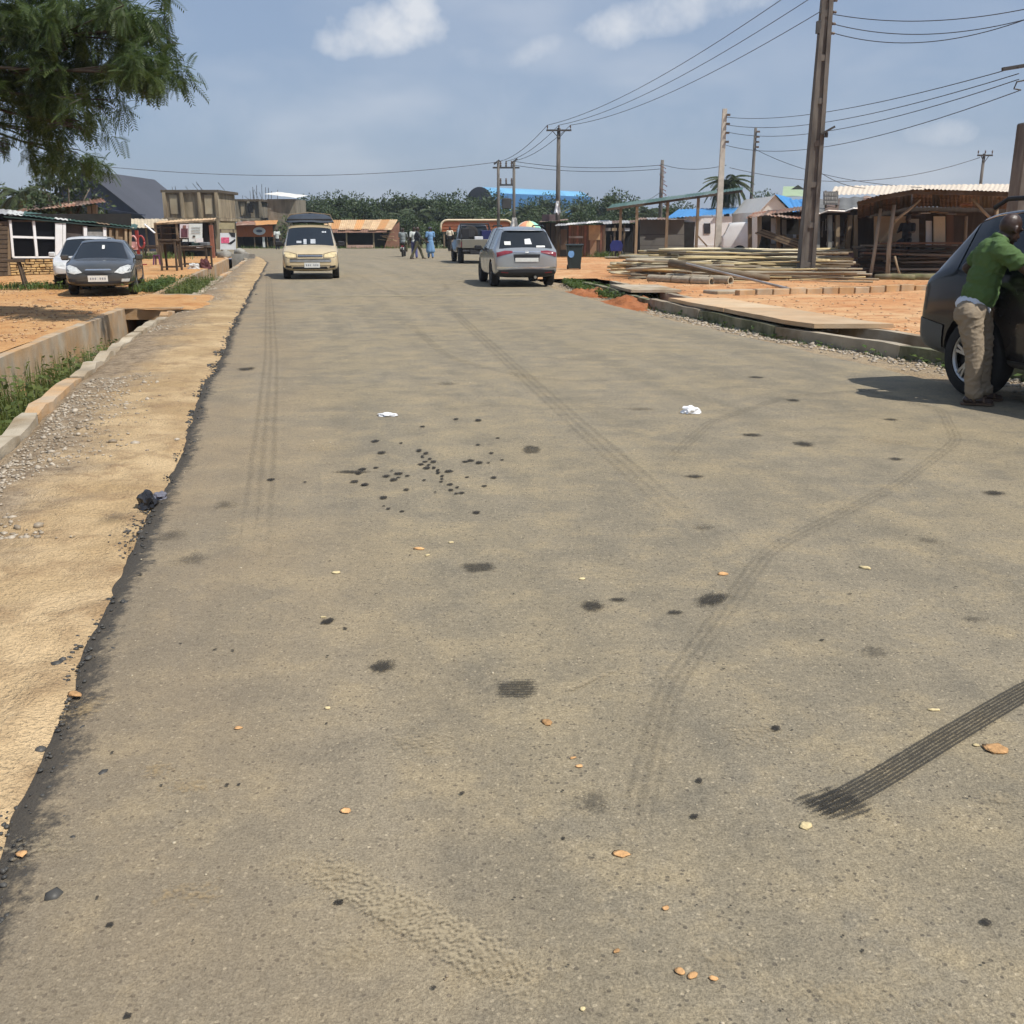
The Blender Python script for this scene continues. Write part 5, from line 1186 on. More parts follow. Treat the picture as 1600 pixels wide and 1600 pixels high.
# white cloth tied to the crossarm pole
def cloth(name,c,w,h,mat,label,seed,cat='cloth'):
    V=[];n=10
    for j in range(n+1):
        for i in range(n+1):
            t=j/n; s=i/n-.5; V.append((c.x+s*w*(.25+.75*t)+.1*w*noise.noise(Vector((s*3,t*3,seed))),c.y+.12*math.sin(s*9)*t+.08*noise.noise(Vector((s*5,t*4,seed+3))),c.z-h*t*(1+.25*noise.noise(Vector((s*4,1,seed))))))
    mb=MB(); mb.add(V,[(j*(n+1)+i,j*(n+1)+i+1,(j+1)*(n+1)+i+1,(j+1)*(n+1)+i) for j in range(n) for i in range(n)])
    o=mb.build(name,mat,smooth=True,recalc=False); tag(o,label,cat); return o
cloth('white_cloth',A(871,314,65.7),.45,.75,m_wbag,'white rag tied round the crossarm pole',4)
cloth('white_cloth',A(803,340,60),.7,.8,M('pale grey sack cloth',(.55,.54,.52),.8,.2,4),'pale sack cloth heaped behind the silver car beside the umbrella',9)
# ---- market umbrella
Yu=58; uc=A(826,345,Yu); t=thing('market_umbrella','orange, green and white market umbrella behind the silver car','umbrella',(uc.x,Yu,0))
cols=[(.78,.33,.13),(.30,.62,.48),(.80,.55,.25),(.82,.78,.66),(.80,.36,.2),(.78,.62,.32),(.30,.62,.48),(.80,.42,.16)]
rU=A(849,360,Yu).x-uc.x; dz=uc.z-A(826,366,Yu).z
for k in range(8):
    V=[];n=6
    for j in range(n+1):
        f=j/n; r=rU*math.sin(f*1.45)/math.sin(1.45); z=uc.z-dz*(1-math.cos(f*1.45))/(1-math.cos(1.45))
        for i in range(4):
            a=2*math.pi*(k+i/3)/8+.55; sag=.05*f*math.sin(math.pi*i/3); V.append((uc.x+r*math.cos(a)*(1-sag),Yu+r*math.sin(a)*(1-sag),z))
    mb=MB(); mb.add(V,[(j*4+i,j*4+i+1,(j+1)*4+i+1,(j+1)*4+i) for j in range(n) for i in range(3)]); mb.build('canopy_gore',M('umbrella %d'%k,cols[k],.7,.06,2,rnd=0),t,smooth=True,recalc=False)
MB().tube([(uc.x,Yu,0),(uc.x,Yu,uc.z+.08)],.03,8).build('pole',m_iron,t)
for k in range(8):
    a=2*math.pi*k/8+.55; MB().tube([(uc.x,Yu,uc.z-dz*.55),(uc.x+rU*.6*math.cos(a),Yu+rU*.6*math.sin(a),uc.z-dz*.42)],.012,5).build('rib',m_iron,t)
# ---- wheelie bin
c=G(897,422,.05); t=thing('wheelie_bin','dark green wheeled rubbish bin on the orange dirt','bin',(c.x,c.y,.05)); m_bin=M('dark bin plastic',(.014,.032,.036),.5,.2,5)
b=Vector((c.x,c.y,.05)); w0,w1,h_=.23,.31,.92
MB().add([b+Vector((sx*w0,sy*w0,.06)) for sx,sy in ((-1,-1),(1,-1),(1,1),(-1,1))]+[b+Vector((sx*w1,sy*w1,h_)) for sx,sy in ((-1,-1),(1,-1),(1,1),(-1,1))],[(0,3,2,1),(4,5,6,7),(0,1,5,4),(1,2,6,5),(2,3,7,6),(3,0,4,7)]).build('body',m_bin,t,bevel=.02)
MB().box(b+Vector((0,0,h_+.03)),(.68,.68,.07)).build('lid',m_bin,t,bevel=.02); MB().tube([b+Vector((-.22,.36,h_)),b+Vector((.22,.36,h_))],.025,6).build('handle',m_bin,t)
for sx in (-1,1): MB().lathe([(.0,-.03),(.1,-.03),(.1,.03),(0,.03)],b+Vector((sx*.24,.22,.10)),'X',14).build('wheel',m_iron,t)
MB().poly([b+Vector((-.14+.12*math.cos(a*.4),-.293,.62+.14*math.sin(a*.4))) for a in range(16)],(0,.02,0)).build('logo_sticker',M('pale blue sticker',(.15,.33,.62),.5),t)
# ---- upended wheelbarrow
c=G(962,405,.05); t=thing('wheelbarrow','blue wheelbarrow tipped up on its nose by the green roof shelter','wheelbarrow',(c.x,c.y,.05)); b=Vector((c.x,c.y,.05)); m_bl=M('blue tray paint',(.012,.022,.13),.45,.2,4)
tr=MB(); out=[(-.30,.42),(.30,.42),(.36,.75),(.22,.98),(-.22,.98),(-.36,.75)]
tr.add([b+Vector((x,-.18,z)) for x,z in out]+[b+Vector((x*.7,.15,.42+(z-.42)*.8+.08)) for x,z in out],[(0,1,2,3,4,5)]+[(i,6+i,6+(i+1)%6,(i+1)%6) for i in range(6)]+[(6,7,8,9,10,11)]); tr.build('tray',m_bl,t,bevel=.015)
for sx in (-1,1): MB().tube([b+Vector((sx*.15,.2,0)),b+Vector((sx*.2,.05,.5)),b+Vector((sx*.32,-.25,1.25))],.028,6).build('handle',m_iron,t); MB().tube([b+Vector((sx*.3,.1,.55)),b+Vector((sx*.42,-.35,.0))],.025,6).build('leg',m_iron,t)
MB().lathe([(.08,-.04),(.19,-.04),(.20,0),(.19,.04),(.08,.04)],b+Vector((0,.2,.2)),'X',16).build('wheel',m_iron,t)
# ---- green roof shelter
Yg=64; t=thing('green_shelter','open shelter with a long sagging green sheet roof on thin posts','shelter',(A(1050,400,Yg).x,Yg,0))
corr_roof(t,A(948,326,Yg-1.5),A(1160,296,Yg-1.5),A(1162,292,Yg+3.5),A(956,319,Yg+3.5),[m_green,M('faded green sheet',(.10,.16,.13),.5,.2,2)],7,.2,.025)
MB().beam(A(948,327.5,Yg-1.45),A(1160,298.5,Yg-1.45),.08,.14).build('eave_beam',m_wood2,t)
for u,v in ((968,326),(993,320),(1087,308),(1040,314)): 
    a=A(u,400,Yg-1.2); MB().box((a.x,Yg-1.2,A(u,v,Yg-1.2).z/2),(.16,.16,A(u,v,Yg-1.2).z)).build('post',m_wood3 if u==993 else m_wood,t)
MB().beam(A(1087,365,Yg-1.2),A(1105,385,Yg-1.2),.08).build('brace',m_wood,t)
# ---- grey boarded hut
Yw=69; t=thing('grey_hut','grey hut clad in wide horizontal boards behind the shelter','hut',(A(1035,397,Yw).x,Yw,0)); x0=A(1000,390,Yw).x; x1=A(1069,390,Yw).x
for k,(v0,v1) in enumerate(((343,366),(366.5,383),(383.5,398))): MB().poly([A(1000,v0,Yw-.02*k),A(1069,v0,Yw-.02*k),A(1069,v1,Yw-.02*k),A(1000,v1,Yw-.02*k)],(0,.06,0)).build('wall_board',M('grey brown board',(.17,.155,.135),.8,.12,1,rnd=.05),t)
MB().box(((x0+x1)/2,Yw+1.8,1.1),(x1-x0-.1,3.4,2.2)).build('inner_wall',m_black,t); MB().box((A(1077,390,Yw).x,Yw+.6,1.05),(.8,.1,2.1)).build('doorway',m_black,t)
corr_roof(t,A(995,343,Yw-.4),A(1073,343,Yw-.4),A(1073,340,Yw+3.5),A(995,340,Yw+3.5),[m_rust2,m_galv],5,.2,.02)
t=thing('open_hut','dark open hut with junk between the plank kiosk and grey hut','hut',(A(970,397,72).x,72,0)); MB().box((A(970,390,72).x,74,1.0),(3.2,.1,2.0)).build('back_wall',m_black,t); corr_roof(t,A(942,350,71),A(998,348,71),A(998,344,75),A(942,345,75),[m_galv,m_rust2],4,.2,.02)
for u in (945,960,975,990): MB().box((A(u,380,71.3).x,71.3,.95),(.12,.12,1.9)).build('post',m_wood,t)
for k in range(4): vboard(946+k*10,356,954+k*10,361,71.2,random.choice([m_white,m_galv,m_wood3]),'hanging_board',t)
# ---- white building with bright blue roof
Yv=70; t=thing('white_building','long white building with a bright blue roof behind the bamboo pile','building',(A(1125,400,Yv).x,Yv,0)); x0=A(1066,390,Yv).x; x1=A(1225,390,Yv).x; zt=A(1100,338,Yv).z
MB().box(((x0+x1)/2,Yv+3,zt/2),(x1-x0,6,zt)).build('wall',m_white,t); MB().box(((x0+x1)/2,Yv-.02,.3),(x1-x0,.06,.6)).build('plinth',M('greyish white plinth',(.55,.55,.53),.8,.1,2),t)
corr_roof(t,A(1040,341,Yv-.15),A(1196,330,Yv-.15),A(1210,322,Yv+4),A(1060,327,Yv+4),[m_blueroof],8,.25,.025)
vboard(1170,357,1176,375,Yv-.05,M('window void',(.03,.03,.035),.5),'window',t); vboard(1100,349,1110,365,Yv-.05,M('window void',(.03,.03,.035),.5),'window',t); vboard(1150,358,1168,361,Yv-.05,M('window void',(.03,.03,.035),.5),'window',t)
# ---- blue roofed gable house, green roof house
gx0=A(1192,340,56).x; gx1=A(1268,340,56).x
t=thing('gable_house','pale gabled house with a blue roof above the rusty stall','house',((gx0+gx1)/2,56,0))
pk=A(1210,306,56); eL=A(1188,331,56); eR=A(1235,331,56)
MB().poly([(eL.x,56,0),(eR.x,56,0),eR,pk,eL],(0,7,0)).build('wall',M('pale plaster',(.66,.66,.62),.9,.08,2),t)
corr_roof(t,eR+Vector((.15,-.2,-.06)),eR+Vector((2.6,6.5,-.06)),pk+Vector((2.6,6.5,.08)),pk+Vector((0,-.2,.08)),[m_blueroof],4,.2,.02); corr_roof(t,eL+Vector((-.15,-.2,-.06)),eL+Vector((2.6,6.5,-.06)),pk+Vector((2.6,6.5,.09)),pk+Vector((0,-.2,.09)),[m_white],4,.2,.02)
MB().box((A(1245,330,58).x,60,1.2),(1.8,4,2.4)).build('wing_wall',M('pale plaster',(.66,.66,.62)),t); corr_roof(t,A(1232,329,57.6),A(1268,329,57.6),A(1268,312,60.5),A(1218,312,60.5),[m_blueroof],3,.2,.02)
t=thing('green_roof_house','house with a pale green roof far behind the gabled house','house',(A(1247,340,90).x,92,0)); p0=A(1247,289,92)
MB().add([A(1222,307,90),A(1275,307,90),A(1275,307,98),A(1222,307,98),p0+Vector((-.5,3,0)),p0+Vector((.5,3,0))],[(0,1,5,4),(1,2,5),(2,3,4,5),(3,0,4),(0,3,2,1)]).build('roof',M('pale green roof',(.33,.42,.26),.6,.12,1),t); MB().box((p0.x,94,1.9),(2.6,5,3.8)).build('wall',M('pale plaster',(.66,.66,.62)),t); MB().poly([A(1236,296,89.8),A(1258,296,89.8),A(1247,289,89.8)],(0,.1,0)).build('gablet',M('dark gablet',(.05,.06,.05),.8),t)
# ---- long cream roof behind the right shacks
t=thing('cream_roof_building','long low building with a cream roof behind the lumber shacks','building',(A(1440,350,44).x,44,0))
corr_roof(t,A(1298,304,43),A(1600,304,43),A(1610,287,47),A(1304,291,47),[M('cream sheet',(.62,.53,.42),.6,.08,2,rnd=.06)],9,.2,.02)
MB().box((A(1450,340,44).x,45.5,1.2),(9,4,2.5)).build('wall',M('old brown wall',(.15,.12,.10),.9,.2,2),t)
# ---- stall shack B (left of the tall pole)
YB=39
t=thing('rusty_stall','rusty roofed trading stall left of the tall concrete pole','stall',(A(1225,405,YB).x,YB,.05))
corr_roof(t,A(1164,341,YB-1.2),A(1262,327,YB-1.2),A(1262,322,YB+2),A(1180,331,YB+2),[m_rust,m_rust2],4,.13,.018); corr_roof(t,A(1196,336,YB-1.6),A(1268,344,YB-1.6),A(1268,332,YB+.2),A(1205,330,YB+.2),[m_rust,m_rust2],4,.13,.018)
for u in (1172,1187,1216,1252): MB().beam(A(u,412,YB-1),A(u-.5,338,YB-1),.13).build('post',m_wood3 if u in(1187,) else m_wood,t)
MB().box((A(1230,380,YB+2).x,YB+2.2,1.1),(2.2,.1,2.2)).build('back_wall',m_black,t)
vboard(1205,341,1212,381,YB-.6,m_white,'white_board',t); vboard(1212,342,1217,372,YB-.5,m_concgrey,'grey_board',t); vboard(1222,343,1229,367,YB-.5,m_concgrey,'grey_board',t)
for (u0,v0,u1,v1) in ((1202,381,1221,405),(1223,382,1243,405)): vboard(u0,v0,u1,v1,YB-.9,M('grey green counter',(.19,.20,.185),.8,.15,2),'counter',t,.6)
vboard(1228,372,1246,373.5,YB-.7,m_wood3,'shelf',t,.4); 
for k in range(5): MB().box(A(1226+k*5,370,YB-.5),(.14,.14,.16)).build('jar',random.choice([m_white,m_wood3,m_concgrey]),t,bevel=.02)
cloth('black_tarp',A(1195,364,YB-1.1),.75,1.0,M('black tarpaulin',(.012,.018,.016),.6,.3,4),'black tarpaulin hung on the rusty stall post',3,'tarp')
for k in range(6):
    a=G(1160+k*3.5,403,.05); b=A(1180+k*2.2,364-k,YB-1.25); o=MB().beam(Vector((a.x,37.4,.05)),b,.09,.05).build('leaning_plank',random.choice([m_wood,m_wood2,m_wood3])); tag(o,'weathered plank leaning against the rusty stall post','plank','planks leaning on the rusty stall')
# ---- shack C right of the pole with grey tarp roof, sign on top
YC=38
t=thing('tarp_stall','dark trading stall under a grey tarpaulin roof right of the tall pole','stall',(A(1310,405,YC).x,YC,.05))
corr_roof(t,A(1268,333,YC-1.4),A(1372,322,YC-1.4),A(1368,306,YC+2.2),A(1275,312,YC+2.2),[M('grey tarpaulin',(.13,.13,.125),.8,.25,2,.3,10),m_rust2,M('grey tarpaulin',(.13,.13,.125))],5,.5,.03,'tarp_sheet')
MB().tube([A(1268+i*13,333.5-i*1.2+2*math.sin(i*2.1),YC-1.45) for i in range(9)],.035,6).build('tarp_hem',m_galv,t)
for u,l in ((1277,0),(1296,0),(1308,0),(1328,6),(1336,0)): MB().beam(A(u-l,412,YC-1),A(u+.5,336,YC-1),.14).build('post',random.choice([m_wood,m_wood3,m_concgrey]),t)
MB().box((A(1310,380,YC+2).x,YC+2.3,1.1),(2.9,.1,2.2)).build('back_wall',m_black,t)
vboard(1334,337,1348,405,YC-.4,mats[2],'tan_door',t,.05); vboard(1349,342,1362,392,YC+.6,M('dark blue cloth',(.012,.02,.07),.8,.2,4),'blue_curtain',t,.03)
for k in range(14):
    u=random.uniform(1276,1332); v=random.uniform(340,352); l=random.uniform(.25,.6); a=A(u,v,YC-.6); MB().beam(a,a-Vector((random.uniform(-.05,.05),0,l)),.06,.03).build('hanging_goods',random.choice([m_wood,m_concgrey,m_wood2,m_rust2]),t)
for k in range(9): MB().box(A(random.uniform(1278,1322),random.uniform(372,404),YC-.5),(random.uniform(.15,.35),.25,random.uniform(.1,.3))).build('goods_box',random.choice([m_concgrey,m_wood2,m_wood3,m_galv]),t,bevel=.02)
c=A(1330,398,YC-.9); crumple('sack',(c.x,c.y,.08),(.22,.2,.6),M('dusty pink sack',(.26,.15,.14),.9,.2,5),'dusty pink sack by the tan door of the tarp stall',7.7,'sack')
# sign on the roof
sg=thing('rooftop_sign','small weathered grey signboard with worn lettering on the tarp roof','sign',A(1298,320,YC-.5)); vboard(1287,299,1310,320,YC-.5,M('weathered grey sign',(.23,.22,.205),.8,.25,5),'board',sg,.06)
for r_ in range(3):
    u=1289.0
    while u<1307:
        w=random.uniform(1.0,2.2); v=302+r_*6; vboard(u,v,u+w,v+3.8,YC-.515,M('worn pale lettering',(.42,.40,.36),.8,.3,9),'worn_letter',sg,.008); u+=w+random.uniform(.8,1.6)
for u in (1290,1307): MB().beam(A(u,330,YC-.42),A(u,298,YC-.42),.06).build('post',m_wood,sg)
vboard(1271,309,1275,317,YC+2,m_white,'meter_box',t,.1)
# ---- lumber shack D
YD=32
t=thing('lumber_shack','open lumber shack with a rusty roof on crooked posts','shack',(A(1450,440,YD).x,YD+2,.05))
rp=[(1340,315),(1380,304),(1425,296),(1500,297),(1580,300)]
for i in range(4):
    (u0,v0),(u1,v1)=rp[i],rp[i+1]
    corr_roof(t,A(u0,v0,YD-.9),A(u1,v1,YD-.9),A(u1,v1+27,YD+5),A(u0,v0+27,YD+5),[m_rust2,M('dark grey sheet',(.07,.062,.055),.8,.25,3)],2 if i<2 else 3,.12,.016,over=.5)
    MB().beam(A(u0,v0+4,YD-.7),A(u1,v1+4,YD-.7),.09,.13).build('eave_beam',m_wood2,t)
m_greyw=M('grey weathered pole wood',(.30,.265,.215),.9,.25,5,.3,20,stretch=(2,2,.3))
def crooked(u0,v0,u1,v1,Y,r,mat,name='post'):
    a=A(u0,v0,Y); b=A(u1,v1,Y); m=a.lerp(b,.5)+Vector((random.uniform(-.06,.06),0,0)); return MB().tube([a,m,b],[r,r*.9,r*.8],7).build(name,mat,t,smooth=True)
crooked(1386,443,1397,320,YD,.075,m_greyw); crooked(1358,446,1376,326,YD+.3,.06,m_greyw); crooked(1397,345,1438,312,YD,.045,m_greyw,'brace'); crooked(1520,310,1552,345,YD,.05,m_greyw,'brace'); crooked(1504,440,1510,338,YD+1.2,.06,m_wood3); crooked(1555,440,1556,312,YD,.09,m_wood); crooked(1398,400,1412,442,YD-.2,.035,m_wood3,'brace')
MB().box((A(1470,380,YD+5).x,YD+5.1,1.2),(6.6,.1,2.3)).build('back_wall',M('dark plank wall',(.045,.035,.028),.9,.3,3,stretch=(3,1,.2)),t)
vboard(1366,338,1420,396,YD+3.4,M('tan ply sheet',(.50,.37,.24),.85,.15,2),'ply_sheet',t,.04); vboard(1420,342,1436,392,YD+3.3,M('grey cream ply',(.48,.44,.37),.85,.15,2),'ply_sheet',t,.04)
vboard(1436,350,1446,388,YD+4.4,m_wood2,'door',t,.05); vboard(1447,345,1456,390,YD+3.1,m_white,'ply_sheet',t,.04); vboard(1459,338,1477,394,YD+3.0,M('cream ply',(.58,.49,.35),.85,.15,2),'ply_sheet',t,.04,); vboard(1479,336,1490,396,YD+4.1,mats[0],'ply_sheet',t,.04)
for k in range(6): vboard(1425+k*14,330+random.uniform(-6,6),1440+k*14,333+random.uniform(-4,4),YD+1.5,random.choice([m_wood3,m_wood2,m_galv]),'rafter_plank',t,.2)
vboard(1500,318,1520,322,YD+2,m_rust,'roof_patch',t,.1)
# stacked dark planks
GP_='dark planks stacked in the lumber shack'
m_pl=[M('dark red plank',(.17,.095,.06),.9,.3,4,.2,20,stretch=(.3,2,2),rnd=.4),M('grey brown plank',(.26,.21,.16),.9,.3,4,.2,20,stretch=(.3,2,2),rnd=.4),m_wood2]
for k in range(64):
    row=k//7; z=.11+row*.115+random.uniform(-.01,.02); Y=YD+.9+random.uniform(0,2.4); L=random.uniform(2.0,3.6); xc=A(1432,400,Y).x+random.uniform(-.7,.9)
    o=MB().box((0,0,0),(L,random.uniform(.15,.3),random.uniform(.035,.06))).build('stacked_plank',m_pl[k%3]); o.location=(xc,Y,z); o.rotation_euler=(random.uniform(-.05,.05),random.uniform(-.05,.05),random.uniform(-.10,.10)); tag(o,('reddish brown','grey brown','nearly black')[k%3]+' plank in the stack under the lumber shack','plank',GP_)
for k,(u0,u1,v) in enumerate(((1366,1428,443),(1400,1470,446),(1425,1490,440))):
    a=A(u0,v,YD-.5); b=A(u1,v+2,YD-.7); a.z=b.z=.05+.11; o=MB().tube([a,a.lerp(b,.5)+Vector((0,0,.02)),b],[.10,.105,.095],12).build('log',M('mossy log',(.20,.17,.11),.95,.3,5,.4,20,col2=(.12,.12,.05),c2scale=3),smooth=True); tag(o,'mossy log lying before the dark plank stack','log','logs before the plank stack')
# ---- bamboo and timber poles
m_bam=[M('dry bamboo',(.50,.39,.20),.6,.25,6,.15,30,stretch=(.2,2,2),rnd=.25),M('grey bamboo',(.34,.29,.21),.7,.25,6,.15,30,stretch=(.2,2,2),rnd=.3),M('old bamboo',(.22,.17,.11),.8,.25,6,.2,30,stretch=(.2,2,2),rnd=.3),M('pale bamboo',(.60,.52,.34),.55,.2,6,.1,30,stretch=(.2,2,2),rnd=.15)]
GPB='bamboo poles heaped along the right side'
def bam(a,b,r,mat,label,grp,name='bamboo_pole'):
    a=Vector(a);b=Vector(b);n=9; pts=[];rs=[];sagv=random.uniform(-.05,.05)
    for i in range(n+1):
        f=i/n; pts.append(a.lerp(b,f)+Vector((0,random.uniform(-.01,.01),sagv*4*f*(1-f)))); rs.append(r*(1-.35*f)*(1.08 if i%2 else .95))
    o=MB().tube(pts,rs,7).build(name,mat,smooth=True); tag(o,label,'pole',grp); return o
for k in range(190):
    lay=k/190; Y=random.uniform(30.4,36.2); z=.10+.85*(lay**.9)*min(1,.28+(Y-30.4)/2.2)*(1-.2*max(0,Y-34)/2)+random.uniform(-.03,.03)
    x0=random.uniform(3.6,5.4)+(.6 if lay>.6 else 0); x1=random.uniform(8.2,11.2)
    if Y<31.6: x0+=1.0; x1=min(x1,10.6)
    dz=random.uniform(-.06,.06); a=(x0,Y,z+dz); b=(x1,Y+random.uniform(-1.1,1.1),max(.09,z-dz*.5+random.uniform(-.08,.08)))
    if random.random()<.3: a,b=b,a
    q=random.choices([0,1,2,3],[.3,.3,.25,.2] if lay>.6 else [.1,.3,.6,.0])[0]; bam(a,b,random.uniform(.028,.052),m_bam[q],('straw yellow','grey','dark brown','pale cream')[q]+' bamboo pole in the long heap round the tall pole',GPB)
for k in range(50):      # fanned left ends
    x=random.uniform(3.1,4.4); Y=random.uniform(31,36); z=random.uniform(.1,.75); L=random.uniform(2,4); an=random.uniform(-.5,.25)
    bam((x,Y,z),(x+L*math.cos(an),Y+L*math.sin(an),z+random.uniform(-.1,.2)),random.uniform(.03,.05),m_bam[k%4],('straw yellow','grey','dark brown','pale cream')[k%4]+' bamboo pole splayed at the end of the heap toward the road','splayed bamboo ends')
# two hollow pipes and a long steel tube
for k,(u,v,r) in enumerate(((1112,437,.115),(1142,434,.13))):
    e=A(u,v,28.6+k*.2); e.z=r+.06; d=Vector((-.62,.78,0)).normalized(); L=2.4; f=e+d*L
    sd=Vector((d.y,-d.x,0)); V=[];n=18
    for (p,rr) in ((e,r),(f,r),(f,r*.68),(e,r*.68)):
        V+= [p+sd*rr*math.cos(6.283*i/n)+Vector((0,0,rr*math.sin(6.283*i/n))) for i in range(n)]
    mb=MB(); mb.add(V,[(q*n+i,q*n+(i+1)%n,((q+1)%4)*n+(i+1)%n,((q+1)%4)*n+i) for q in range(4) for i in range(n)]); o=mb.build('hollow_log',m_bam[1],smooth=False); tag(o,('thick hollow bamboo trunk with a narrow open end','thick hollow bamboo trunk with a wide pale open end')[k],'log')
    for q in (.3,.6): MB().tube([e+d*L*q-d*.03,e+d*L*q,e+d*L*q+d*.03],[r*1.01,r*1.08,r*1.01],n,cap=False).build('node_ring',m_bam[2],o,smooth=True)
a=A(1075,420,29.5); b=G(1235,453,.08); o=MB().tube([(a.x,29.8,.62),(b.x,b.y,.1)],.035,8).build('steel_tube',m_galv); tag(o,'long grey steel tube sloping off the bamboo heap','tube')
a=A(1055,412,29.3); o=MB().tube([(a.x,30.4,.62),(a.x+2.6,28.9,.25)],[.12,.09],9).build('log',m_bam[2],smooth=True); tag(o,'dark thick log jutting from the front of the bamboo heap','log')
# ---- low block wall
wl=thing('block_wall','low wall of dusty sandcrete blocks in front of the bamboo','wall',(8,25.5,.05)); a=G(1150,466,.06); b=G(1470,455,.06); d=(b-a); n=int(d.length/.46); rz=math.atan2(d.y,d.x)
for k in range(n):
    c=a+d*((k+.5)/n); c.z=.04+.10+random.uniform(-.02,.02); piece('block',c,(.452,.18,.20),m_concorange,wl,rz+random.uniform(-.03,.03),.012)
for k in range(5):
    c=G(1180+k*52+random.uniform(-10,10),474,.08); 
sl=G(1150,462,.07); o=MB().box((sl.x,sl.y+.2,.13),(1.3,.7,.12),.3).build('loose_slab',m_conc,bevel=.02); tag(o,'loose concrete slab lying beside the block wall end','slab')
# ================================================ VEHICLES
def paint(name,col,rough=.32,metal=.35,dust=(.30,.23,.15),amt=.25): return M(name,col,rough*.85,.08,2,metal=metal,col2=tuple(.75*a+.25*b for a,b in zip(col,dust)),c2scale=1.6,c2amt=amt,c2sharp=.3,coat=.6,rnd=0)
m_glass=M('dark car glass',(.012,.016,.02),.06,.1,1,spec=.7,rnd=0)
m_tyre=M('tyre rubber',(.022,.021,.02),.9,.2,10,.2,40,rnd=.1); m_rim=M('alloy rim',(.45,.45,.44),.35,.15,6,metal=.8,rnd=0); m_rimd=M('dark rim',(.04,.04,.04),.5,.2,6,rnd=0)
m_trim=M('black car trim',(.02,.02,.022),.55,.15,6,rnd=0); m_lamp=M('head lamp lens',(.50,.51,.49),.10,.25,18,spec=.7,rnd=0); m_lampy=M('yellowed lamp lens',(.62,.50,.28),.15,.2,14,spec=.7,rnd=0)
m_tail=M('tail lamp red',(.20,.025,.035),.15,.2,14,spec=.7,rnd=0); m_plate=M('number plate',(.68,.68,.64),.5,.1,20,rnd=0); m_chrome=M('chrome strip',(.75,.75,.74),.15,.05,4,metal=.9,rnd=0); m_ink=M('plate ink',(.22,.23,.27),.6,rnd=0)
def car_body(root,st,glass_side,top_f,top_r,paintm,wheels,wr,trim_low=True,sub=2,halfw=.92,lowm=None,open_top=None):
    bm=bmesh.new(); cl=bm.edges.layers.float.new('crease_edge'); n=len(st); R_=[]
    for (x,w,zb,zs,wt,zr) in st:
        h=zs-zb
        L=[(0,zb),(w*.78,zb),(w*.96,zb+.10),(w,zb+.42*h),(w*.965,zs),(wt,zr-.035),(wt*.6,zr),(0,zr+.012)]
        ring=[bm.verts.new((x,y,z)) for y,z in L]+[bm.verts.new((x,-L[j][0],L[j][1])) for j in range(6,0,-1)]
        R_.append(ring)
    def mi(i,k):
        hs=k if k<7 else 13-k
        if hs==4 and i in glass_side: return 2
        if hs in(5,6) and i in top_f: return 1
        if hs in(5,6) and i in top_r: return 3
        if hs<=1 and trim_low: return 5
        return 0
    for i in range(n-1):
        for k in range(14):
            a,b=R_[i],R_[i+1]; f=bm.faces.new((a[k],a[(k+1)%14],b[(k+1)%14],b[k])); f.material_index=mi(i,k)
    for ring,rev in ((R_[0],False),(R_[-1],True)):
        for j in range(7):
            vs=[ring[j],ring[j+1],ring[(14-j-1)%14],ring[(14-j)%14]]
            u=[];[u.append(v) for v in vs if v not in u]
            f=bm.faces.new(u if rev else u[::-1]); f.material_index=5 if (j<=1 and trim_low) else 0
    bmesh.ops.recalc_face_normals(bm,faces=bm.faces)
    for i in range(n-1):
        for k in (4,10):
            e=bm.edges.get((R_[i][k],R_[i+1][k])); e[cl]=.55
        for k in (5,9):
            e=bm.edges.get((R_[i][k],R_[i+1][k])); e[cl]=.45
        for k in (2,12):
            e=bm.edges.get((R_[i][k],R_[i+1][k])); e[cl]=.3
    for i in set([min(top_f),max(top_f)+1]+([min(top_r),max(top_r)+1] if top_r else [])):
        for k in (5,6,7,8):
            e=bm.edges.get((R_[i][k],R_[i][(k+1)%14])); e[cl]=.7
    for i in list(glass_side)+[g+1 for g in glass_side]:
        for k in (4,9):
            e=bm.edges.get((R_[i][k],R_[i][(k+1)%14])); e[cl]=.85
    me=bpy.data.meshes.new('tmp'); bm.to_mesh(me); bm.free()
    o=link('tmp',me); 
    for k in range(6): me.materials.append(m_trim)
    sm=o.modifiers.new('s','SUBSURF'); sm.levels=sub; sm.render_levels=sub
    cut=MB()
    for wx in wheels:
        for sg in (-1,1): cut.lathe([(wr*1.14,-.30),(wr*1.14,.30)],(wx,sg*(halfw+.02),wr+.02),'Y',26,4)
    cme=bpy.data.meshes.new('cut'); cme.from_pydata([tuple(v) for v in cut.v],[],cut.f); cme.polygons.foreach_set('material_index',[4]*len(cme.polygons))
    for k in range(6): cme.materials.append(m_trim)
    b2=bmesh.new(); b2.from_mesh(cme); bmesh.ops.recalc_face_normals(b2,faces=b2.faces); b2.to_mesh(cme); b2.free()
    co=link('cut',cme); bo=o.modifiers.new('b','BOOLEAN'); bo.object=co; bo.operation='DIFFERENCE'; bo.solver='EXACT'
    em=evalmesh(o); bpy.data.objects.remove(o); bpy.data.objects.remove(co)
    V=np.array([v.co[:] for v in em.vertices]); groups={}
    for p in em.polygons: groups.setdefault(p.material_index,[]).append(list(p.vertices))
    bvh=BVHTree.FromPolygons([Vector(v) for v in V],[list(p.vertices) for p in em.polygons])
    nrm=np.array([v.normal[:] for v in em.vertices])
    names={0:('body',paintm),1:('windscreen',m_glass),2:('side_window',m_glass),3:('rear_window',m_glass),4:('wheel_arch',m_trim),5:('lower_trim',lowm or m_trim)}
    parts={}
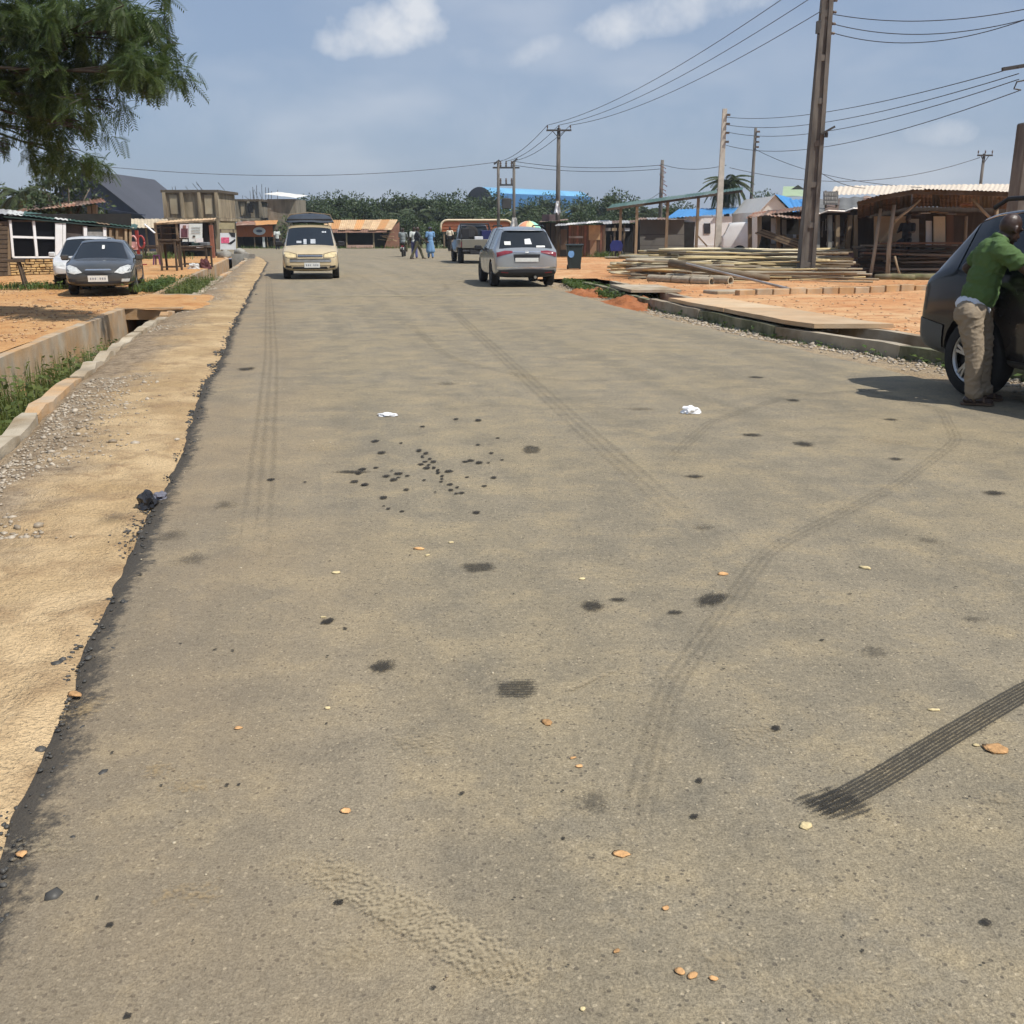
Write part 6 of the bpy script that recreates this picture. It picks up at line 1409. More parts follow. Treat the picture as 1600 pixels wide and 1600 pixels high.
    def islands(fs):
        par={}
        def find(a):
            while par.setdefault(a,a)!=a: par[a]=par[par[a]]; a=par[a]
            return a
        for f in fs:
            for q in f[1:]: par[find(q)]=find(f[0])
        out={}
        for f in fs: out.setdefault(find(f[0]),[]).append(f)
        return list(out.values())
    for g,fs in groups.items():
        nm,mt=names[g]
        for isl in (islands(fs) if g in (2,4) else [fs]):
            idx=sorted(set(q for f in isl for q in f)); mp={q:i for i,q in enumerate(idx)}
            m=bpy.data.meshes.new(nm); vv=V[idx]-(nrm[idx]*.008 if g in(1,2,3) else 0); m.from_pydata(vv.tolist(),[],[[mp[q] for q in f] for f in isl]); m.materials.append(mt); m.polygons.foreach_set('use_smooth',[True]*len(m.polygons)); m.update()
            ob=link(nm,m,root); parts.setdefault(nm,ob)
    return bvh,parts
def decal(root,bvh,pts,axis,mat,name,off=.008,L=5,n=8,parent=None):
    """outline (a,b) projected onto the body: axis 'f','r' use (y,z); 'l','R' sides use (x,z)"""
    P=[]
    for i in range(len(pts)):
        a,b=Vector(pts[i]),Vector(pts[(i+1)%len(pts)]); P+=[a.lerp(b,k/n) for k in range(n)]
    c=sum(P,Vector((0,0)))/len(P); rings=[P]+[[c.lerp(p,f) for p in P] for f in (.75,.45,.2)]
    def proj(q):
        if axis=='f': o,d=Vector((L+2,q[0],q[1])),Vector((-1,0,0))
        elif axis=='r': o,d=Vector((-2,q[0],q[1])),Vector((1,0,0))
        elif axis=='l': o,d=Vector((q[0],3,q[1])),Vector((0,-1,0))
        else: o,d=Vector((q[0],-3,q[1])),Vector((0,1,0))
        h=bvh.ray_cast(o,d)
        return (h[0]-d*off) if h[0] is not None else None
    V=[];N=len(P)
    for r in rings:
        last=None
        for q in r:
            p=proj(q); 
            if p is None: p=last or Vector((L*.5,0,0))
            last=p; V.append(p)
    V.append(proj(c) or V[0]); Fs=[(r*N+i,r*N+(i+1)%N,(r+1)*N+(i+1)%N,(r+1)*N+i) for r in range(3) for i in range(N)]+[(3*N+i,3*N+(i+1)%N,4*N) for i in range(N)]
    mb=MB(); mb.add(V,Fs); return mb.build(name,mat,parent or root,smooth=True)
def wheel(root,x,y,r,w,sg,rim=m_rim,spokes=5):
    c=(x,y,r)
    t=MB().lathe([(r*.66,-w/2),(r*.93,-w/2),(r,-w*.36),(r,w*.36),(r*.93,w/2),(r*.66,w/2),(r*.64,0),(r*.66,-w/2)],c,'Y',36).build('wheel',m_tyre,root,smooth=True)
    yo=y+sg*w*.30; mb=MB(); mb.lathe([(r*.68,-.03*sg),(r*.70,.035*sg),(r*.64,.04*sg),(r*.60,.0)],(x,yo,r),'Y',32,cap=False); mb.build('rim',rim,t,smooth=True,recalc=False)
    MB().lathe([(r*.63,0),(r*.3,-.01*sg),(0.001,-.01*sg)],(x,yo-sg*.05,r),'Y',24).build('brake_disc',m_rimd,t)
    mb=MB()
    for k in range(spokes):
        a=6.283*k/spokes+.3
        for da in (-.13,.13):
            p0=Vector((x+r*.14*math.cos(a),yo+sg*.02,r+r*.14*math.sin(a))); p1=Vector((x+r*.66*math.cos(a+da),yo+sg*.01,r+r*.66*math.sin(a+da))); mb.beam(p0,p1,r*.075,.035,up=Vector((0,1,0)))
    mb.lathe([(r*.2,-.02),(r*.2,.035*sg),(.001,.045*sg)],(x,yo,r),'Y',18); mb.build('spokes',rim,t)
    return t
def wheels4(root,xs,halfw,r,w=.22,rim=m_rim,spokes=5):
    for x in xs:
        for sg in (-1,1): wheel(root,x,sg*(halfw-w*.52),r,w,sg,rim,spokes)
def mirror(root,x,y,z,sg,mat,s=1.0):
    mb=MB(); mb.box((x,y+sg*.11*s,z),(.11*s,.20*s,.15*s)); a=mb.build('mirror',mat,root,bevel=.03); MB().beam((x+.02,y-sg*.06,z-.05),(x,y+sg*.05,z-.03),.05).build('mirror_arm',mat,a); return a
def plate(root,bvh,y,z,axis,L,w=.50,h=.16):
    p=decal(root,bvh,[(y-w/2,z-h/2),(y+w/2,z-h/2),(y+w/2,z+h/2),(y-w/2,z+h/2)],axis,m_plate,'number_plate',.02,L,3)
    for k in range(7):
        if k==3: continue
        a=y-w*.36+w*.72*k/6; decal(root,bvh,[(a-.014,z-.026),(a+.014,z-.026),(a+.014,z+.026),(a-.014,z+.026)],axis,m_ink,'plate_character',.026,L,1,p)
SUV=[(0,.80,.42,.92,.60,.98),(.08,.88,.32,1.0,.72,1.05),(.18,.91,.28,1.06,.78,1.11),(.50,.92,.26,1.09,.63,1.62),(.78,.92,.25,1.07,.64,1.69),(1.62,.92,.24,1.04,.645,1.715),(1.72,.92,.24,1.04,.645,1.715),(2.5,.92,.24,1.01,.63,1.70),(2.62,.92,.24,1.01,.63,1.69),(2.88,.92,.24,1.0,.61,1.63),(3.58,.92,.25,.99,.76,1.05),(3.72,.91,.25,.98,.74,1.03),(4.25,.88,.28,.89,.66,.94),(4.50,.80,.32,.74,.58,.80),(4.60,.66,.40,.62,.5,.66)]
SED=[(0,.72,.42,.82,.55,.90),(.1,.84,.32,.94,.68,.99),(.55,.89,.26,.96,.70,1.02),(.85,.90,.24,.95,.70,1.03),(1.5,.90,.22,.93,.55,1.43),(1.62,.90,.22,.93,.55,1.45),(2.25,.90,.22,.92,.56,1.475),(2.33,.90,.22,.92,.56,1.475),(2.8,.90,.22,.91,.55,1.46),(3.02,.90,.22,.91,.54,1.41),(3.78,.90,.23,.90,.72,.97),(3.92,.90,.23,.88,.70,.95),(4.42,.87,.24,.80,.64,.87),(4.68,.80,.26,.68,.56,.74),(4.8,.66,.30,.58,.46,.63)]
VAN=[(0,.82,.42,1.0,.68,1.06),(.06,.9,.3,1.05,.76,1.1),(.12,.92,.28,1.06,.79,1.13),(.38,.93,.25,1.05,.70,1.66),(.6,.93,.24,1.04,.71,1.72),(1.7,.93,.23,1.02,.72,1.75),(1.8,.93,.23,1.02,.72,1.75),(2.75,.93,.23,1.0,.72,1.74),(2.85,.93,.23,1.0,.72,1.73),(3.25,.93,.23,1.0,.70,1.66),(4.10,.93,.24,.98,.80,1.07),(4.25,.92,.24,.96,.77,1.05),(4.62,.90,.26,.86,.69,.94),(4.84,.83,.28,.72,.6,.80),(4.93,.72,.34,.62,.52,.68)]
def azrot(az): return R(90-az)      # heading azimuth (deg from +Y, clockwise) -> z rotation
def put(root,front_or_rear,pt,az,L):
    """place so that the middle of the front ('f') or rear ('r') face stands over pt"""
    a=azrot(az); d=Vector((math.cos(a),math.sin(a),0)); root.location=Vector(pt)-(d*L if front_or_rear=='f' else Vector((0,0,0))); root.rotation_euler=(0,0,a)
# ---- dark grey sedan
r=thing('grey_sedan','dark grey sedan parked on the orange dirt by the stone based shop','car',rz=.1); p_=paint('dark grey paint',(.075,.08,.078),.3,.5,amt=.3)
bv,pt=car_body(r,SED,{5,7,8},{9},{3},p_,(.98,3.72),.33,False,halfw=.90)
wheels4(r,(.98,3.72),.89,.33)
for sg in (-1,1):
    decal(r,bv,[(sg*.37,.625),(sg*.60,.57),(sg*.84,.625),(sg*.875,.78),(sg*.74,.835),(sg*.53,.77)],'f',m_trim,'headlight_surround',.007,4.8)
    decal(r,bv,[(sg*.40,.63),(sg*.60,.585),(sg*.82,.64),(sg*.86,.77),(sg*.74,.82),(sg*.55,.76)],'f',m_lamp,'headlight',.012,4.8); decal(r,bv,[(sg*.56,.38),(sg*.76,.38),(sg*.78,.46),(sg*.58,.46)],'f',m_trim if sg<0 else m_lamp,'fog_lamp',.012,4.8); mirror(r,3.35,sg*.86,.99,sg,p_)
g=decal(r,bv,[(-.36,.66),(-.30,.585),(.30,.585),(.36,.66),(.30,.69),(-.30,.69)],'f',m_trim,'grille',.012,4.8); decal(r,bv,[(-.34,.685),(.34,.685),(.30,.72),(-.30,.72)],'f',m_chrome,'grille_chrome',.016,4.8,parent=g)
decal(r,bv,[(-.62,.33),(.62,.33),(.58,.40),(-.58,.40)],'f',m_trim,'air_intake',.012,4.8); plate(r,bv,-.02,.47,'f',4.8)
for sg in (-1,1): decal(r,bv,[(sg*.42,.72),(sg*.78,.72),(sg*.78,.86),(sg*.45,.86)],'r',m_tail,'tail_light',.012,4.8)
for sx,ax in ((1,'l'),(-1,'R')):
    for x in (2.1,3.0): decal(r,bv,[(x-.1,.78),(x+.1,.78),(x+.1,.81),(x-.1,.81)],ax,p_,'door_handle',.02,4.8,3)
decal(r,bv,[(.02,1.22),(.09,1.22),(.09,1.32),(.02,1.32)],'f',m_plate,'windscreen_tag',.012,4.8,2)
c=G(155,464,-.17); put(r,'f',(c.x,c.y+.1,-.165),164,4.8)
# ---- white car behind it
r=thing('white_hatchback','white hatchback parked behind the dark grey sedan','car',rz=.1); p_=paint('white car paint',(.68,.68,.66),.3,.1,amt=.2)
bv,pt=car_body(r,[(x*.92,w*.93,a,b*.97,c_*.93,d*.90) for x,w,a,b,c_,d in SUV],{4,6,8},{9},{2},p_,(.82,3.38),.31,True,halfw=.855); wheels4(r,(.82,3.38),.85,.31)
for sg in (-1,1): decal(r,bv,[(sg*.4,.68),(sg*.72,.68),(sg*.76,.80),(sg*.5,.78)],'f',m_lamp,'headlight',.012,4.3); mirror(r,3.1,sg*.82,1.0,sg,p_)
decal(r,bv,[(-.36,.6),(.36,.6),(.36,.68),(-.36,.68)],'f',m_trim,'grille',.012,4.3); plate(r,bv,0,.45,'f',4.3)
c=G(141,456,-.17); put(r,'f',(c.x-.75,c.y+1.2,-.165),167,4.23)
# ---- gold minivan with a load on the roof
r=thing('gold_minivan','gold minivan driving toward the sedan side with a dark load on its roof','van',rz=.1); r['label']='gold minivan on the road with yellowed headlights'; p_=paint('gold paint',(.62,.50,.31),.3,.15,amt=.1); ptrim=paint('gold grey bumper',(.55,.48,.35),.4,.15)
bv,pt=car_body(r,VAN,{4,6,8},{9},{2},p_,(1.0,3.92),.335,True,halfw=.93,lowm=ptrim); wheels4(r,(1.0,3.92),.92,.335)
for sg in (-1,1):
    decal(r,bv,[(sg*.41,.68),(sg*.73,.68),(sg*.88,.75),(sg*.87,.885),(sg*.68,.88),(sg*.43,.815)],'f',M('brown lamp surround',(.12,.085,.045),.5),'headlight_surround',.007,4.93)
    decal(r,bv,[(sg*.44,.70),(sg*.72,.70),(sg*.85,.76),(sg*.84,.87),(sg*.68,.86),(sg*.46,.80)],'f',m_lampy,'headlight',.012,4.93); decal(r,bv,[(sg*.60,.36),(sg*.80,.38),(sg*.80,.45),(sg*.62,.43)],'f',m_trim,'fog_lamp',.012,4.93); mirror(r,3.75,sg*.90,1.12,sg,m_trim,1.15)
g=decal(r,bv,[(-.40,.71),(.40,.71),(.40,.80),(-.40,.80)],'f',m_trim,'grille',.012,4.93); decal(r,bv,[(-.40,.745),(.40,.745),(.40,.765),(-.40,.765)],'f',m_chrome,'grille_bar',.018,4.93,parent=g)
decal(r,bv,[(-.86,.645),(.86,.645),(.86,.665),(-.86,.665)],'f',m_trim,'bumper_gap',.010,4.93); decal(r,bv,[(-.86,.56),(.86,.56),(.86,.63),(-.86,.63)],'f',m_rim,'bumper_strip',.016,4.93); decal(r,bv,[(-.86,.44),(.86,.44),(.86,.452),(-.86,.452)],'f',m_trim,'bumper_gap',.010,4.93); decal(r,bv,[(-.60,.33),(.55,.33),(.52,.41),(-.55,.41)],'f',m_trim,'air_intake',.012,4.93); plate(r,bv,.05,.46,'f',4.93)
for (a,b,w,h) in ((.10,1.20,.16,.14),(-.16,1.19,.10,.16),(-.36,1.18,.16,.07),(.44,1.50,.08,.05),(.52,1.50,.05,.05)): decal(r,bv,[(a-w/2,b-h/2),(a+w/2,b-h/2),(a+w/2,b+h/2),(a-w/2,b+h/2)],'f',M('pale windscreen paper',(.42,.44,.46),.5,.2,9),'windscreen_paper',.008,4.93,2)
mb=MB()
for sg in (-1,1): MB().tube([(.7,sg*.62,1.75),(.8,sg*.62,1.80),(2.9,sg*.62,1.80),(3.0,sg*.62,1.74)],.018,6).build('roof_rail',m_trim,r)
for x in (1.0,1.8,2.6): MB().tube([(x,-.62,1.80),(x,.62,1.80)],.015,6).build('roof_bar',m_trim,r)
c=G(478,439,0); put(r,'f',(c.x,c.y+.9,.0),170,4.93); vanroot=r
bpy.context.view_layer.update(); MW=r.matrix_world.copy()
ld=thing('roof_load','dark tarpaulin covered load on the roof of the gold minivan','load',MW@Vector((1.8,0,1.82)),r.rotation_euler.z)
mb=MB(); V=[];n=20;m=14
for j in range(m+1):
    for i in range(n+1):
        x=(j/m-.5)*2.2; y=(i/n-.5)*1.62; e=min(1,(1-abs(2*j/m-1)**4))*min(1,(1-abs(2*i/n-1)**6)); V.append((x,y,.0+(.24+.05*math.cos(y*2))*e**.5+.025*noise.noise(Vector((x*3,y*3,2)))))
mb.add(V,[(j*(n+1)+i,j*(n+1)+i+1,(j+1)*(n+1)+i+1,(j+1)*(n+1)+i) for j in range(m) for i in range(n)]); mb.build('tarpaulin',M('slate tarpaulin',(.035,.045,.06),.6,.2,4),ld,smooth=True); MB().box((0,0,.06),(2.1,1.5,.1)).build('bundle',m_trim,ld)
for x in (-.6,.3): MB().tube([(x,-.83,-.02),(x,-.7,.26),(x,0,.33),(x,.7,.26),(x,.83,-.02)],.014,5).build('rope',m_wood3,ld)
# ---- silver SUV, rear view
r=thing('silver_suv','silver SUV with red tail lights parked at the right road edge','car',rz=.1); p_=paint('silver paint',(.40,.42,.43),.28,.55,amt=.12)
bv,pt=car_body(r,SUV,{4,6,8},{9},{2},p_,(.96,3.62),.36,True,halfw=.92); wheels4(r,(.96,3.62),.915,.36,.23,m_rimd)
for sg in (-1,1):
    decal(r,bv,[(sg*.40,.985),(sg*.62,.93),(sg*.84,.86),(sg*.85,.99),(sg*.60,1.045),(sg*.40,1.035)],'r',m_tail,'tail_light',.014,4.6); mirror(r,3.2,sg*.88,1.07,sg,m_trim,1.1)
    decal(r,bv,[(3.0 if 1 else 0,.9),(3.0,.9),(3.02,.92)],'l',m_trim,'trim_clip',.005,4.6,1) if False else None
    decal(r,bv,[(sg*.52,.40),(sg*.72,.42),(sg*.72,.45),(sg*.52,.43)],'r',m_tail,'reflector',.012,4.6)
decal(r,bv,[(-.40,.99),(.40,.99),(.40,1.035),(-.40,1.035)],'r',m_chrome,'tailgate_strip',.016,4.6); decal(r,bv,[(-.05,.985),(.05,.985),(.05,1.045),(-.05,1.045)],'r',m_rim,'badge',.022,4.6,3)
decal(r,bv,[(-.34,.74),(.34,.74),(.38,.94),(-.38,.94)],'r',m_trim,'plate_recess',.008,4.6); decal(r,bv,[(-.33,.73),(.33,.73),(.33,.84),(-.33,.84)],'r',m_plate,'number_plate',.022,4.6,3)
decal(r,bv,[(-.84,.54),(.84,.54),(.84,.59),(-.84,.59)],'r',m_chrome,'bumper_strip',.014,4.6); decal(r,bv,[(-.78,.40),(.78,.40),(.80,.50),(-.80,.50)],'r',m_trim,'bumper_insert',.01,4.6)
decal(r,bv,[(.42,1.20),(.60,1.20),(.60,1.30),(.42,1.30)],'r',m_plate,'window_sticker_glare',.006,4.6,2); decal(r,bv,[(-.18,1.22),(.02,1.22),(.02,1.36),(-.14,1.38)],'r',M('painted glass glare',(.6,.62,.62),.4),'window_sticker_glare',.006,4.6,2); decal(r,bv,[(-.55,1.13),(-.30,1.13),(-.30,1.18),(-.55,1.18)],'r',m_plate,'window_sticker_glare',.006,4.6,2)  # middle patch is glare painted on the glass, the outer two are stickers
decal(r,bv,[(-.60,1.60),(.60,1.60),(.56,1.66),(-.56,1.66)],'r',p_,'spoiler',.05,4.6)
MB().tube([(.1,-.25,.30),(.02,-.25,.29)],.04,12).build('exhaust',m_rim,r)
for sg in (-1,1): MB().tube([(.7,sg*.6,1.70),(.85,sg*.6,1.745),(2.5,sg*.6,1.755),(2.7,sg*.6,1.70)],.02,6).build('roof_rail',m_trim,r)
for sx,ax in ((1,'l'),(-1,'R')):
    for x in (1.75,2.65): decal(r,bv,[(x-.11,.93),(x+.11,.93),(x+.11,.965),(x-.11,.965)],ax,m_chrome,'door_handle',.02,4.6,3)
    for x in (1.68,2.58): decal(r,bv,[(x-.006,.45),(x+.006,.45),(x+.006,1.02),(x-.006,1.02)],ax,m_trim,'door_gap',.003,4.6,6)
c=G(823,449,0); r.scale=(1,1,.965); put(r,'r',(c.x,c.y-.05,0),-8.5,4.6)
# ---- dark SUV on the right
r=thing('dark_suv','black SUV on the right road edge with its window being leaned into','car',rz=.1); p_=paint('black blue paint',(.012,.014,.02),.22,.25,amt=.18); low=M('grey lower cladding',(.085,.09,.088),.5,.1,4,rnd=0)
DS=[(0,.80,.40,.86,.62,.92),(.06,.88,.34,.98,.74,1.04),(.14,.91,.30,1.08,.80,1.14),(.52,.92,.28,1.14,.66,1.62),(.72,.92,.27,1.13,.67,1.68),(1.52,.92,.26,1.10,.675,1.73),(1.62,.92,.26,1.10,.675,1.73),(2.45,.92,.26,1.07,.66,1.72),(2.55,.92,.26,1.07,.66,1.715),(2.9,.92,.26,1.06,.64,1.65),(3.6,.92,.27,1.04,.78,1.10),(3.74,.91,.27,1.02,.76,1.08),(4.25,.88,.3,.94,.66,.99),(4.5,.80,.34,.78,.58,.84),(4.6,.66,.42,.66,.5,.70)]
bv,pt=car_body(r,DS,{3,4,6,8},{9},{2},p_,(.86,3.55),.36,True,sub=3,halfw=.92,lowm=low); wheels4(r,(.86,3.55),.93,.36,.24,m_rim,5)
for ax in ('l','R'):
    decal(r,bv,[(0.02,.40),(.42,.40),(.44,.62),(.02,.68)],ax,low,'bumper_corner',.012,4.6); 
    for x in (1.72,2.55): decal(r,bv,[(x-.12,.98),(x+.12,.98),(x+.12,1.015),(x-.12,1.015)],ax,m_chrome,'door_handle',.028,4.6,3)
    for x in (1.57,2.5,): decal(r,bv,[(x-.004,.42),(x+.004,.42),(x+.004,1.10),(x-.004,1.10)],ax,m_trim,'door_gap',.003,4.6,6)
    decal(r,bv,[(1.28,.30),(3.15,.30),(3.15,.36),(1.28,.36)],ax,M('sill strip',(.10,.10,.10),.4),'sill_strip',.02,4.6)
for sg in (-1,1):
    MB().tube([(.62,sg*.62,1.69),(.78,sg*.62,1.765),(2.4,sg*.62,1.79),(2.6,sg*.62,1.72)],.022,8).build('roof_rail',m_trim,r); mirror(r,3.2,sg*.88,1.14,sg,p_,1.15)
    decal(r,bv,[(sg*.5,.90),(sg*.82,.86),(sg*.83,1.04),(sg*.55,1.06)],'r',m_tail,'tail_light',.014,4.6); decal(r,bv,[(sg*.4,.72),(sg*.72,.72),(sg*.76,.86),(sg*.5,.84)],'f',m_lamp,'headlight',.012,4.6)
plate(r,bv,0,.80,'r',4.6); plate(r,bv,0,.5,'f',4.6)
az=162; a=azrot(az); d=Vector((math.cos(a),math.sin(a),0)); rt=Vector((d.y,-d.x,0)); w0=G(1500,619,0); w0=Vector((4.40,9.66,0)); r.scale=(1,1,1.04); r.location=w0-d*.86-rt*.93; r.rotation_euler=(0,0,a)
# ---- dark pickup
r=thing('dark_pickup','grey tailed pickup with a black cab beyond the silver SUV','pickup truck',rz=.1); p_=paint('olive grey paint',(.20,.20,.165),.4,.3); pk_=paint('black pickup paint',(.015,.016,.018),.35,.2)
CAB=[(1.75,.80,.5,1.12,.70,1.16),(1.8,.88,.42,1.14,.74,1.18),(1.9,.90,.40,1.14,.70,1.24),(2.0,.90,.4,1.13,.64,1.80),(2.2,.90,.4,1.12,.64,1.86),(2.95,.90,.4,1.10,.64,1.87),(3.05,.90,.4,1.10,.64,1.87),(3.55,.90,.4,1.08,.62,1.80),(4.15,.90,.4,1.06,.76,1.12),(4.3,.90,.4,1.05,.74,1.10),(4.8,.88,.42,.98,.68,1.03),(5.0,.80,.45,.86,.6,.92),(5.08,.68,.5,.74,.5,.78)]
bv,pt=car_body(r,CAB,{4,6},{7},{2},pk_,(4.1,),.38,True,halfw=.90)
bt=MB(); bt.box((.9,0,.80),(1.7,1.66,.10)); bt.build('bed_floor',m_trim,r)
for sg in (-1,1):
    MB().box((.9,sg*.86,.94),(1.72,.08,.40)).build('bed_side',p_,r,bevel=.02); MB().box((0.06,sg*.80,.90),(.05,.13,.26)).build('tail_light',m_tail,r,bevel=.01)
    MB().tube([(1.6,sg*.74,1.15),(1.55,sg*.70,1.86)],.035,8).build('roll_bar_post',m_trim,r); MB().tube([(1.55,sg*.7,1.86),(.5,sg*.76,1.16)],.03,8).build('roll_bar_brace',m_trim,r)
MB().tube([(1.55,-.7,1.86),(1.55,.7,1.86)],.04,8).build('roll_bar',m_trim,r)
MB().box((.02,0,.93),(.06,1.62,.42)).build('tailgate',p_,r,bevel=.02); MB().box((-.02,0,.58),(.12,1.6,.14)).build('rear_bumper',m_trim,r,bevel=.03); MB().box((1.0,0,.55),(2.6,.9,.22)).build('chassis',m_trim,r)
sp=MB().lathe([(.12,-.1),(.34,-.1),(.37,0),(.34,.1),(.12,.1)],(1.35,.22,1.42),'X',28).build('spare_wheel',m_tyre,r,smooth=True); MB().lathe([(.001,-.04),(.2,-.04),(.2,.02)],(1.28,.22,1.42),'X',20).build('rim',m_rimd,sp)
MB().box((1.1,-.5,1.25),(.5,.5,.6)).build('blue_crate',M('dark blue crate',(.015,.02,.10),.6,.2,4),r,bevel=.02); MB().box((.7,-.08,1.12),(.3,.4,.3)).build('white_box',m_white,r,bevel=.01); MB().box((1.05,.55,1.3),(.6,.4,.75)).build('cargo',m_trim,r,bevel=.03)
wheels4(r,(.95,4.1),.90,.38,.24,m_rimd)
for sg in (-1,1): mirror(r,3.75,sg*.88,1.2,sg,m_trim,1.2)
c=G(745,412,0); put(r,'r',(c.x+.1,c.y,0),-9,5.08)
# ---- white van beside the white building
r=thing('white_van','white panel van parked before the white building behind the bamboo','van',rz=.1); p_=paint('white van paint',(.70,.70,.68),.35,.05,amt=.2)
bv,pt=car_body(r,[(x,w,a,b*1.08,c_*1.08,d*1.16) for x,w,a,b,c_,d in VAN],{8},{9},{2},p_,(1.0,3.92),.34,True,halfw=.93); wheels4(r,(1.0,3.92),.92,.34)
MB().box((2.0,-.955,1.25),(.5,.02,.4)).build('side_panel_print',M('faint grey print',(.45,.45,.46),.5,.3,9),r)
c=A(1150,400,59); put(r,'r',(c.x-.9,59,.0),99,4.93)
# ================================================ PEOPLE
m_skin=M('dark brown skin',(.045,.024,.016),.42,.12,6,.1,60,rnd=.1,spec=.5)
def caps(p0,p1,r0,r1,n=14):
    p0=Vector(p0);p1=Vector(p1); d=(p1-p0); L=max(d.length,1e-4); d=d/L; pts=[];rs=[]
    for k in range(5): t=math.pi/2*(k/5); pts.append(p0-d*r0*math.cos(t)); rs.append(max(.001,r0*math.sin(t)))
    for k in range(4): f=k/3; pts.append(p0+d*L*f); rs.append(r0+(r1-r0)*f)
    for k in range(1,6): t=math.pi/2*(k/5); pts.append(p1+d*r1*math.sin(t)); rs.append(max(.001,r1*math.cos(t)))
    return pts,rs
def fuse(name,prims,voxel,mat,parent,smooth=6,wr=None):
    mb=MB()
    for p in prims:
        if p[0]=='c': pts,rs=caps(*p[1:5]); mb.tube(pts,rs,14)
        else:
            c,rad=Vector(p[1]),p[2]; rot=p[3] if len(p)>3 else Matrix.Identity(3); n=14; V=[];Fs=[]
            for j in range(9):
                t=math.pi*j/8
                for i in range(n): a=6.2832*i/n; V.append(c+rot@Vector((rad[0]*math.sin(t)*math.cos(a),rad[1]*math.sin(t)*math.sin(a),rad[2]*math.cos(t))))
            mb.add(V,[(j*n+i,j*n+(i+1)%n,(j+1)*n+(i+1)%n,(j+1)*n+i) for j in range(8) for i in range(n)])
    me=bpy.data.meshes.new(name); me.from_pydata([tuple(v) for v in mb.v],[],mb.f); b=bmesh.new(); b.from_mesh(me); bmesh.ops.remove_doubles(b,verts=b.verts,dist=1e-4); bmesh.ops.recalc_face_normals(b,faces=b.faces); b.to_mesh(me); b.free()
    o=link(name,me); rm=o.modifiers.new('r','REMESH'); rm.mode='VOXEL'; rm.voxel_size=voxel; rm.use_smooth_shade=True
    if smooth: s=o.modifiers.new('s','SMOOTH'); s.iterations=smooth; s.factor=.5
    em=evalmesh(o); bpy.data.objects.remove(o)
    if wr:
        bm=bmesh.new(); bm.from_mesh(em); bm.normal_update()
        for v in bm.verts: v.co+=v.normal*wr(v.co)
        bm.to_mesh(em); bm.free()
    O=ORG.get(parent,Z0); em.transform(Matrix.Translation(-O)); em.materials.clear(); em.materials.append(mat); em.polygons.foreach_set('use_smooth',[True]*len(em.polygons)); em.name=name
    return link(name,em,parent)
def hand(prims,wrist,d,up,s=1.0,curl=.5,flip=1):
    """palm, four fingers of different lengths and a side thumb; d: pointing direction, up: back of hand"""
    d=Vector(d).normalized(); up=(Vector(up)-d*Vector(up).dot(d)).normalized(); sd=d.cross(up)*flip
    w=Vector(wrist); pc=w+d*.05*s
    prims.append(('c',w,pc+d*.03*s,.026*s,.03*s))
    for k in (-1.5,-.5,.5,1.5): prims.append(('c',w+sd*k*.012*s+d*.01*s,w+d*.085*s+sd*k*.019*s,.013*s,.012*s))
    for k,l in ((-1.5,.060),(-.5,.076),(.5,.080),(1.5,.072)):
        b=w+d*.09*s+sd*k*.020*s; a1=d*math.cos(curl*.6)-up*math.sin(curl*.6); a2=d*math.cos(curl*1.5)-up*math.sin(curl*1.5)
        m=b+a1*l*.5*s; e=m+a2*l*.5*s; prims.append(('c',b,m,.0095*s,.009*s)); prims.append(('c',m,e,.009*s,.0075*s))
    tb=w+d*.025*s+sd*.03*s; tm=tb+(d*.6+sd*.75-up*.2).normalized()*.045*s; te=tm+(d*.85+sd*.3-up*.3).normalized()*.032*s
    prims.append(('c',tb,tm,.013*s,.011*s)); prims.append(('c',tm,te,.011*s,.008*s))
def head(prims,c,face,s=1.0,tilt=None):
    """c = centre of skull; face = horizontal-ish looking direction"""
    f=Vector(face).normalized(); up=Vector((0,0,1)); up=(up-f*up.dot(f)).normalized(); l=up.cross(f); rot=Matrix((f,l,up)).transposed(); c=Vector(c)
    P=lambda x,y,z: c+rot@Vector((x*s,y*s,z*s))
    prims+= [('e',P(-.012,0,.025),(.100*s,.078*s,.100*s),rot),('e',P(.028,0,-.045),(.066*s,.060*s,.085*s),rot),('c',P(.062,0,-.112),P(.062,.012,-.112),.022*s,.022*s),('c',P(.062,0,-.112),P(.062,-.012,-.112),.022*s,.022*s),
        ('c',P(.088,0,.005),P(.112,0,-.035),.011*s,.016*s),('c',P(.102,.012,-.04),P(.102,-.012,-.04),.010*s,.010*s),('c',P(.090,.022,-.072),P(.090,-.022,-.072),.011*s,.011*s),('c',P(.080,.05,.018),P(.090,.018,.014),.012*s,.012*s),('c',P(.080,-.05,.018),P(.090,-.018,.014),.012*s,.012*s)]
    for sg in (-1,1): prims+= [('e',P(-.008,sg*.080,-.018),(.022*s,.010*s,.034*s),rot),('c',P(-.015,sg*.072,-.005),P(-.010,sg*.085,.008),.009*s,.008*s)]
    return P
def shoe(prims,ankle,d,s=1.0):
    a=Vector(ankle); d=Vector(d).normalized(); z=a.z-.085*s
    prims+= [('c',Vector((a.x,a.y,z+.045*s))-d*.035*s,Vector((a.x,a.y,z+.042*s))+d*.10*s,.040*s,.036*s),('c',Vector((a.x,a.y,z+.035*s))+d*.10*s,Vector((a.x,a.y,z+.028*s))+d*.165*s,.036*s,.026*s)]
